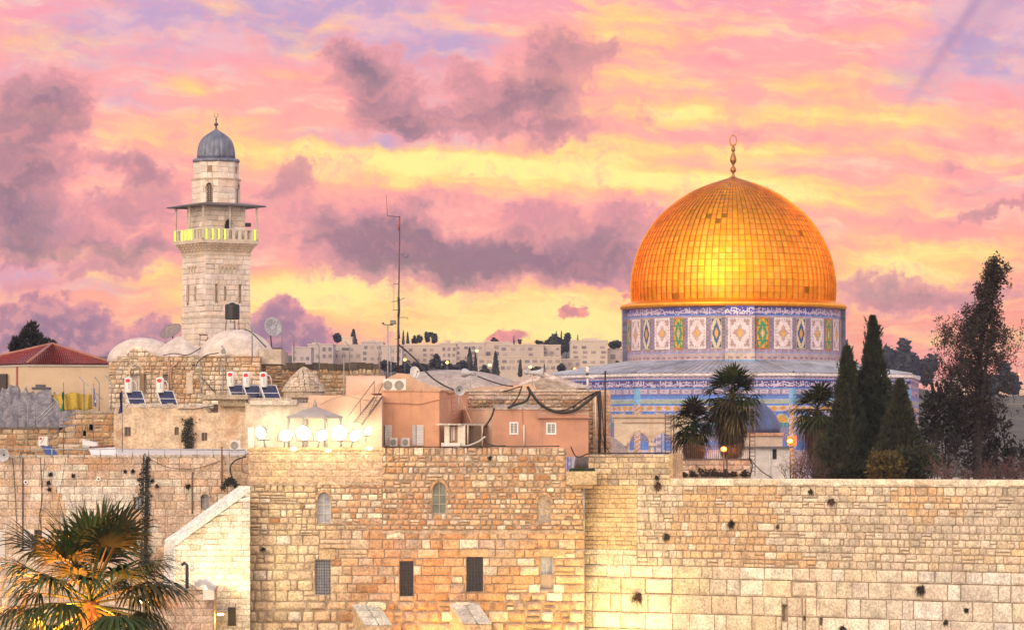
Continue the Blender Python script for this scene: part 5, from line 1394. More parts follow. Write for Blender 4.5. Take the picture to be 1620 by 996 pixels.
for (a,b,c,d) in rsubs([(0,px2m(110,BDm-2),17.3,ZW(708,BDm-2))], [(px2m(82,BDm-2),px2m(89,BDm-2),ZW(726,BDm-2),ZW(710,BDm-2))]): w.obox(Vector((XW(1140,BDm-2),BDm-2,0)),UX,a,b,-3,0,c,d,(.52,.47,.44))
w.build('annex_wall', m_whitewash, sd)
w = MB(); w.pbox(1221,709,1231,727,BDm-1.7,.3,(.02,.02,.02)); w.build('window', m_paint, sd)
w = MB(); w.pbox(1138, 705.5, 1255, 708.5, BDm-2.3, 3.4, (.12,.12,.14)); w.build('annex_roof_edge', m_paint, sd)
w = MB(); w.tube([P(1218,712,BDm-2.1),P(1220,709.5,BDm-2.1),P(1226,707,BDm-2.1)], .05, 7, col=(.55,.55,.55)); w.tube([P(1218,712,BDm-2.1),P(1218,765,BDm-2.1)], .06, 7, col=(.6,.6,.6)); w.build('downpipe', m_paint, sd)
# small grey rubble dome by the pier
w = MB(); D0 = 262.; r = px2m(46,D0); w.lathe((XW(955,D0),D0+r,ZW(740,D0)), [(r*cos(t*pi/20)+.01, px2m(52,D0)*sin(t*pi/20)) for t in range(11)], 30)
o = w.build('rubble_dome', m_greyroof); tag(o, 'low grey rubble dome half hidden behind the wall, left of the arcade', 'dome')
# low wall with an iron fence, behind the great wall
FD = 246.0
fw = thing('grey_block_wall', 'short grey block wall under the iron railing, between the great wall and the palms', 'wall', (XW(1125,FD),FD,17.3))
w = MB(); FO = Vector((XW(1060,FD),FD,0)); masonry(w, FO, UX, 0, px2m(128,FD), 17.3, ZW(727,FD), (.32,.4), (.4,.8), [(.42,.37,.32),(.38,.32,.28),(.46,.42,.37),(.44,.35,.28)], rub=.05, proud=.04, gap=.014, rng=rk)
backing(w, FO, UX, 0, px2m(128,FD), 17.3, ZW(727,FD), (), .6); w.obox(FO, UX, -.02, px2m(129,FD), -.7, .08, ZW(727,FD), ZW(725,FD), (.10,.09,.09)); w.build('stonework', m_stone, fw)
ir = thing('iron_railing', 'black iron railing with thin uprights standing on the short grey block wall', 'railing', (XW(1125,FD),FD,ZW(725,FD)))
for x in (1066, 1186): w = MB(); w.tube([P(x,726,FD+.2),P(x,656 if x == 1066 else 655,FD+.2)], .045, 6, col=(.03,.03,.03)); w.build('post', m_paint, ir)
w = MB()
for k in range(40): x = 1066+120*k/39; w.tube([P(x,725,FD+.2),P(x,702+2*sin(k*.5),FD+.2)], .014, 4, col=(.05,.04,.04))
w.tube([P(1066,706,FD+.2),P(1186,706,FD+.2)], .018, 4, col=(.05,.04,.04)); w.build('bars', m_paint, ir)
for nm, x, y0, y1, wd, lab in (('ladder', 1057, 655, 752, 9, 'thin dark iron ladder left of the small palm, above the great wall'), ('ladder', 1190, 640, 752, 9, 'thin dark iron ladder beside the blue grey chapel dome')):
    w = MB(); D0 = FD+.9
    for s in (-.5, .5): w.tube([P(x+s*wd,y1,D0),P(x+s*wd,y0,D0)], .028, 5, col=(.07,.05,.05))
    for k in range(int((y1-y0)/6)): w.tube([P(x-.5*wd,y0+3+6*k,D0),P(x+.5*wd,y0+3+6*k,D0)], .02, 4, col=(.07,.05,.05))
    tag(w.build(nm, m_paint), lab, 'ladder')

# ================================================================ far hillside: blocks of flats, trees, street lamps
m_far = M('far_limestone', None, .9, var=.08, vs=.08, fine=.05, fs=.5)
m_farwin = M('far_window', None, .3, var=.3, vs=.1, fine=0)
rf = random.Random(19)
def far_building(label, px0, px1, y0, yb, D, rows=2, cols=4, col=(.50,.42,.38), step=None, dep=18, rowspec=None, lit=0):
    t = thing('apartment_block', label, 'building', (XW((px0+px1)/2,D), D, ZW(yb,D)), 'pale apartment blocks on the far hillside')
    w = MB(); gz_ = ZW(yb,D)-(14 if D > 1000 else 1.5)
    w.box((XW(px0,D),D,gz_),(XW(px1,D),D+dep,ZW(y0,D)), col)
    w.box((XW(px0,D)-.15,D-.15,ZW(y0,D)-.001),(XW(px1,D)+.15,D+dep+.1,ZW(y0,D)+.35), tuple(c*1.06 for c in col))
    w.build('wall', m_far, t)
    if step:
        for (a, b, c) in step:
            w = MB(); w.box((XW(a,D),D+2.5,ZW(y0,D)+.36),(XW(b,D),D+dep-1,ZW(c,D)), tuple(q*rf.uniform(.9,1.08) for q in col)); w.build('roof_room', m_far, t)
    H = (yb-y0)
    specs = rowspec or [(y0+H*(.16+.84*r/rows), H/rows*.45, cols, .5) for r in range(rows)]
    for (yy, hh, n, fill) in specs:
        wd = (px1-px0)/n
        for c in range(n):
            if not rowspec and rf.random() < .2: continue
            x0 = px0+wd*(c+.5-fill/2)+rf.uniform(-.1,.1)*wd*(0 if rowspec else 1)
            w = MB(); w.box((XW(x0,D),D-.12,ZW(yy+hh,D)),(XW(x0+wd*fill,D),D+.3,ZW(yy,D)), rf.choice([(.22,.18,.20),(.28,.23,.24),(.16,.15,.19),(.34,.27,.27)])); w.build('window', m_farwin, t)
    return t
far_building('long low pale office block with two rows of strip windows, on the far hillside', 756, 888, 565, 594, 1100, col=(.52,.43,.38), rowspec=[(569,4.5,11,.62),(579,5,15,.66)])
far_building('pale stepped flats directly above the long low office block', 791, 860, 546, 567, 1240, 2, 5, step=[(800,812,541.5),(828,842,543)])
far_building('pale rounded block of flats beside the dark hilltop wood, right of the stepped flats', 858, 887, 546.5, 568, 1250, 3, 3, (.54,.45,.40))
far_building('wide pale flats with a roof terrace, above the left half of the office block', 765, 806, 541.5, 567, 1290, 2, 3, (.53,.43,.39), step=[(768,776,538)])
far_building('pale terraced flats left of the far pointed cypress pair', 719, 767, 543, 572, 1260, 3, 4, (.50,.42,.39), step=[(722,730,538.5),(742,750,540)])
far_building('tallest pale slab block, just left of the blue drum of the shrine', 903, 961, 539.5, 586, 1160, 5, 4, (.56,.47,.42), step=[(922,945,534.5)], dep=24)
far_building('low pale wing touching the left edge of the shrine drum', 961, 992, 555, 588, 1170, 2, 2, (.54,.46,.43))
far_building('small low pale house at the foot of the tallest slab block', 886, 918, 569, 592, 1120, 2, 3, (.48,.40,.37))
far_building('broad pale flats under the row of hilltop pines, right of the tall antenna', 634, 700, 546.5, 575, 1270, 3, 6, (.53,.44,.40), step=[(640,650,543),(690,698,543)])
far_building('pale flats in the middle of the far row, left of the terraced flats', 698, 722, 544, 578, 1230, 3, 3, (.50,.42,.39), step=[(704,711,538)])
far_building('pale block under the small tower and hilltop cypress, left of the tall antenna', 526, 572, 546, 570, 1290, 2, 4, (.50,.42,.40))
far_building('small square pale tower between two dark hilltop trees', 541, 557, 534, 548, 1310, 1, 1, (.58,.47,.38), dep=10)
far_building('greyish pale flats at the left of the far row, under the pink cloud', 487, 527, 545, 571, 1270, 2, 4, (.47,.40,.40), step=[(493,505,541)])
far_building('narrow pale flats behind the bent fence posts, left of the tall antenna', 572, 606, 541.5, 574, 1250, 3, 3, (.49,.41,.40), step=[(576,590,537.5)])
far_building('leftmost pale block of the far row, beside the mesh dish', 462, 492, 550, 574, 1230, 2, 3, (.46,.39,.40))
far_building('pale flats between the narrow flats and the broad flats, behind the tall antenna', 604, 636, 547, 576, 1245, 2, 3, (.49,.41,.39))
far_building('small white house on the dark slope at the right edge', 1600, 1609, 613, 624, 1500, 1, 1, (.62,.56,.52), dep=8)
far_building('pale far house half hidden behind the bare tree at right', 1503, 1530, 592, 600, 1500, 1, 4, (.6,.5,.46), dep=8)

m_fartree = M('dark_far_foliage', (.030,.036,.034), .9, var=.45, vs=.25, fine=.3, fs=1.2)
def far_tree(kind, w_, h_, seed):
    """crown of many leaf-clump faces in metres, local frame; kind: cypress, pine or round"""
    r = random.Random(seed); m = MB(); n = 520 if kind != 'cypress' else 330
    lob = [(r.uniform(-.35,.35), r.uniform(-.3,.3), r.uniform(.45,.92), r.uniform(.22,.40)) for _ in range(9)]
    for i in range(n):
        if kind == 'cypress':
            t = r.random()**.8; rad = w_/2*min(1, (1-t)**.75*1.15)*r.uniform(.55,1.05)*(.86+.14*sin(t*25+seed)); a = r.uniform(0, 2*pi)
            c = Vector((rad*cos(a), rad*sin(a), h_*(.03+.97*t)))
        else:
            lx, ly, lz_, lr = r.choice(lob)
            d = Vector((r.gauss(0,1), r.gauss(0,1), r.gauss(0,.8))).normalized()*lr*r.uniform(.6,1.05)
            c = Vector(((lx+d.x)*w_*.62, (ly+d.y)*w_*.62, max(.12,(lz_+d.z*.62))*h_))
        s = (w_ if kind != 'cypress' else w_*1.2)*r.uniform(.06,.14)
        u = Vector((r.uniform(-1,1), r.uniform(-1,1), r.uniform(-.4,1))).normalized(); v = u.cross(Vector((r.uniform(-1,1), r.uniform(-1,1), r.uniform(-1,1)))).normalized()
        m.add([c-u*s*.6-v*s*.5, c-u*s*.4+v*s*.6, c+u*s*1.1+v*s*.1, c+u*s*.3-v*s*.7], [(0,1,2,3)])
    if kind == 'cypress': m.lathe((0,0,0), [(w_*.2,0),(w_*.40,h_*.12),(w_*.36,h_*.4),(w_*.2,h_*.72),(.02,h_*.95)], 7, smooth=False)
    else:
        for (lx,ly,lz_,lr) in lob: m.ellipsoid((lx*w_*.62,ly*w_*.62,lz_*h_), (lr*w_*.5,lr*w_*.5,lr*h_*.46), 7, 5)
    return m
far_protos = {}
def put_far(kind, px, ytop, ybase, wpx, D, label, v=0):
    key = (kind, v)
    if key not in far_protos:
        nm = {'cypress':'cypress_tree','pine':'pine_tree','round':'broad_tree'}[kind]
        t = thing(nm, label, 'tree', (0,0,0), 'dark trees on the far hillside'); far_tree(kind, 1.0, 2.0, 3+v*7+len(kind)).build('crown', m_fartree, t)
        w = MB(); w.tube([(0,0,-.25),(0,0,.5)], .035, 6, r1=.025); w.build('trunk', m_bark, t); far_protos[key] = t; kids(t); o = t
    else: o = dup(far_protos[key], label=label)
    W_, H_ = px2m(wpx, D), px2m(ybase-ytop, D)
    o.location = (XW(px,D), D, ZW(ybase,D)); o.scale = (W_, W_, H_/2); o.rotation_euler.z = rf.uniform(0, 6)
for a in [
 ('pine',533,526,549,20,1330,'dark bushy pine left of the small square pale tower on the far hill',0),
 ('cypress',559,521,549,16,1330,'dark pointed tree right of the small square pale tower on the far hill',0),
 ('cypress',638,523,550,6,1330,'slim leftmost tree of the dark clump above the broad pale flats',1),
 ('cypress',645,525,550,7,1330,'second slim tree from the left in the dark clump above the broad pale flats',0),
 ('round',655,531,550,15,1335,'low round tree in the middle of the dark clump above the broad pale flats',0),
 ('round',666,530,550,16,1330,'round tree next to the tall pine in the dark clump above the broad pale flats',1),
 ('pine',676,526,550,15,1335,'tall tree second from the right in the dark clump above the broad pale flats',1),
 ('pine',686,525,551,18,1330,'tallest rightmost pine of the dark clump above the broad pale flats',0),
 ('round',783,534,545,18,1330,'low dark hilltop tree above the wide flats with a roof terrace',0),
 ('cypress',813,531,547,3.5,1330,'thin dark spire of a cypress above the stepped flats',1),
 ('pine',822,537,548,9,1330,'small dark pine beside the thin spire above the stepped flats',1),
 ('round',853,538,552,18,1320,'lowest left tree of the big dark hilltop wood',1),
 ('round',867,534,556,26,1320,'rounded tree on the left slope of the big dark hilltop wood',0),
 ('round',882,529,570,34,1310,'broad middle tree of the big dark hilltop wood',1),
 ('round',896,529,572,34,1300,'tall right hand tree of the big dark hilltop wood beside the slab block',0),
 ('cypress',880,525,560,6,1300,'slim spire poking out of the big dark hilltop wood, left one',0),
 ('cypress',888,524,560,6,1300,'slim spire poking out of the big dark hilltop wood, right one',1),
 ('cypress',914,529,545,3.5,1300,'thin cypress spire just left of the tallest slab block roof room',0),
 ('round',976,538,560,30,1320,'dark trees behind the low pale wing at the shrine drum',1),
 ('cypress',743,550,590,13,1060,'dark cypress in front of the terraced flats, left one of a pair',0),
 ('cypress',752,558,590,8,1060,'slimmer dark cypress, right one of a pair before the office block',1),
 ('cypress',784,557,606,17,1000,'prominent dark cypress standing before the long low office block',1),
 ('cypress',823,569,596,9,1060,'small dark cypress in front of the middle of the office block',0),
 ('cypress',861,576,597,6,1060,'tiny dark cypress near the right end of the office block',1),
 ('round',687,561,595,30,1080,'round dark tree below the broad pale flats',0),
 ('round',612,570,600,40,1060,'wide dark tree at the left end of the tree belt below the flats',1),
 ('round',640,572,602,40,1060,'wide dark tree behind the tall antenna in the belt below the flats',0),
 ('round',664,573,600,36,1065,'dark tree left of the round tree in the belt below the flats',1),
 ('round',712,571,600,36,1065,'dark tree right of the round tree in the belt below the flats',0),
 ('round',734,570,600,30,1060,'dark tree at the foot of the left cypress of the pair',1),
 ('round',768,578,604,26,1050,'low dark tree between the cypress pair and the prominent cypress',0),
 ('round',886,575,600,20,1050,'dark bush like tree at the right end of the office block',1),
 ('round',905,582,602,26,1040,'low dark tree below the tallest slab block, left one',0),
 ('round',940,580,602,30,1040,'low dark tree below the tallest slab block, right one',1),
 ('round',978,572,600,24,1030,'dark rounded tree touching the left edge of the shrine roof',0),
 ('round',845,580,602,22,1050,'low dark tree in front of the right half of the office block',1),
 ('round',1408,548,636,50,1500,'dark far tree just right of the tallest near cypress',1),
 ('round',1436,540,636,64,1500,'broad far tree on the skyline between the cypress and the bare tree, middle one',0),
 ('round',1464,562,640,44,1500,'lower far tree on the skyline left of the bare tree',1),
 ('round',1596,575,650,60,1480,'dark far tree near the right edge below the red lamps',0),
 ('round',1335,538,575,14,1100,'dark far tree peeping out right of the shrine drum',1),
 ('round',1560,590,650,50,1480,'dark far tree behind the trunk of the bare tree',1)]: put_far(*a)

# street lamps, lit
m_lampor = M('sodium_lamp', (1,.5,.1), .4, var=0, fine=0, emit=(1.0,.50,.08), es=5)
m_lampye = M('yellow_lamp', (1,.8,.2), .4, var=0, fine=0, emit=(1.0,.80,.18), es=4)
m_lampre = M('red_lamp', (1,.2,.05), .4, var=0, fine=0, emit=(1.0,.22,.05), es=5)
lp0 = {}
for px, y, yb, D, kind, lab in [
 (640.5,569.5,590,1040,'o','lit amber street lamp behind the foot of the tall antenna'),
 (707.5,574,592,1040,'o','brightest lit amber street lamp in the dark tree belt'),
 (775,578,596,1040,'y','lit yellow street lamp left of the prominent far cypress'),
 (754.5,555.5,572,1200,'y','lit yellow street lamp high on the far hill by the cypress pair'),
 (839,581,597,1040,'y','small lit greenish yellow lamp before the office block'),
 (909,584,598,1030,'r','lit red lamp below the tallest slab block'),
 (951,583.5,598,1030,'o','lit amber lamp at the foot of the tallest slab block, right of the red lamp'),
 (964,583,598,1030,'o','lit amber lamp nearest the shrine roof'),
 (1606,594,612,1500,'r','lit red lamp at the right edge, left one of a pair'),
 (1612,594,612,1500,'r','lit red lamp at the right edge, right one of a pair')]:
    D = float(D); p = P(px, y, D)
    if kind not in lp0:
        t = thing('street_lamp', lab, 'street lamp', (0,0,0), 'lit street lamps on the far hillside')
        w = MB(); w.tube([(0,0,-4.5),(0,0,.0)], .09, 6, col=(.1,.1,.11)); w.build('pole', m_paint, t)
        w = MB(); w.ellipsoid((0,0,.15), (.42,.42,.36), 10, 7); w.build('globe', {'o':m_lampor,'y':m_lampye,'r':m_lampre}[kind], t); lp0[kind] = t; kids(t); o = t
    else: o = dup(lp0[kind], label=lab)
    o.location = p
    if D > 1400: o.scale = (1, 1, 2)

# ================================================================ palms
m_frond = M('palm_frond', None, .6, var=.25, vs=2, fine=.15, fs=6, spec=.18)
m_deadfrond = M('dry_palm_skirt', None, .85, var=.3, vs=2, fine=.2, fs=6)
rp = random.Random(41)
def fan_leaf(mb, base, d, up, Lp, Lf, ns, droop, spread=1.9, col=(.05,.07,.025), wid=1.0, tipcol=None, rng=rp):
    d = d.normalized(); side = d.cross(up).normalized(); up = side.cross(d).normalized()
    sag = Vector((0,0,-1))
    pet = [base+d*Lp*t+sag*Lp*.12*t*t for t in (0,.33,.66,1)]
    mb.tube(pet, .035*wid, 4, r1=.022*wid, col=tuple(c*1.3 for c in col), caps=False)
    tip = pet[-1]; dd = (d+sag*.24).normalized(); nrm = side.cross(dd).normalized()
    for i in range(ns):
        f = (i+.5)/ns*2-1; a = f*spread
        s = (dd*cos(a)+side*sin(a)); s = (s+nrm*(.18*(1-abs(f))+.10*((i%2)*2-1))).normalized()
        perp = (-dd*sin(a)+side*cos(a)).normalized()
        L = Lf*(1-.28*abs(f)**2)*rng.uniform(.88,1.08)
        w0 = L*spread*2/ns*.55*wid; dr = droop*rng.uniform(.7,1.4)
        vs = []; c = jit(col, .22, rng)
        for t, ww in ((.02,.12),(.30,.62),(.58,.62),(.80,.34),(1.0,.03)):
            p = tip+s*L*t*(1-.12*dr*t*t)+sag*L*dr*t**2.6*.62
            vs += [p-perp*w0*ww*.8, p+perp*w0*ww*.8]
        tc = tipcol or c
        mb.add(vs, [(0,1,3,2),(2,3,5,4),(4,5,7,6)], c); b = len(mb.v)-10
        mb.f.append([b+6,b+7,b+9,b+8]); mb.fm.append(mb.mat); mb.fc.append(tc); mb.fs.append(mb.sm)
def fan_palm(name, label, base, crown_z, Rl, nl, seg, seed, skirt=0, skirt_len=3.0, green=(.045,.062,.022), dead=(.16,.10,.06), trunk_r=.28, dens_top=True, group=None, petiole=.9, lean=(0,0), big=False):
    r = random.Random(seed); t = thing(name, label, 'palm', base, group); B = Vector(base); top = Vector((B.x+lean[0], B.y+lean[1], crown_z))
    w = MB(); n = 14
    pts = [B+(top-B)*k/n for k in range(n+1)]
    w.tube(pts, trunk_r*1.15, 12, r1=trunk_r*.8, col=(.10,.07,.05)); w.build('trunk', m_bark, t)
    w = MB()
    for i in range(nl):
        fr = (i+.5)/nl; el = radians(82-(130 if not big else 112)*fr**.85)+r.uniform(-.16,.16); az = i*2.39996+r.uniform(-.2,.2)
        d = Vector((cos(el)*cos(az), cos(el)*sin(az), sin(el)))
        g = tuple(c*r.uniform(.75,1.25) for c in green)
        if fr > .8: g = tuple(g[q]*.6+dead[q]*.4 for q in range(3))
        fan_leaf(w, top+Vector((0,0,.5*(1-fr)-.3)), d, Vector((0,0,1)) if abs(d.z) < .95 else Vector((1,0,0)), Rl*petiole*r.uniform(.65,1.15), Rl*r.uniform(.70,1.05), seg, (.18+.75*fr) if not big else (.25+1.15*fr), spread=1.9 if not big else r.uniform(1.3,1.7), wid=1.0 if not big else 1.1, col=g, rng=r, tipcol=(.16,.12,.05) if r.random() < .4 else None)
    w.build('crown', m_frond, t)
    if skirt:
        w = MB()
        for i in range(skirt):
            fr = i/skirt; az = r.uniform(0, 2*pi); z = crown_z-.5-skirt_len*fr*.75
            d = Vector((cos(az), sin(az), -1.1-.9*fr))
            fan_leaf(w, Vector((top.x, top.y, z)), d, Vector((0,0,1)), Rl*.45*(1-.35*fr), Rl*.80*(1-.25*fr), max(8,seg-6), 1.3, spread=1.1, col=tuple(q*r.uniform(.5,1.15) for q in dead), rng=r)
        w.build('dead_frond_skirt', m_deadfrond, t)
    return t
D = 105.0
fan_palm('fan_palm', 'large fan palm lit orange from beneath, close up in the lower left corner', (XW(143,D), D, 0), ZW(950,D), 1.92, 50, 36, 5, skirt=30, skirt_len=2.2, green=(.040,.060,.022), petiole=.95, big=True)
D = 282.0; GZ = 17.3
fan_palm('fan_palm', 'tallest fan palm with a shaggy brown skirt in front of the blue shrine', (XW(1158,D), D, GZ), ZW(626,D), 1.75, 50, 20, 8, skirt=95, skirt_len=3.4, green=(.038,.046,.016), dead=(.10,.062,.034))
D = 280.0
fan_palm('fan_palm', 'shorter fan palm with a dark skirt, left of the tallest palm', (XW(1098,D), D, GZ), ZW(668,D), 1.25, 44, 18, 13, skirt=75, skirt_len=2.7, green=(.022,.030,.012), dead=(.055,.038,.022))
D = 284.0
fan_palm('fan_palm', 'fan palm half hidden by the cypresses, right of the blue grey chapel dome', (XW(1293,D), D, GZ), ZW(648,D), 1.45, 40, 18, 21, skirt=60, skirt_len=3.2, green=(.034,.042,.016), dead=(.11,.075,.04))

# ================================================================ cypresses and other trees behind the great wall
m_cyp = M('cypress_foliage', None, .85, var=.35, vs=1.2, fine=.25, fs=5)
def cypress(label, px, ytop, ybase, wpx, D, seed, n=4200, col=(.018,.028,.011), shape=.72, name='cypress_tree', lean=0, size=.34, group=None):
    r = random.Random(seed); B = Vector((XW(px,D), D, ZW(ybase,D))); H = px2m(ybase-ytop, D); Rr = px2m(wpx/2, D)
    t = thing(name, label, 'tree', B, group); nz = patch(seed)
    w = MB()
    def prof(z, a): 
        k = min(1, ((1-z)**shape)*1.06)*(.80+.20*min(1, z/.12)); lump = .62+.72*nz(a*1.6+20, z*H*.75)
        return Rr*k*lump
    for i in range(n):
        z = r.random()**1.12*.985; a = r.uniform(0, 2*pi); rad = prof(z, a)*r.uniform(.72,1.04)+.03
        c = B+Vector((rad*cos(a)+lean*z, rad*sin(a), z*H))
        out = Vector((cos(a), sin(a), r.uniform(.9,2.6))).normalized(); s = size*r.uniform(.6,1.4)*(1-.45*z)
        sd = out.cross(Vector((r.uniform(-1,1), r.uniform(-1,1), r.uniform(-.3,.3)))).normalized()
        cc = jit(col, .35, r)
        for q in (-.45, .1, .5):
            o2 = (out+sd*q).normalized()
            w.add([c-sd*s*.16, c+sd*s*.16, c+o2*s*1.15+sd*s*.03, c+o2*s*1.1-sd*s*.05], [(0,1,2,3)], cc)
    for k in range(int(70*H/11)):      # upswept side sprays
        z = r.uniform(.04,.93); a = r.uniform(0, 2*pi); rad = prof(z, a)*.85; L = r.uniform(.6,1.6)*(1-.5*z)
        p0 = B+Vector((rad*cos(a)+lean*z, rad*sin(a), z*H)); d = Vector((cos(a)*.55, sin(a)*.55, 1)).normalized()
        for q in range(26):
            tt = r.random(); g2 = .15*(1-tt)+.02; c = p0+d*L*tt+Vector((r.gauss(0,g2), r.gauss(0,g2), r.gauss(0,.05))); s = size*r.uniform(.4,.9)
            o2 = (d+Vector((r.uniform(-.5,.5), r.uniform(-.5,.5), 0))).normalized(); sd = o2.cross(Vector((r.uniform(-1,1), r.uniform(-1,1), .2))).normalized()
            w.add([c-sd*s*.18, c+sd*s*.18, c+o2*s], [(0,1,2)], jit(col, .35, r))
    m = 20
    w.lathe(B, [(max(.02, Rr*.70*min(1,(1-k/m)**shape)*(.8+.2*min(1,(k/m)/.12))), H*k/m*.97) for k in range(m+1)], 10, smooth=False, col=tuple(q*.8 for q in col))
    w.build('crown', m_cyp, t)
    w = MB(); w.tube([B+Vector((0,0,-1)), B+Vector((0,0,H*.5))], .22, 8, r1=.08); w.build('trunk', m_bark, t)
    return t
cypress('tallest dark cypress with a ragged tip, right of the golden dome', 1381, 498, 770, 112, 258, 2, 6800, shape=1.08)
cypress('dark cypress leaning on the left side of the tallest cypress', 1340, 546, 770, 92, 256, 5, 4800, shape=.95)
cypress('shorter dull green cypress on the right side of the tallest cypress', 1424, 600, 770, 84, 255, 7, 4200, col=(.026,.032,.014), shape=.85)
def bush(label, px, y0, y1, wpx, D, seed, col, n=1600, name='shrub', size=.3, cat='shrub'):
    r = random.Random(seed); B = Vector((XW(px,D), D, ZW(y1,D))); H = px2m(y1-y0, D); Rr = px2m(wpx/2, D)
    t = thing(name, label, cat, B); w = MB()
    lob = [(Vector((r.uniform(-.75,.75)*Rr, r.uniform(-.5,.5)*Rr, H*r.uniform(.25,.75))), r.uniform(.25,.42)) for _ in range(16)]
    for i in range(n):
        c0, lr = r.choice(lob); d = Vector((r.gauss(0,1), r.gauss(0,1), r.gauss(0,1))).normalized()
        c = B+c0+Vector((d.x*Rr*lr, d.y*Rr*lr, d.z*H*lr*.8))*r.uniform(.5,1.1); s = size*r.uniform(.5,1.2)
        u = (d+Vector((r.uniform(-.6,.6), r.uniform(-.6,.6), r.uniform(-.2,.8)))).normalized(); v = u.cross(Vector((r.uniform(-1,1),r.uniform(-1,1),r.uniform(-1,1)))).normalized()
        w.add([c-v*s*.3, c+u*s*.45-v*s*.25, c+u*s, c+u*s*.45+v*s*.3], [(0,1,2,3)], jit(col, .4, r))
    w.build('foliage', m_cyp, t)
    w = MB()
    for k in range(5): w.tube([B+Vector((r.uniform(-.1,.1),0,-.3)), B+Vector((r.uniform(-.3,.3)*Rr, r.uniform(-.2,.2)*Rr, H*.35)), B+Vector((r.uniform(-.7,.7)*Rr, r.uniform(-.4,.4)*Rr, H*.75))], .07, 5, r1=.02)
    w.build('stem', m_bark, t); return t
bush('yellowish green shrub at the foot of the cypresses, on the great wall edge', 1398, 712, 768, 74, 250, 3, (.070,.052,.010))  # leaf green yellowed further to imitate lamplight on it
bush('dark olive shrub right of the yellowish shrub at the foot of the cypresses', 1452, 704, 768, 70, 251, 4, (.026,.030,.012))
bush('dark dense evergreen mass left of the bare tree trunk', 1496, 592, 770, 74, 262, 6, (.020,.022,.015), 1900, 'evergreen_tree', .42, 'tree')
bush('dark dense evergreen mass right of the bare tree trunk', 1576, 648, 770, 110, 266, 8, (.020,.021,.017), 1500, 'evergreen_tree', .42, 'tree')

m_twig = M('bare_twig', None, .9, var=.3, vs=3)
def branch(mb, p, d, L, r0, depth, rng, col, spread=.6, up=.15, leaf=None, gnarl=.25):
    n = 4; pts = [p]; dd = d.normalized()
    for k in range(n):
        dd = (dd+Vector((rng.uniform(-1,1), rng.uniform(-1,1), rng.uniform(-1,1)))*gnarl+Vector((0,0,up*.3))).normalized(); pts.append(pts[-1]+dd*L/n)
    mb.tube(pts, r0, 5 if depth > 2 else 3, r1=r0*.55, col=col, caps=False)
    if depth == 0:
        if leaf: leaf(pts[-1], dd)
        return
    for k in range(rng.choice((2,3,3))):
        a = rng.uniform(0, 2*pi); ax = dd.cross(Vector((cos(a), sin(a), .3))).normalized()
        nd = (dd+ax*rng.uniform(.4,1.1)*spread*1.6+Vector((0,0,up))).normalized()
        branch(mb, pts[rng.choice((2,3,4))], nd, L*rng.uniform(.6,.85), r0*.58, depth-1, rng, col, spread, up, leaf, gnarl)
    if depth >= 2 and leaf and rng.random() < .5: leaf(pts[3], dd)
# tall ragged half-bare tree at right
r_ = random.Random(12); D = 262.0; B = Vector((XW(1546,D), D, 17.3))
bt = thing('bare_tree', 'tall ragged half bare tree hung with dark clumps, near the right edge', 'tree', B)
w = MB(); lf = MB()
def ivy(p, d, s=.21):
    for k in range(r_.choice((6,9,12))):
        c = p+Vector((r_.gauss(0,.10), r_.gauss(0,.10), r_.gauss(0,.12))) if d is not None else p+Vector((r_.gauss(0,.22), r_.gauss(0,.22), r_.gauss(0,.26))); u = Vector((r_.uniform(-1,1), r_.uniform(-1,1), r_.uniform(-.6,1))).normalized(); v = u.cross(Vector((r_.uniform(-1,1),r_.uniform(-1,1),r_.uniform(-1,1)))).normalized(); q = s*r_.uniform(.4,.9)
        lf.add([c-v*q*.3, c+u*q*.5-v*q*.3, c+u*q, c+u*q*.4+v*q*.35], [(0,1,2,3)], jit(r_.choice([(.022,.018,.016),(.028,.022,.018),(.04,.032,.02)]), .3, r_))
tp = [B+Vector((0,0,-.5)), P(1547,700,D), P(1546,640,D), P(1549,570,D), P(1556,500,D), P(1568,450,D), P(1577,418,D)]
w.tube(tp, .34, 10, r1=.06, col=(.035,.028,.026))
w.tube([P(1549,660,D), P(1557,600,D-.5), P(1565,540,D-.6), P(1572,490,D)], .17, 8, r1=.06, col=(.035,.028,.026))
for k in range(76):
    t = k/76; y = 690-268*t**.9; 
    i = max(q for q in range(len(tp)-1) if ZW(y,D) >= tp[q].z) if ZW(y,D) < tp[-1].z else len(tp)-2
    f = (ZW(y,D)-tp[i].z)/(tp[i+1].z-tp[i].z); p = tp[i]+(tp[i+1]-tp[i])*f
    a = k*2.4+r_.uniform(-.5,.5); el = r_.uniform(-.25,.75)
    L = (1.7 if .2 < t < .5 else 1.0)*(1-t*.55)*r_.uniform(.6,1.25)
    if 608 > y > 540: L *= 1.35
    branch(w, p, Vector((cos(a)*cos(el), sin(a)*cos(el)*.7, sin(el))), L, .065*(1-.45*t), 4 if t < .6 else 3, r_, (.035,.028,.026), .6, .06, ivy, .38)
for k in range(330):
    t = r_.random(); i = min(int(t*6), 5); f = t*6-i; p = tp[i]+(tp[i+1]-tp[i])*f
    g = .60*(1-t*.72)
    ivy(p+Vector((r_.gauss(0,g), r_.gauss(0,g), r_.gauss(0,.2))), None, .34)
w.build('trunk', m_twig, bt); lf.build('leaf_clumps', m_cyp, bt)
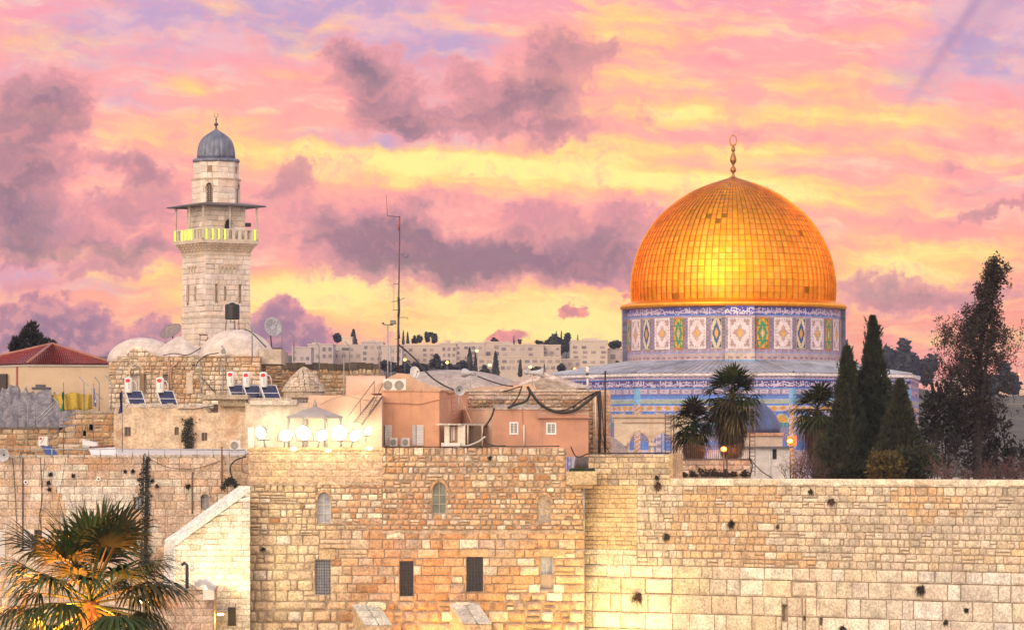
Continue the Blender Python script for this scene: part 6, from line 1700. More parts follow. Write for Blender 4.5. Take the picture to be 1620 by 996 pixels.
def twig_shrub(label, px, ybase, hpx, spreadpx, D, seed, col, n=9, depth=4):
    r = random.Random(seed); B = Vector((XW(px,D), D, ZW(ybase,D))); H = px2m(hpx,D)
    w = MB()
    for k in range(n):
        a = 2*pi*k/n+r.uniform(-.3,.3); el = r.uniform(.6,1.35); off = Vector((cos(a)*px2m(spreadpx,D)*r.uniform(0,.5), sin(a)*.6, 0))
        branch(w, B+off, Vector((cos(a)*cos(el), sin(a)*cos(el)*.6, sin(el))), H*.42*r.uniform(.7,1.1), .045, depth, r, col, .6, .12, None, .3)
    o = w.build('bare_shrub', m_twig); return tag(o, label, 'shrub', 'leafless shrubs behind the great wall')
twig_shrub('leafless grey brown shrub against the whitish chapel annex wall', 1268, 768, 62, 40, 252, 3, (.05,.036,.034), 12)
twig_shrub('leafless pinkish shrub between the olive shrub and the bare tree trunk', 1507, 770, 54, 40, 248, 4, (.12,.07,.065), 11)
twig_shrub('leafless reddish shrub at the right edge of the photo', 1612, 772, 62, 50, 247, 5, (.10,.052,.052), 13)
twig_shrub('leafless reddish shrub right of the bare tree trunk', 1572, 772, 52, 46, 247, 6, (.095,.05,.05), 12)
twig_shrub('tall leafless grey brown shrub behind the olive shrub', 1470, 768, 110, 36, 258, 7, (.045,.032,.030), 10)
twig_shrub('leafless grey brown thicket below the half hidden palm', 1298, 768, 96, 30, 262, 8, (.045,.034,.032), 10)
# pine behind the red roof house
r_ = random.Random(33); D = 330.0; B = Vector((XW(47,D), D, ZW(600,D)))
pn = thing('pine_tree', 'dark bushy pine behind the red tiled roof', 'tree', B); w = MB(); w.tube([B, P(49,560,D), P(50,518,D)], .25, 8, r1=.06, col=(.03,.025,.02)); w.build('trunk', m_twig, pn)
lf = MB()
for (cx, cy, rw_, rh_) in [(50,522,9,13),(42,530,8,9),(57,534,9,9),(30,541,12,10),(45,545,16,13),(62,544,13,10),(74,545,9,8),(25,550,9,10),(38,556,18,10),(66,556,18,10),(50,560,24,12),(84,547,4,5)]:
    for k in range(230):
        d = Vector((r_.gauss(0,1), r_.gauss(0,1), r_.gauss(0,1))).normalized()*r_.uniform(.5,1.08); c = P(cx,cy,D)+Vector((d.x*px2m(rw_,D), d.y*px2m(rw_,D), d.z*px2m(rh_,D))); s = r_.uniform(.18,.42)
        u = (d+Vector((0,0,.6))).normalized(); v = u.cross(Vector((r_.uniform(-1,1),r_.uniform(-1,1),r_.uniform(-1,1)))).normalized()
        lf.add([c-v*s*.3, c+v*s*.3, c+u*s], [(0,1,2)], jit((.016,.017,.013), .35, r_))
lf.build('crown', m_cyp, pn)

# ================================================================ tufts growing from the wall joints
m_tuft = M('wall_plant', None, .8, var=.3, vs=4)
def tuft(px, py, size, label, col, on='w', n=140, droop=.9, seed=1, D=None):
    r = random.Random(seed); c = wp(px, py, .05) if on == 'w' else P(px, py, (D or BD)-.06); nn = Vector((WU.y,-WU.x,0)) if on == 'w' else Vector((0,-1,0)); w = MB()
    for k in range(n):
        d = (nn*r.uniform(.2,1)+Vector((r.uniform(-1,1), r.uniform(-.3,.3), r.uniform(-.6,.9)))).normalized(); L = size*r.uniform(.4,1.0)
        sd = d.cross(Vector((0,0,1))).normalized()*.022; p0 = c+Vector((r.gauss(0,.05),0,r.gauss(0,.05)))
        p1 = p0+d*L*.6; p2 = p0+d*L+Vector((0,0,-droop*L*.5))
        w.add([p0-sd,p0+sd,p1+sd,p1-sd,p2+sd*.2,p2-sd*.2], [(0,1,2,3),(3,2,4,5)], jit(col, .4, r))
    for k in range(n//6):
        d = (nn*r.uniform(.1,.8)+Vector((r.uniform(-1,1),0,r.uniform(-.8,.7)))).normalized(); p = c+d*size*r.uniform(.1,.6); s = .06
        u = Vector((r.uniform(-1,1),r.uniform(-1,1),r.uniform(-1,1))).normalized(); v = u.cross(d).normalized()
        w.add([p-v*s,p+u*s,p+v*s,p-u*s], [(0,1,2,3)], jit(col, .4, r))
    return tag(w.build('caper_bush', m_tuft, origin=c), label, 'wall plant', 'tufts growing from the wall joints')
G_ = (.030,.030,.014); Br = (.11,.060,.034); K_ = (.035,.028,.020)
for i, a in enumerate([(1042,768,.40,'dry tuft under the left end of the great wall coping',Br),(1158,828,.42,'dark tuft in the middle of the small stone zone of the great wall',K_),(1316,792,.36,'dry dark tuft high on the great wall below the cypresses',Br),
     (1010,944,.55,'reddish brown tuft low on the great wall near the inner corner',Br),(1458,932,.48,'black round tuft at the top of the huge blocks, right part of the great wall',K_),(1336,994,.40,'dark tuft cut by the lower edge of the photo',K_),
     (1232,832,.16,'tiny reddish tuft right of the middle tuft on the great wall',Br),(1530,964,.18,'small green tuft between two huge blocks at right',G_),(1498,984,.22,'small green tuft lowest on the right part of the great wall',G_),
     (1284,777,.22,'small tuft just under the coping left of the cypresses',G_),(1040,755,.16,'tiny green tuft at the foot of the corner parapet',G_),(1056,848,.32,'grey green tuft beside the warm stained stones near the inner corner',(.06,.055,.03))]):
    tuft(*a, seed=i+3)
for i, a in enumerate([(417,868,.20,'small green tuft on the rough left end of the stone building',G_,'b'),(776,724,.14,'tiny green tuft on the stone building below the porch',G_,'b'),(746,992,.3,'dark green tuft on the right buttress',G_,'b')]): tuft(*a, seed=i+30)
for i, (x, y, s, lab) in enumerate([(80,750,.20,'topmost dark tuft of the column left of the white stones'),(77,763,.16,'second dark tuft of the column left of the white stones'),(78,774,.16,'third dark tuft of the column left of the white stones'),(116,752,.16,'dark tuft left of the round fitting on the long wall'),(297,769,.24,'dark tuft by the rusty spout on the long wall'),(241,760,.16,'dark tuft just right of the ivy pipe'),(248,768,.16,'brown tuft right of the ivy pipe'),(210,745,.15,'dark tuft left of the top of the ivy pipe'),(198,745,.12,'tiny dark tuft under the coping left of the ivy pipe'),(220,758,.14,'small dark tuft touching the left side of the ivy pipe')]):
    tuft(x, y, s, lab, K_ if i != 6 else Br, 'l', 110, .3, 50+i, LD)
# grass on the corner ledge
r_ = random.Random(6); w = MB(); c0 = P(921,745,BD-.2)
for k in range(700):
    p = c0+Vector((r_.uniform(-.78,.78), r_.uniform(-.1,.4), 0)); h = r_.uniform(.1,.34)*(1-abs(p.x-c0.x)*.5); d = Vector((r_.uniform(-.4,.4), r_.uniform(-.3,.2), 1))*h; s = .02
    w.add([p-Vector((s,0,0)), p+Vector((s,0,0)), p+d], [(0,1,2)], jit((.028,.042,.016), .4, r_))
tag(w.build('ledge_grass', m_tuft, origin=c0), 'dark green grass tuft on the stone ledge at the wall corner', 'plant')
# ivy strip on the long left wall
def vine(label, pts, D, wd, n, seed, col=(.020,.022,.013)):
    r = random.Random(seed); w = MB(); q = [P(x,y,D-.12) for x, y in pts]
    w.tube(q, .05, 5, col=(.05,.04,.03))
    for k in range(n):
        t = r.random()*(len(q)-1); i = min(int(t), len(q)-2); c = q[i]+(q[i+1]-q[i])*(t-i)+Vector((r.gauss(0,wd*(.6+.7*patch(seed)(t*3,1))), -abs(r.gauss(0,.10)), r.gauss(0,.1))); s = r.uniform(.06,.15)
        u = Vector((r.uniform(-1,1), r.uniform(-.5,.2), r.uniform(-1,.3))).normalized(); v = u.cross(Vector((0,-1,.2))).normalized()
        w.add([c-v*s*.6, c+u*s*.6-v*s*.3, c+u*s*1.2, c+u*s*.5+v*s*.6], [(0,1,2,3)], jit(col, .45, r))
    return tag(w.build('climbing_ivy', m_tuft), label, 'ivy', 'dark climbing ivy strips')
vine('long dark ivy strip hanging down beside the white pipe on the long wall', [(231,722),(229,770),(231,820),(228,860),(230,892)], LD, .16, 1500, 3)
vine('dark ivy strip on the rust stained plaster house', [(299,662),(297,690),(300,714)], TD, .20, 600, 5)
vine('thick dark ivy where the cables drop behind the top of the sloping wall', [(374,765),(362,757),(352,772)], LD-1, .10, 260, 7)

# ================================================================ solar water heaters
m_tank = M('white_enamel', None, .35, var=.08, vs=2, fine=.04)
m_coll = M('solar_collector_glass', (.018,.026,.075), .12, var=.2, vs=2, spec=.9)
def water_heater(name, label, group=None):
    t = thing(name, label, 'water heater', (0,0,0), group)
    w = MB(); r = .27; H = 1.02; z0 = .95
    w.lathe((0,.55,z0), [(r*.9,0),(r,.05),(r,H-.06),(r*.92,H-.01),(r*.5,H+.03),(.03,H+.035)], 24, col=(.74,.73,.74)); w.build('tank', m_tank, t); tk = bpy.data.objects[-1] if False else t.children[0]
    m = MB()    # red oval badge and blue upright lettering strokes, wrapped on the tank
    def onface(a, z): return (sin(a)*(r+.012), .55-cos(a)*(r+.012), z0+z)
    n = 20; ring = [onface(-.12+.62*cos(2*pi*k/n), .82+.13*sin(2*pi*k/n)) for k in range(n)]; m.add(ring+[onface(-.12,.82)], [(k,(k+1)%n,n) for k in range(n)], (.62,.03,.05))
    for k in range(5):
        zc = .28+.075*k
        for (a0, a1, dz0, dz1) in ((.05,.30,.0,.018),(.05,.11,.0,.055),(.24,.30,.0,.055)) if k % 2 == 0 else ((.05,.30,.03,.048),(.14,.20,.0,.055)):
            m.add([onface(a0,zc+dz0),onface(a1,zc+dz0),onface(a1,zc+dz1),onface(a0,zc+dz1)], [(0,1,2,3)], (.05,.12,.42))
    m.build('badge', m_paint, tk)
    U = Vector((1,.5,0)).normalized(); V = Vector((.45,-.9,-1.1)).normalized(); N = U.cross(V)*-1
    if N.y > 0: N = -N
    o = Vector((-.26,.52,1.08)); pw, ph = 1.22, 1.55
    def slab(w, u0,u1,v0,v1,n0,n1,col):
        q = [o+U*u+V*v+N*n for n in (n0,n1) for (u,v) in ((u0,v1),(u1,v1),(u1,v0),(u0,v0))]; w.add(q, [(0,3,2,1),(4,5,6,7),(0,1,5,4),(1,2,6,5),(2,3,7,6),(3,0,4,7)], col)
    f = MB()
    for a in ((0,.06,0,ph,-.05,.05),(pw-.06,pw,0,ph,-.05,.05),(.06,pw-.06,0,.06,-.05,.05),(.06,pw-.06,ph-.06,ph,-.05,.05),(.06,pw-.06,ph*.47,ph*.47+.05,-.04,.045)): slab(f, *a, (.60,.61,.66))
    f.build('collector_frame', m_paint, t); fr_ = t.children[-1]
    g = MB(); slab(g, .06, pw-.06, .06, ph-.06, -.04, .02, (.02,.03,.08)); g.build('collector_glass', m_coll, fr_)
    s = MB()
    for (x, y) in ((-.24,.55),(.2,.75)): s.tube([(x,y,0),(x,y,.97)], .022, 5, col=(.42,.43,.46))
    e = o+V*ph; s.tube([tuple(o+U*.03), tuple(e+U*.03+Vector((0,0,-.02)))], .025, 5, col=(.55,.55,.6)); s.tube([tuple(e+U*.03), (e.x+U.x*.03, e.y+.9, 0)], .02, 5, col=(.42,.43,.46)); s.build('stand', m_paint, t)
    p = MB(); p.tube([(.24,.5,1.78),(.42,.48,1.74),(.54,.5,1.5),(.55,.55,1.15),(.50,.62,1.0)], .035, 7, col=(.62,.60,.60)); p.build('pipe', m_paint, t)
    return t
wh = water_heater('solar_water_heater', 'white upright water heater with red badge and blue collector, leftmost on the stained house roof', 'solar water heaters on the roofs'); kids(wh)
hs = [(202,643,257.5,None),(252,643,257.5,'white upright water heater with red badge, second from left on the stained house roof'),
      (364,633,260.5,'left heater of the three white upright water heaters on the terrace ledge'),(389,634,260.3,'middle heater of the three white upright water heaters on the terrace ledge'),(416,634,260.1,'right heater of the three white upright water heaters on the terrace ledge')]
for i, (x, y, D, lab) in enumerate(hs):
    o = wh if i == 0 else dup(wh, label=lab); o.location = P(x, y, D)
# older heater and white panel on the lower left terrace
oh = thing('solar_water_heater', 'boxy white water heater with small red mark and blue panel on the lower left terrace', 'water heater', P(72,722,250), 'solar water heaters on the roofs')
w = MB(); D = 250.0; w.pbox(61, 690, 75, 705, D, .5, (.72,.70,.70)); tk = w.build('tank', m_tank, oh)
w = MB(); w.pbox(62.5, 691.5, 66.5, 695, D-.03, .02, (.60,.05,.07)); w.build('badge', m_paint, tk)
w = MB(); q = [P(64,703.5,D-.1),P(82,705,D+.2),P(94,721.5,D-.7),P(76,722,D-1.0)]; w.add(q+[p+Vector((0,.06,-.05)) for p in q], [(3,2,1,0),(4,5,6,7),(0,1,5,4),(1,2,6,5),(2,3,7,6),(3,0,4,7)], (.04,.085,.26)); w.build('panel', m_tank, oh)
w = MB(); w.tube([P(70,691,D-.1),P(68,696,D-.2),P(64,701,D-.15)], .02, 5, col=(.05,.05,.05)); w.build('hose', m_paint, oh)
wpn = thing('white_roof_panel', 'white slanting panel with a dark rail and white ribbed tank on the lower left terrace', 'roof panel', P(165,722,249))
w = MB(); D = 249.0; q = [P(140,709,D+.4),P(182,707,D+.4),P(189,721.5,D-.8),P(146,722,D-.8)]; w.add(q+[p+Vector((0,.08,-.08)) for p in q], [(3,2,1,0),(4,5,6,7),(0,1,5,4),(1,2,6,5),(2,3,7,6),(3,0,4,7)], (.70,.70,.74)); w.build('panel', m_tank, wpn)
w = MB(); w.tube([P(141,707,D+.4),P(181,704.5,D+.4)], .05, 6, col=(.14,.06,.05)); [w.tube([P(x,709,D+.4),P(x,705,D+.4)], .03, 5, col=(.14,.06,.05)) for x in (143,154,166,178)]; w.build('rail', m_paint, wpn)
w = MB(); c = P(143,702,D+.9); pr = [(.30+.03*(k%2), .09*k) for k in range(12)]
w.lathe((0,0,0), [(.05,-.02)]+pr+[(.05,1.02)], 18, col=(.60,.60,.64)); 
w.v = [(c.x-.5+v[2]*.98, c.y+v[1], c.z+v[0]-v[2]*.2) for v in w.v]; w.build('ribbed_tank', m_tank, wpn)

# ================================================================ satellite dishes
m_dish = M('dish_paint', None, .5, var=.15, vs=3)
def dish(name, label, c, rad, d, col, stand=None, mesh=False, depth=.16):
    """c centre, d direction the bowl faces"""
    t = thing(name, label, 'satellite dish', c); d = Vector(d).normalized(); u = d.cross(Vector((0,0,1))).normalized(); v = u.cross(d)
    w = MB(); n, m = 28, 6; vs = []
    for s in (0, 1):
        for i in range(m+1):
            rr = rad*i/m
            for k in range(n):
                a = 2*pi*k/n; vs.append(Vector(c)+u*rr*cos(a)+v*rr*sin(a)+d*((rr/rad)**2*depth*rad*2-s*.03))
    o = (m+1)*n; fs = []
    for i in range(m):
        for k in range(n):
            q = (i*n+k, i*n+(k+1)%n, (i+1)*n+(k+1)%n, (i+1)*n+k); fs.append(q); fs.append(tuple(reversed([x+o for x in q])))
    for k in range(n): fs.append((m*n+k, m*n+(k+1)%n, o+m*n+(k+1)%n, o+m*n+k))
    w.sm = True; w.add(vs, fs, col)
    if mesh:
        w.sm = False
        for k in range(12):
            a = 2*pi*k/12; w.tube([Vector(c)-d*.05, Vector(c)+(u*cos(a)+v*sin(a))*rad+d*(depth*rad*2-.05)], .025, 4, col=tuple(q*.6 for q in col))
    w.build('bowl', m_dish, t)
    w = MB(); tip = Vector(c)+d*rad*.95; w.tube([Vector(c)-v*rad*.9+d*.2*rad, tip], .022, 5, col=(.3,.3,.32)); w.ellipsoid(tip, (.07,.09,.07), 8, 6, (.25,.25,.27)); w.build('feed_arm', m_paint, t)
    if stand:
        w = MB(); w.tube([Vector(c)-d*.12, Vector(c)-d*.2+Vector((0,0,-rad*.6)), Vector((c[0],c[1]-.2*d.y,stand))], .05, 7, col=(.09,.08,.08)); w.build('stand', m_paint, t)
    return t
dish('satellite_dish', 'big brownish dish tipped sideways behind the left roof domes', P(272,527,283), .86, (-.40,-.62,.86), (.23,.18,.19), ZW(545,283), depth=.14)
dish('satellite_dish', 'big pale grey mesh dish on a black post, right of the minaret', P(430,518,284), .74, (.55,-.8,.22), (.40,.41,.48), ZW(553,284), mesh=True)
dish('satellite_dish', 'clean white dish on the salmon house roof below the tall antenna', P(655,589,239.5), .38, (.62,-.75,.16), (.70,.70,.70), ZW(602,240))

# ================================================================ horn loudspeakers
def horn(label, c, d, L=.75, r1=.36, col=(.42,.43,.47), stand=None, back=True):
    t = thing('horn_loudspeaker', label, 'loudspeaker', c, 'grey horn loudspeakers'); d = Vector(d).normalized(); q = d.to_track_quat('Z','X')
    w = MB(); prof = [(.10,-.45*L),(.13,-.3*L),(.09,-.22*L),(.12,.0),(.17,.3*L),(.25,.55*L),(r1*.93,.75*L),(r1,.80*L),(r1*.9,.79*L),(.2,.5*L),(.08,.25*L),(.02,.22*L)]
    w.lathe((0,0,0), prof, 24, col=col); w.v = [tuple(Vector(c)+q@Vector(v)) for v in w.v]; w.build('horn', m_dish, t)
    w = MB(); e = Vector(c)-d*.35*L; w.lathe((0,0,0), [(.12,-.2),(.16,-.16),(.16,.05),(.1,.1)], 16, col=tuple(x*.8 for x in col)); w.v = [tuple(e+q@Vector(v)) for v in w.v]
    w.build('driver', m_dish, t); w = MB(); w.ellipsoid(Vector(c)+d*.24*L, (.07,.07,.07), 8, 6, (.05,.05,.06)); w.build('throat', m_dish, t)
    if stand: w = MB(); w.tube([Vector(c), Vector((c[0],c[1]+.05,stand))], .035, 6, col=(.42,.46,.44)); w.build('bracket', m_paint, t)
horn('grey horn loudspeaker facing the viewer on the long wall top at the left edge', P(7,719,LD-.6), (-.1,-1,-.05), .6, .43, stand=ZW(732,LD))
horn('grey horn loudspeaker facing the viewer at the corner of the salmon house roof', P(726,617,A-.3), (.18,-1,-.03), .55, .34, stand=ZW(645,A))
horn('grey horn loudspeaker pointing away on the grey roof, right of the facing one', P(744,590,C-1), (-.55,.85,.05), .9, .30, stand=ZW(612,C))
horn('grey horn loudspeaker pointing right on the coping of the rubble house', P(842,589,C-.8), (.98,-.15,-.05), .95, .34, stand=ZW(610,C))

# ================================================================ air conditioners
def aircon(label=None):
    t = thing('air_conditioner', label, 'air conditioner', (0,0,0), 'white outdoor air conditioner units')
    w = MB(); w.box((-.30,0,0),(.30,.30,.62),(.66,.65,.64)); w.box((-.30,0,.62),(.30,.32,.64),(.56,.55,.55)); w.build('case', m_tank, t)
    w = MB(); c = Vector((-.05,-.015,.31)); n = 24
    for rr in (.23,.18,.13,.08): w.tube([c+Vector((rr*cos(2*pi*k/n),0,rr*sin(2*pi*k/n))) for k in range(n+1)], .010, 4, col=(.30,.28,.27), caps=False)
    w.add([c+Vector((.235*cos(2*pi*k/n),.010,.235*sin(2*pi*k/n))) for k in range(n)], [tuple(range(n))], (.36,.33,.29)); w.build('fan_grille', m_paint, t)
    w = MB(); [w.box((x-.03,.03,-.06),(x+.03,.27,0),(.2,.2,.2)) for x in (-.2,)]; w.build('foot', m_paint, t)
    w = MB(); w.box((.17,.03,-.06),(.23,.27,0),(.2,.2,.2)); w.build('foot', m_paint, t)
    return t
ac = aircon('white air conditioner on the salmon house roof edge, left one next to the stair head'); kids(ac)
for i, (x, y, D, s, rz, lab) in enumerate([(615,618.5,A+.35,1.2,0,None),(633,618.5,A+.35,1.2,0,'white air conditioner on the salmon house roof edge, right one'),
    (623,706,A-.9,.85,.5,'white air conditioner on the ground between the white shutters, left one'),(642,706,A-.9,.85,.5,'white air conditioner on the ground between the white shutters, right one'),
    (372,712,250,1.05,.1,'white air conditioner low on the terrace left of the floodlights'),(354,561,HD2-.5,.78,0,'small white air conditioner on the edge of the largest roof dome')]):
    o = ac if i == 0 else dup(ac, label=lab); o.location = P(x,y,D); o.rotation_euler.z = rz; o.scale = (s,s,s)

# ================================================================ black water tank on a frame
WD = 282.0
wt = thing('water_tank', 'black plastic water tank on an iron stand in front of the minaret', 'water tank', P(368,520,WD))
w = MB(); r = px2m(11.5,WD); H = px2m(25,WD); w.lathe((XW(367.5,WD),WD,ZW(505,WD)), [(r*.96,0),(r,.03)]+[(r*(1+.015*(k%2)), .05+(H-.2)*k/10) for k in range(11)]+[(r*.9,H-.06),(r*.35,H),(r*.33,H+.06),(.02,H+.07)], 32, col=(.016,.016,.018)); w.build('tank', m_paint, wt)
for k in range(4):
    x = 358+6.5*k; w = MB(); w.tube([P(x,506,WD+(.3 if k%2 else -.3)),P(x-1+.7*k,523,WD+(.3 if k%2 else -.3))], .035, 5, col=(.16,.09,.07)); w.build('leg', m_paint, wt)
w = MB(); w.lathe((XW(368,WD),WD+.2,ZW(522,WD)), [(.22,0),(.22,px2m(14,WD))], 16, col=(.55,.52,.55)); w.build('drum', m_paint, wt)
w = MB(); w.tube([P(371,481,WD),P(374,474,WD),P(379,468,WD)], .018, 5, col=(.25,.22,.22)); w.build('inlet_pipe', m_paint, wt)
cf = thing('iron_chair_frame', 'rusty iron frame standing between the two right roof domes', 'frame', P(322,546,HD))
w = MB()
for a in ([(316,546),(317,530),(327,530),(329,533),(325,544)],[(317,538),(327,538)],[(317,530),(315,529),(329,529)]): w.tube([P(x,y,HD+.4) for x,y in a], .03, 5, col=(.12,.06,.05))
w.build('bars', m_paint, cf)

# ================================================================ masts and antennas
m_mast = M('mast_steel', None, .5, .3, var=.3, vs=3)
MDs = 241.0
an = thing('antenna_mast', 'very tall thin radio antenna mast with short cross arms against the sky', 'antenna', P(631,597,MDs))
w = MB(); w.tube([P(629.5,597,MDs),P(630.5,500,MDs)], .075, 8, r1=.065, col=(.06,.035,.035)); w.tube([P(630.5,500,MDs),P(632.5,342,MDs)], .048, 8, r1=.03, col=(.10,.05,.05)); w.build('mast', m_mast, an)
for nm, pts, r_, c_ in [('top_arm',[(632.5,343),(613,341.5)],.025,(.10,.06,.06)),('whip_antenna',[(613,342),(611,308)],.014,(.10,.08,.09)),('red_clamp',[(632,346),(631,364)],.055,(.42,.07,.03)),('cross_arm',[(628,403),(637,402),(640,408),(645,406),(646,402)],.022,(.12,.1,.11)),
     ('cross_arm',[(631,449),(622,449)],.022,(.12,.1,.11)),('thin_aerial',[(623,400),(623,492)],.012,(.30,.24,.25)),('cross_arm',[(631,476),(619,477)],.02,(.12,.1,.11)),('cross_arm',[(631,475),(640,471)],.02,(.12,.1,.11)),('cross_arm',[(630,490),(622,490)],.022,(.12,.1,.11)),('cross_arm',[(630,502),(645,502),(645,505)],.022,(.12,.1,.11)),
     ('cross_arm',[(631,512),(624,511)],.02,(.12,.1,.11)),('thick_coil',[(630.6,470),(631.2,490),(630.4,500)],.085,(.03,.025,.028)),('thick_coil',[(630.2,522),(631,535)],.085,(.03,.025,.028)),('cable_ties',[(632,380),(632.4,385)],.05,(.3,.08,.05)),('base_joint',[(629.5,590),(629.5,598)],.11,(.6,.5,.46)),('cross_arm',[(625,536),(630,536)],.02,(.12,.1,.11)),('cross_arm',[(626,556),(630,556)],.02,(.12,.1,.11))]:
    w = MB(); w.tube([P(x,y,MDs-.02) for x,y in pts], r_, 6, col=c_); w.build(nm, m_mast, an)
lm = thing('floodlight_mast', 'slim grey mast with an unlit floodlight on a cross bar, left of the antenna', 'light mast', P(613,605,242))
w = MB(); w.tube([P(613.5,606,242),P(613.5,514,242)], .04, 8, col=(.36,.36,.40)); w.build('mast', m_mast, lm)
w = MB(); w.tube([P(606,513,242),P(622,514,242)], .04, 6, col=(.2,.2,.22)); w.build('cross_bar', m_mast, lm)
w = MB(); w.pbox(617.5, 506.5, 626, 512.5, 241.8, .4, (.05,.05,.06)); w.pbox(618.5, 507.5, 625, 511.5, 241.77, .03, (.22,.22,.26)); w.build('floodlight', m_paint, lm)
w = MB(); w.ellipsoid(P(606,511,242), (.08,.12,.06), 8, 6, (.08,.08,.1)); w.build('camera', m_paint, lm)
l2 = thing('pole', 'bare thin grey pole next to the floodlight mast', 'pole', P(618,605,242.4)); w = MB(); w.tube([P(618.5,606,242.4),P(618.5,548,242.4)], .03, 6, col=(.36,.37,.42)); w.build('shaft', m_mast, l2)
w = MB(); w.tube([P(618.5,549,242.4),P(630,555,242.2),P(654,583,241)], .012, 4, col=(.42,.42,.45)); w.build('stay_wire', m_mast, l2)
l3 = thing('floodlight_mast', 'grey pole with a flat double floodlight seen from below, behind the pavilion', 'light mast', P(544,665,243))
w = MB(); w.tube([P(544,668,243),P(544,556,243)], .035, 7, col=(.30,.30,.34)); w.build('mast', m_mast, l3)
for x0, x1 in ((531,541),(541.5,552)): w = MB(); w.pbox(x0, 549.5, x1, 554, 242.7, .5, (.30,.29,.31) if x0 < 540 else (.09,.09,.10)); w.build('floodlight', m_paint, l3)
bp = thing('pole', 'straight black pole with a small cross piece, right of the corner pier', 'pole', P(957,718,243.2)); w = MB(); w.tube([P(957.5,720,243.2),P(957.5,586,243.2)], .055, 8, col=(.03,.025,.025)); w.build('shaft', m_mast, bp); w = MB(); w.tube([P(953,591,243.2),P(962,590.5,243.2)], .03, 5, col=(.04,.03,.03)); w.build('cross_piece', m_mast, bp)
cc = thing('security_camera', 'white camera post with a dome head on the rubble house coping', 'camera', P(930,614,C-.6)); w = MB(); w.tube([P(929.5,615,C-.6),P(929.5,598,C-.6)], .07, 8, col=(.60,.58,.58)); w.build('post', m_paint, cc)
w = MB(); w.tube([P(929.5,589,C-.6),P(929.5,583,C-.6)], .11, 10, col=(.68,.66,.66)); w.ellipsoid(P(929.5,582.5,C-.6), (.13,.13,.12), 10, 7, (.7,.68,.68)); w.ellipsoid(P(929,591.5,C-.6), (.12,.12,.09), 10, 6, (.05,.05,.06)); w.build('dome_head', m_paint, cc)
w = MB(); w.tube([P(931,595,C-.7),P(939,598,C-1.0)], .08, 8, col=(.66,.64,.64)); w.build('bullet_camera', m_paint, cc)

# ================================================================ bent fence posts
def fpost(label=None):
    t = tag_post = None
    w = MB(); w.tube([(0,0,0),(0,0,2.2),(-.12,0,2.36),(-.36,0,2.62)], .045, 7, col=(.30,.31,.35)); o = w.build('fence_post', m_mast, origin=(0,0,0)); return tag(o, label, 'fence post', 'bent top fence posts')
fp0 = None
for i, (x, yt, yb, D, mir, lab) in enumerate([(44,626,705,256.5,0,'front grey bent fence post at the far left, with a brace beside it'),(28,632,676,262,0,'thin bent fence post behind the front one, far left'),(56,634,676,262,0,'thin bent fence post just right of the front one, far left'),
   (92,628,690,257,0,'bent fence post with a sloping brace, left of the green flag'),(133,596,650,258.5,0,'bent post left in the group of three beside the yellow tarpaulin'),(157,596,650,258.5,0,'bent post in the middle of the group of three beside the yellow tarpaulin'),(176,594,668,258.5,0,'bent post right in the group of three beside the yellow tarpaulin'),
   (465,522,572,283.5,0,'bent fence post beside the mesh dish, right of the minaret'),(446,508,568,283,0,'bent fence post in front of the mesh dish'),(399,510,572,270,0,'bent fence post at the right foot of the minaret'),(505,537,604,283,0,'bent fence post above the little stone cupola'),(553,540,592,283,0,'bent fence post above the brown rubble wall, middle'),(600,541,600,283,0,'bent fence post at the right end of the brown rubble wall'),(357,546,600,271,0,'straight looking fence post in front of the largest roof dome')]):
    if fp0 is None: fp0 = fpost(lab); o = fp0
    else: o = fp0.copy(); COL.objects.link(o); o['label'] = lab
    o.location = P(x, yb, D); h = px2m(yb-yt, D)/2.62; o.scale = (h if h < 1 else 1, 1, h)
# wire fence, far left
wf = thing('wire_fence', 'wire fence with sloping braces around the rubbly yard, far left', 'fence', P(50,680,257))
w = MB()
for k, y in enumerate((640,648,656,664,672)): w.tube([P(-10,y,257.4),P(44,y+1,257),P(92,y+1,257.3)], .012, 4, col=(.22,.23,.28))
for k in range(26): x = -8+k*4; w.tube([P(x,634,257.5),P(x+1,676,257.5)], .007, 3, col=(.24,.25,.30))
w.build('wires', m_mast, wf)
for a in ([(46,673),(88,634)],[(60,668),(90,636)],[(134,604),(163,632)]): w = MB(); w.tube([P(x,y,257.1) for x,y in a], .04, 6, col=(.36,.37,.42)); w.build('brace', m_mast, wf)
w = MB(); w.tube([P(119,652,258.0),P(119,676,258.0)], .035, 5, col=(.2,.2,.22)); w.tube([P(119,652.5,258.0),P(178,650.5,258.0)], .035, 5, col=(.16,.15,.16)); w.tube([P(178,651,258.0),P(178,672,258.0)], .04, 5, col=(.18,.18,.2)); w.build('frame', m_mast, wf)
# rubbly bank behind the fence and a tarpaulin
bk = MB(); bk.sm = True; r_ = random.Random(71); vs = []; nx, ny = 40, 10
nb_ = patch(301)
for j in range(ny+1):
    for i in range(nx+1):
        px = -30+150*i/nx; D = 262+3.2*j; top = 612+14*max(0,(px-20)/80); f = j/ny
        y = 682+(top-682)*f+16*(nb_(i*.9,j*.9)-.5)+6*(nb_(i*2.3,j*2.1)-.5); vs.append(P(px,y,D))
bk.add(vs, [(j*(nx+1)+i, j*(nx+1)+i+1, (j+1)*(nx+1)+i+1, (j+1)*(nx+1)+i) for j in range(ny) for i in range(nx)])
m_rubble = M('grey_rubble_bank', (.30,.285,.30), .95, var=.45, vs=1.2, fine=.35, fs=5, bump=.8)
tag(bk.build('rubble_bank', m_rubble), kind='structure')
tp_ = MB(); tp_.sm = True; vs = []; nx, ny = 26, 8; r_ = random.Random(8)
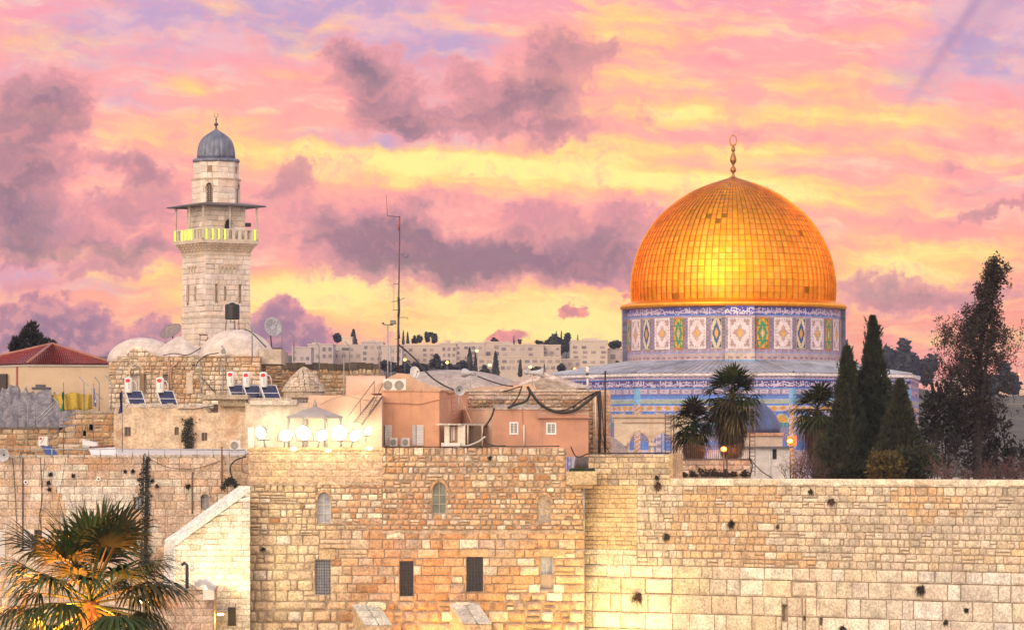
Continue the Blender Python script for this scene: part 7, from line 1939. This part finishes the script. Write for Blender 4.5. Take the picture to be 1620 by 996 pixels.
for j in range(ny+1):
    for i in range(nx+1):
        f, g = i/nx, j/ny; px = 84+62*f+(8*(1-f)*g); y = 622+2*sin(f*9)+(22+5*sin(f*3.1))*g; vs.append(P(px,y,260.2+.25*sin(f*19+g*2)+.15*sin(f*41)-.5*g))
tp_.add(vs, [((j+1)*(nx+1)+i, (j+1)*(nx+1)+i+1, j*(nx+1)+i+1, j*(nx+1)+i) for j in range(ny) for i in range(nx)], (.42,.30,.05))
o = tp_.build('tarpaulin', m_cloth); tag(o, 'mustard yellow tarpaulin draped over the fence below the red roof house', 'tarpaulin')
m_ = o.modifiers.new('thickness', 'SOLIDIFY'); m_.thickness = .02

jp = MB(); jp.pbox(50,612,78,616,267,1.2,(.05,.055,.08)); jp.pbox(56,608,70,613,267.3,.9,(.06,.06,.09)); tag(jp.build('metal_sheet', m_paint), 'dark flat metal sheet at the foot of the cream house wall', 'metal sheet')

# ================================================================ flags
def flag(label, x, ytop, ybot, D, cloth, fx, fy0, fy1, wd):
    t = thing('flag', label, 'flag', P(x,ybot,D), 'flags on tall poles'); w = MB(); w.tube([P(x,ybot,D),P(x,ytop,D)], .035, 7, r1=.025, col=(.24,.22,.24)); w.build('pole', m_mast, t)
    w = MB(); w.sm = True; nx, ny = 10, 24; vs = []
    for j in range(ny+1):
        for i in range(nx+1):
            f, g = i/nx, j/ny; vs.append(P(fx+wd*f*(.55+.45*g)+1.0*sin(g*7+f*4)*f, fy0+(fy1-fy0)*g+2.5*f, D-.10-.16*sin(f*9+g*3)))
    b = len(w.v); w.v += [tuple(v) for v in vs]
    for j in range(ny):
        for i in range(nx): w.f.append((b+(j+1)*(nx+1)+i, b+(j+1)*(nx+1)+i+1, b+j*(nx+1)+i+1, b+j*(nx+1)+i)); w.fm.append(0); w.fs.append(True); w.fc.append(cloth((i+.5)/nx, (j+.5)/ny))
    o = w.build('cloth', m_cloth, t); m_ = o.modifiers.new('thickness', 'SOLIDIFY'); m_.thickness = .01
def isr(f, g):   # hanging white flag with blue stripes and a blue star, folded on its pole
    if .12 < f < .30 or .72 < f < .9: return (.05,.08,.36)
    q = math.hypot((f-.5)*1.3, (g-.5)*1.0)
    return (.06,.09,.38) if .08 < q < .16 or (g > .78 and f > .4) else (.70,.70,.76)
flag('green flag hanging limp on the leftmost flag pole by the yellow tarpaulin', 100.5, 604, 722, 251, lambda f, g: (.02,.17,.07) if not (.42 < g < .62 and .3 < f < .8) else (.45,.55,.48), 101.5, 618, 648, -4.5)
flag('white and blue flag with a blue star hanging limp on the middle flag pole', 148, 606, 722, 251, isr, 147.5, 612, 641, 5.5)
flag('plain dark blue flag hanging limp on the right flag pole beside the stained house', 193.5, 618, 715, 251, lambda f, g: (.035,.04,.17), 193, 618, 652, -5)

# ================================================================ railing along the long wall
rl_ = thing('terrace_railing', 'long galvanised pipe railing along the top of the long left wall', 'railing', P(195,723,LD-.1))
for k in range(17):
    x = -20+k*25.5; w = MB(); w.tube([P(x,723,LD-.1),P(x,710,LD-.1)], .03, 6, col=(.34,.37,.40)); w.build('post', m_mast, rl_)
w = MB(); w.tube([P(-25,709.5,LD-.1),P(190,710,LD-.1),P(392,711.5,LD-.1)], .03, 6, col=(.36,.39,.42)); w.build('top_rail', m_mast, rl_)
tb = thing('roof_table', 'low dark table frame with clutter on the lower left terrace', 'table', P(42,720,250)); w = MB(); w.pbox(31,715,54,717,249.5,1.0,(.10,.055,.04)); w.build('top', m_paint, tb)
for x in (32,42,52): w = MB(); w.pbox(x,717,x+1.4,723,249.6,.06,(.10,.055,.04)); w.build('leg', m_paint, tb)
hp_ = MB(); hp_.pbox(92,703,125,706,251.5,.2,(.60,.55,.50)); tag(hp_.build('white_board', m_paint), 'narrow white board lying along the rubble wall on the lower left terrace', 'board')

# ================================================================ pipes and cables
def run(name, label, pts, D, r, col, cat='cable', group=None, n=6, mat=None):
    q = [P(p[0], p[1], p[2] if len(p) > 2 else D) for p in pts]
    if len(q) > 2:   # smooth
        out = []; qq = [q[0]*2-q[1]]+q+[q[-1]*2-q[-2]]
        for i in range(1, len(qq)-2):
            for k in range(6): out.append(Vector(cr(qq[i-1],qq[i],qq[i+1],qq[i+2],k/6)))
        q = out+[q[-1]]
    w = MB(); w.tube(q, r, n, col=col); return tag(w.build(name, mat or m_paint), label, cat, group)
bk_ = (.016,.015,.016); G2 = 'cables on the walls and roofs'
run('cable', 'black cable hanging down the long wall at the far left edge', [(20,724),(24,780),(28,860)], LD-.06, .018, bk_, group=G2)
run('drain_pipe', 'thin dark pipe down the long wall left of the round fitting', [(36,724),(36,870)], LD-.08, .045, (.10,.06,.055), 'pipe')
run('cable', 'black cable pair left part of the long wall, curving to the shutters', [(64,724),(66,790),(62,815),(65,836)], LD-.06, .022, bk_, group=G2)
run('cable', 'thin grey cable falling beside the black cable pair on the long wall', [(71,724),(66,780),(64,826)], LD-.05, .015, (.06,.05,.05), group=G2)
run('cable', 'faint grey cable slanting across the white stones of the long wall', [(104,724),(96,770),(88,822)], LD-.05, .012, (.16,.13,.13), group=G2)
run('cable', 'brown cable sagging from the ivy pipe to the rusty post', [(238,726),(268,739),(310,740),(350,728)], LD-.1, .02, (.16,.09,.06), group=G2)
run('drain_pipe', 'pale pipe running down inside the long ivy strip', [(230,718),(228,800),(226,890)], LD-.18, .05, (.48,.48,.52), 'pipe')
run('drain_pipe', 'white pipe inside the ivy on the stained house', [(300,664),(300,714)], TD-.12, .05, (.55,.53,.54), 'pipe')
run('drain_pipe', 'rusty post rising from the sloping wall to the terrace', [(351,776),(351,706)], LD-.3, .055, (.20,.09,.05), 'pipe')
run('drain_pipe', 'rusty short spout pipe on the long wall beside the arched window', [(307,748),(304,752),(304,812)], LD-.1, .05, (.20,.12,.09), 'pipe')
run('drain_pipe', 'pinkish pipe with an elbow on the domed house wall', [(282,570),(280,575),(271,584),(271,618)], HD-.12, .06, (.42,.24,.20), 'pipe')
run('drain_pipe', 'second pinkish pipe left of the elbow pipe on the domed house', [(268,562),(268,618)], HD-.08, .05, (.40,.25,.22), 'pipe')
run('drain_pipe', 'thin pipe right of the window on the domed house', [(239,572),(239,640)], HD-.08, .03, (.25,.20,.18), 'pipe')
run('cable', 'black hose looping over the roof between the domes', [(258,562,HD-.3),(275,559,HD-.3),(297,561,HD-.3),(318,550,HD-.3)], HD, .04, (.06,.055,.06), group=G2)
run('cable', 'black hose curving over the edge of the largest dome block', [(346,558,HD2-.2),(326,562,HD2-.2),(313,573,HD2-.2),(310,580,HD2-.2)], HD2, .045, (.05,.045,.045), group=G2)
run('conduit', 'grey conduit frame around the plain wall of the dome block', [(316,576),(317,612),(317,626)], HD2-.15, .05, (.30,.29,.32), 'pipe')
run('conduit', 'right upright of the grey conduit frame on the dome block', [(345,570),(352,584),(352,626)], HD2-.15, .05, (.30,.29,.32), 'pipe')
run('conduit', 'slanting dark brace across the dome block wall', [(318,596),(340,620)], HD2-.15, .04, (.12,.10,.10), 'pipe')
run('cable', 'dark hose loop lying on the stained house roof', [(282,647,TD-.1),(310,646,TD-.1),(335,642,TD-.1),(343,648,TD-.1),(330,652,TD-.1)], TD, .03, (.07,.06,.06), group=G2)
run('roof_strut', 'black strut sloping down right of the largest dome', [(387,521),(398,526),(421,549)], HD2+.2, .05, (.05,.05,.06), 'strut')
run('cable', 'thick black guy cable sloping down right from the antenna mast', [(631,545,MDs),(655,566,MDs-.6),(680,594,MDs-1.5),(700,608,MDs-2),(717,616,A-.4)], MDs, .055, bk_, group=G2)
run('cable', 'brown cable sagging across the front of the tall salmon house', [(600,637),(640,638),(664,639),(690,633),(722,628)], A-.06, .018, (.22,.10,.06), group=G2)
run('cable', 'thin cable sagging along the pale salmon house', [(506,640),(530,629),(552,626),(575,632),(600,634)], 233.5, .016, (.25,.14,.10), group=G2)
for i, (pts, D, r, lab) in enumerate([
   ([(782,645),(778,658),(772,668),(766,676)],A4-.1,.07,'thick black cable knot hanging beside the porch roof'),
   ([(766,676),(764,690),(770,700),(783,704.5),(800,704.5)],A4-.15,.035,'black cable looping down to the wall top right of the porch'),
   ([(826,610),(818,630),(806,644)],A3-.35,.05,'black cable slanting down left of the cable knot on the rubble house'),
   ([(836,612),(838,622),(832,634),(815,640),(803,645)],A3-.38,.085,'thick black cable bundle spilling from the rubble house coping'),
   ([(834,611),(840,620),(852,636),(870,648),(890,652),(910,648),(930,634),(946,620)],A3-.42,.10,'thick black cable bundle sagging across the rubble house wall'),
   ([(834,612),(846,630),(862,643),(876,650),(900,646),(925,630),(944,619)],A3-.46,.05,'thinner black cable sagging along the bundle on the rubble house'),
   ([(946,619),(930,628),(916,636),(906,646)],A3-.4,.05,'black cable slanting from the corner pier to the bundle'),
   ([(793,620),(808,616),(824,611)],C-.4,.045,'black cable lying along the coping left of the bundle'),
   ([(755,595),(790,607),(812,611)],C-.6,.045,'black cable from the away pointing horn along the grey roof'),
   ([(947,618),(949,660),(948,718)],C-1.1,.10,'thick black cable bundle dropping down the corner pier'),
   ([(950,618),(954,670),(957,718)],C-1.15,.04,'black cable right beside the thick drop on the corner pier'),
   ([(944,620),(951,690),(966,718)],C-1.2,.03,'black cable fanning out right at the foot of the corner pier'),
   ([(903,706),(910,720),(918,722),(932,717),(955,716.5),(1000,716.5),(1062,716)],BD-.1,.045,'black cable along the top of the corner parapet'),
   ([(606,706),(680,706.5),(760,705.5),(826,706),(885,705)],BD-.1,.035,'black cable along the top edge of the rough building'),
   ([(1186,724),(1194,734),(1205,745),(1222,756)],FD-.3,.035,'black cable curving down right of the short grey wall'),
   ([(1184,724),(1190,735),(1187,752)],FD-.25,.05,'black cable tangle at the right end of the short grey wall'),
   ([(372,772,LD-1),(368,757,LD-1),(364,740,LD-1),(372,728,LD-1),(388,722,LD-1)],LD-1,.05,'black cable arch above the top of the sloping wall'),
   ([(393,716),(384,724),(384,744),(393,748)],BD-.15,.045,'rusty bracket shaped cable at the top left corner of the rough building'),
   ([(364,770),(362,730),(366,722),(378,720)],LD-.9,.045,'pale cable rising beside the black cable arch'),
   ([(1100,735),(1128,752),(1150,748)],FD-.1,.02,'thin cable sagging on the short grey wall')]):
    run('cable', lab, pts, D, r, bk_ if i not in (17,18) else ((.18,.08,.05) if i == 17 else (.45,.42,.42)), group=G2)
run('drain_pipe', 'white pipe down the corner pier beside the black cables', [(942,620),(943,718)], C-1.1, .045, (.60,.56,.56), 'pipe')
run('hose', 'pale grey hose curving from the porch to the wall top', [(768,690),(757,698),(742,704),(730,706)], A4-.2, .06, (.50,.48,.48), 'hose')
run('cable', 'pale cable slanting down the side wall of the tall salmon house', [(728,628),(736,645),(746,668)], A+1.0, .02, (.55,.42,.36), group=G2)
run('post', 'dark lamp post rising behind the great wall, right of the ladder', [(1150,757),(1150,720)], 243, .05, (.06,.04,.04), 'post')
# rubbish plants along the foot of the short wall
r_ = random.Random(2); w = MB()
for (x, s) in [(1064,8),(1082,7),(1097,9),(1120,16),(1131,12),(1147,11),(1160,8),(1178,9)]:
    for k in range(60):
        p = P(x+r_.gauss(0,s*.35), 752-abs(r_.gauss(0,s*.3)), FD-.3); q = .12*r_.uniform(.5,1.2); u = Vector((r_.uniform(-1,1),r_.uniform(-1,1),r_.uniform(-1,1))).normalized(); v = u.cross(Vector((r_.uniform(-1,1),1,0))).normalized()
        w.add([p-v*q,p+u*q,p+v*q,p-u*q], [(0,1,2,3)], jit((.03,.025,.018), .4, r_))
tag(w.build('weeds', m_tuft), 'row of dark weeds along the foot of the short grey wall', 'weeds', kind='stuff')

# ================================================================ steel stair and wall ladder
st = thing('steel_stair', 'narrow steel stair with a handrail climbing to the tall salmon house roof', 'stair', P(578,668,239))
SDn = 233.0
w = MB(); w.tube([P(560,668,SDn),P(592,628,SDn)], .06, 6, col=(.16,.12,.12)); w.build('stringer', m_mast, st)
w = MB(); w.tube([P(572,672,SDn),P(605,627,SDn)], .06, 6, col=(.13,.09,.09)); w.build('stringer', m_mast, st)
for k in range(11):
    t = (k+.5)/11; w = MB(); a, b = P(560,668,SDn), P(592,628,SDn); c, d = P(572,672,SDn), P(605,627,SDn); p, q = a+(b-a)*t, c+(d-c)*t
    w.add([p+Vector((0,-.0,0)), q, q+Vector((0,.28,.02)), p+Vector((0,.28,.02)), p+Vector((0,0,.05)), q+Vector((0,0,.05)), q+Vector((0,.28,.07)), p+Vector((0,.28,.07))], [(0,3,2,1),(4,5,6,7),(0,1,5,4),(1,2,6,5),(2,3,7,6),(3,0,4,7)], (.42,.33,.28)); w.build('tread', m_mast, st)
w = MB(); w.tube([P(548,662,SDn),P(593,602,SDn)], .03, 6, col=(.24,.17,.16)); w.tube([P(577,668,SDn-.3),P(606,606,SDn-.3)], .03, 6, col=(.2,.14,.13))
for (x0,y0,y1) in ((570,633,656),(592,603,628)): w.tube([P(x0,y0,SDn),P(x0,y1,SDn)], .025, 5, col=(.24,.17,.16))
w.build('handrail', m_mast, st)
ld = thing('wall_ladder', 'salmon painted ladder fixed to the side wall of the tall salmon house', 'ladder', P(718,670,A+4))
w = MB()
for x in (714,722.5): w.tube([P(x,670,A+3.3 if x < 718 else A+5),P(x,632,A+3.3 if x < 718 else A+5)], .05, 5, col=(.50,.25,.16))
for k in range(6): w.tube([P(714,636+6.5*k,A+3.3),P(722.5,636+6.5*k,A+5)], .04, 5, col=(.50,.25,.16))
w.build('rails', m_paint, ld)

# ================================================================ lit lamps, and added lights without fixtures
def point(loc, e, col, rad=.3):
    d = bpy.data.lights.new('lamp_or_added_light', 'POINT'); d.energy = e; d.color = col; d.shadow_soft_size = rad
    o = bpy.data.objects.new('lamp_or_added_light', d); COL.objects.link(o); o.location = loc; return o
def spot(loc, tgt, e, col, ang=80, blend=.9, rad=.4):
    d = bpy.data.lights.new('floodlight_beam', 'SPOT'); d.energy = e; d.color = col; d.spot_size = radians(ang); d.spot_blend = blend; d.shadow_soft_size = rad
    o = bpy.data.objects.new('floodlight_beam', d); COL.objects.link(o); o.location = loc; o.rotation_euler = (Vector(loc)-Vector(tgt)).to_track_quat('Z','Y').to_euler(); return o
m_flood = M('lit_floodlight_glass', (1,1,.9), .3, var=0, fine=0, emit=(1.0,.95,.74), es=22)
def radial_emit(m, r0, e0, e1, c0, c1):
    g = NG(m.node_tree); b = g.n['Principled BSDF']; tc = g.node('ShaderNodeTexCoord')
    sp = g.node('ShaderNodeSeparateXYZ'); g.l.new(tc.outputs['Object'], sp.inputs[0])
    d = g.m('SQRT', g.m('ADD', g.m('POWER', sp.outputs[0], 2), g.m('POWER', sp.outputs[2], 2)))
    t = g.step(d, r0*.25, r0)
    g.put(b.inputs['Emission Color'], g.mix(t, c0, c1)); g.put(b.inputs['Emission Strength'], g.m('ADD', g.m('MULTIPLY', g.m('POWER', g.m('SUBTRACT', 1.0, t), 1.6), e0), e1))
radial_emit(m_flood, .44, 26, 1.5, (1,.95,.76), (1.0,.84,.46))
m_warm = M('lit_warm_glass', (1,.9,.6), .3, var=0, fine=0, emit=(1.0,.80,.30), es=10)
m_redlamp = M('lit_orange_lamp_glass', (1,.4,.1), .3, var=0, fine=0, emit=(1.0,.20,.015), es=2.2)
m_redcore = M('lit_lamp_core', (1,.8,.4), .3, var=0, fine=0, emit=(1.0,.66,.10), es=2.0)
FLD = BD-.15
fl0 = None
for i, (x, y, s, lab) in enumerate([(413,684,1.0,'lit white floodlight at the left end of the glaring row'),(452,688,.95,'second lit white floodlight from the left in the glaring row'),(480,684,1.15,'third lit white floodlight from the left in the glaring row'),
     (509,688,.95,'fourth lit white floodlight in the middle of the glaring row'),(537,684,1.15,'fifth lit white floodlight in the glaring row'),(562,688,.95,'sixth lit white floodlight in the glaring row'),(582,681,.7,'smallest lit white floodlight at the right end of the glaring row')]):
    if fl0 is None:
        t = thing('floodlight', lab, 'floodlight', (0,0,0), 'lit floodlights in a row on the parapet')
        w = MB(); w.lathe((0,0,0), [(.16,-.38),(.30,-.28),(.44,-.06),(.46,.02),(.42,.03)], 24, col=(.25,.24,.24)); w.v = [(v[0], -v[2], v[1]) for v in w.v]; w.build('housing', m_paint, t)
        w = MB(); w.lathe((0,0,0), [(.43,0),(.40,.05),(.25,.10),(.02,.12)], 24); w.v = [(v[0], -v[2]-.02, v[1]) for v in w.v]; w.build('glass', m_flood, t)
        w = MB(); w.tube([(-.48,.1,0),(-.48,.1,-.5),(.48,.1,-.5),(.48,.1,0)], .03, 5, col=(.2,.2,.2)); w.tube([(0,.1,-.5),(0,.1,-.95)], .05, 6, col=(.2,.2,.2)); w.build('yoke', m_paint, t)
        fl0 = t; kids(t); o = t
    else: o = dup(fl0, label=lab)
    o.location = P(x, y, FLD-.2); o.scale = (s, s, s); o.rotation_euler = (radians([18,28,22,30,16,26,12][i]), 0, radians([-38,14,-16,30,-8,34,48][i]))
    point(tuple(P(x, y-3, FLD+2.7)), 72*s, (1.0,.88,.58), .4)  # added light with no fixture; its halo on the wall imitates glare
    point(tuple(P(x, y+8, FLD-1.3)), 60*s, (1.0,.86,.50), .3)
# small lit fittings on the parapet lip
for i, (x, y, lab) in enumerate([(465,710,'little yellow lit lamp hanging on the parapet lip, left one'),(519,712,'little yellow lit lamp hanging on the parapet lip, middle one'),(584,709,'little yellow lit lamp hanging on the parapet lip, right one')]):
    t = thing('parapet_lamp', lab, 'lamp', P(x,y,BD-.25), 'small lamps on the parapet lip'); w = MB(); w.ellipsoid(P(x,y,BD-.32), (.20,.10,.10), 10, 6); w.build('bulb', m_warm, t); w = MB(); w.pbox(x-4, y-2.5, x+4, y-1, BD-.28, .3, (.2,.2,.2)); w.build('cap', m_paint, t)
# orange lamps among the trees
for (x, y, D, lab, box) in [(1145,710,244.5,'glowing orange street lamp in front of the tallest palm trunk',0),(1250,697,250,'glowing orange boxed floodlight at the corner of the chapel',1)]:
    t = thing('orange_lamp', lab, 'lamp', P(x,y,D)); w = MB(); w.ellipsoid(P(x,y,D), (.21,.2,.17), 12, 8); w.build('globe', m_redlamp, t)
    w = MB(); w.ellipsoid(P(x,y,D-.12), (.14,.14,.11), 10, 7); w.build('core', m_redcore, t)
    if box: w = MB(); w.pbox(x-4, y-7.5, x+10, y+7, D+.18, .5, (.35,.06,.03)); w.build('housing', m_paint, t)
    w = MB(); w.tube([P(x,y+3,D+.1),P(x,757,D+.1)], .04, 6, col=(.05,.04,.04)); w.build('pole', m_paint, t)
    point(tuple(P(x,y,D-.7)), 160, (1.0,.25,.04), .3); point(tuple(P(x-4,y+2,D+2.0 if not box else D-1.0)), 420, (1.0,.26,.05), .3)
# floodlights on the low block and the wall they light
fb = thing('twin_floodlight', 'pair of small tilted floodlights on a white bracket lighting the pale flank wall', 'floodlight', P(326,928,223.4))
for (x, y, a) in ((314,921,-.5),(327,921,.5),(334,927,.3)):
    w = MB(); c = P(x,y,223.2); q = [Vector((dx, dy, dz)) for dz in (-.17,.17) for dx, dy in ((-.24,-.1),(.24,-.1),(.24,.1),(-.24,.1))]; rot = Matrix.Rotation(a, 3, 'Y')@Matrix.Rotation(.5, 3, 'X')
    w.add([c+rot@v for v in q], [(0,3,2,1),(4,5,6,7),(0,1,5,4),(1,2,6,5),(2,3,7,6),(3,0,4,7)], (.55,.57,.62)); w.build('head', m_paint, fb)
w = MB(); w.prism([(XW(321,223.2),223.2),(XW(339,223.2),223.2),(XW(335,223.2),223.9),(XW(325,223.2),223.9)], ZW(948,223.2), ZW(931,223.2), (.66,.63,.58)); w.build('bracket', m_paint, fb)
w = MB(); w.ellipsoid(P(327,924,223.6), (.16,.10,.10), 10, 6); w.build('lit_glass', m_flood, fb)
spot(tuple(P(330,926,224.0)), tuple(P(368,925,SD)), 1900, (1.0,.86,.50), 125, .9, .3)
wl = thing('wall_lamp', 'small orange lit wall lamp low on the pale flank wall', 'lamp', P(350,971,227)); w = MB(); w.ellipsoid(P(349,971,226.6), (.20,.15,.07), 10, 6); w.build('bulb', m_warm, wl); w = MB(); w.pbox(344, 967, 356, 969.5, 226.4, 1.5, (.3,.25,.2)); w.build('hood', m_paint, wl)
point(tuple(P(345,978,225.0)), 110, (1.0,.55,.10), .2)
cm = thing('pipe_and_camera', 'black pipe with a round white camera on the low block beside the flank wall', 'camera', P(297,930,224)); w = MB(); w.tube([P(296,930,223.9),P(296,893,223.9),P(292,890,223.9),P(287,893,223.9)], .10, 7, col=(.03,.03,.035)); w.build('pipe', m_paint, cm)
w = MB(); w.ellipsoid(P(304,899,223.8), (.13,.13,.14), 12, 8, (.62,.62,.62)); w.ellipsoid(P(303,893,223.8), (.10,.10,.10), 10, 6, (.7,.7,.7)); w.build('camera', m_paint, cm)
# ground floodlights below the frame that wash the walls
def ground_flood(label, loc, tgt, e, col, ang=90):
    t = thing('ground_floodlight', label, 'floodlight', loc, 'floodlights at the foot of the walls'); L = Vector(loc); w = MB(); w.box((L.x-.4,L.y-.25,L.z-.35),(L.x+.4,L.y+.25,L.z-.05),(.08,.08,.08)); w.build('housing', m_paint, t)
    w = MB(); w.box((L.x-.34,L.y-.2,L.z-.049),(L.x+.34,L.y+.2,L.z-.03)); w.build('glass', m_warm, t); spot(loc, tgt, e, col, ang, 1.0, .4)
ground_flood('floodlight at the foot of the wall by the inner corner', (XW(962,226), 226.0, 6.0), tuple(P(985,905,230.5)), 6200, (1.0,.72,.26), 100)
ground_flood('floodlight at the foot of the rough building between its buttresses', (XW(690,227), 227.2, 6.8), tuple(P(690,960,230)), 3600, (1.0,.38,.07), 110)
ground_flood('floodlight at the foot of the rough building near the inner corner', (XW(850,227), 226.8, 6.6), tuple(P(850,965,230)), 3200, (1.0,.60,.15), 110)
# lamp behind the foreground palm
PALMX = 0
pl = thing('street_lamp', 'glowing orange lamp behind the lower left fan palm', 'street lamp', P(40,975,110)); D = 109.0
w = MB(); w.ellipsoid(P(52,985,D), (.13,.13,.17), 12, 8); w.build('globe', m_redcore, pl); w = MB(); w.tube([P(52,988,D),(XW(52,D),D,0)], .06, 8, col=(.05,.05,.05)); w.build('pole', m_paint, pl)
point((XW(40,D), D-1.6, ZW(985,D)), 1500, (1.0,.26,.03), .3); point((XW(60,D), D-2.4, ZW(950,D)), 500, (1.0,.26,.03), .15)
for (x, y, e, dd) in ((143,948,420,.9),(95,965,420,.8),(195,968,300,.8),(120,990,700,1.2)): point((XW(x,D), 105-dd, ZW(y,D)), e, (1.0,.25,.03), .12)
pl2 = thing('street_lamp', 'small lit yellow lamp seen through the right fronds of the lower left palm', 'street lamp', P(228,950,112)); D = 112.0
for dx in (-4, 4): w = MB(); w.ellipsoid(P(229+dx,950,D), (.075,.07,.06), 10, 7); w.build('globe', m_warm, pl2)
w = MB(); w.tube([P(229,952,D),(XW(229,D),D,0)], .05, 8, col=(.05,.05,.05)); w.build('pole', m_paint, pl2)

# ================================================================ evening haze over the far hillside
m_haze = bpy.data.materials.new('haze'); m_haze.use_nodes = True; g = NG(m_haze.node_tree); g.n.clear()
pv_ = g.node('ShaderNodeVolumePrincipled'); pv_.inputs['Color'].default_value = (.42,.46,.78,1); pv_.inputs['Density'].default_value = .00009; pv_.inputs['Anisotropy'].default_value = 0.0
ho = g.node('ShaderNodeOutputMaterial'); g.l.new(pv_.outputs[0], ho.inputs['Volume'])
w = MB(); w.box((-2600,-400,-1),(2600,3100,96)); o = w.build('haze', m_haze, origin=(0,0,0)); tag(o, kind='stuff')
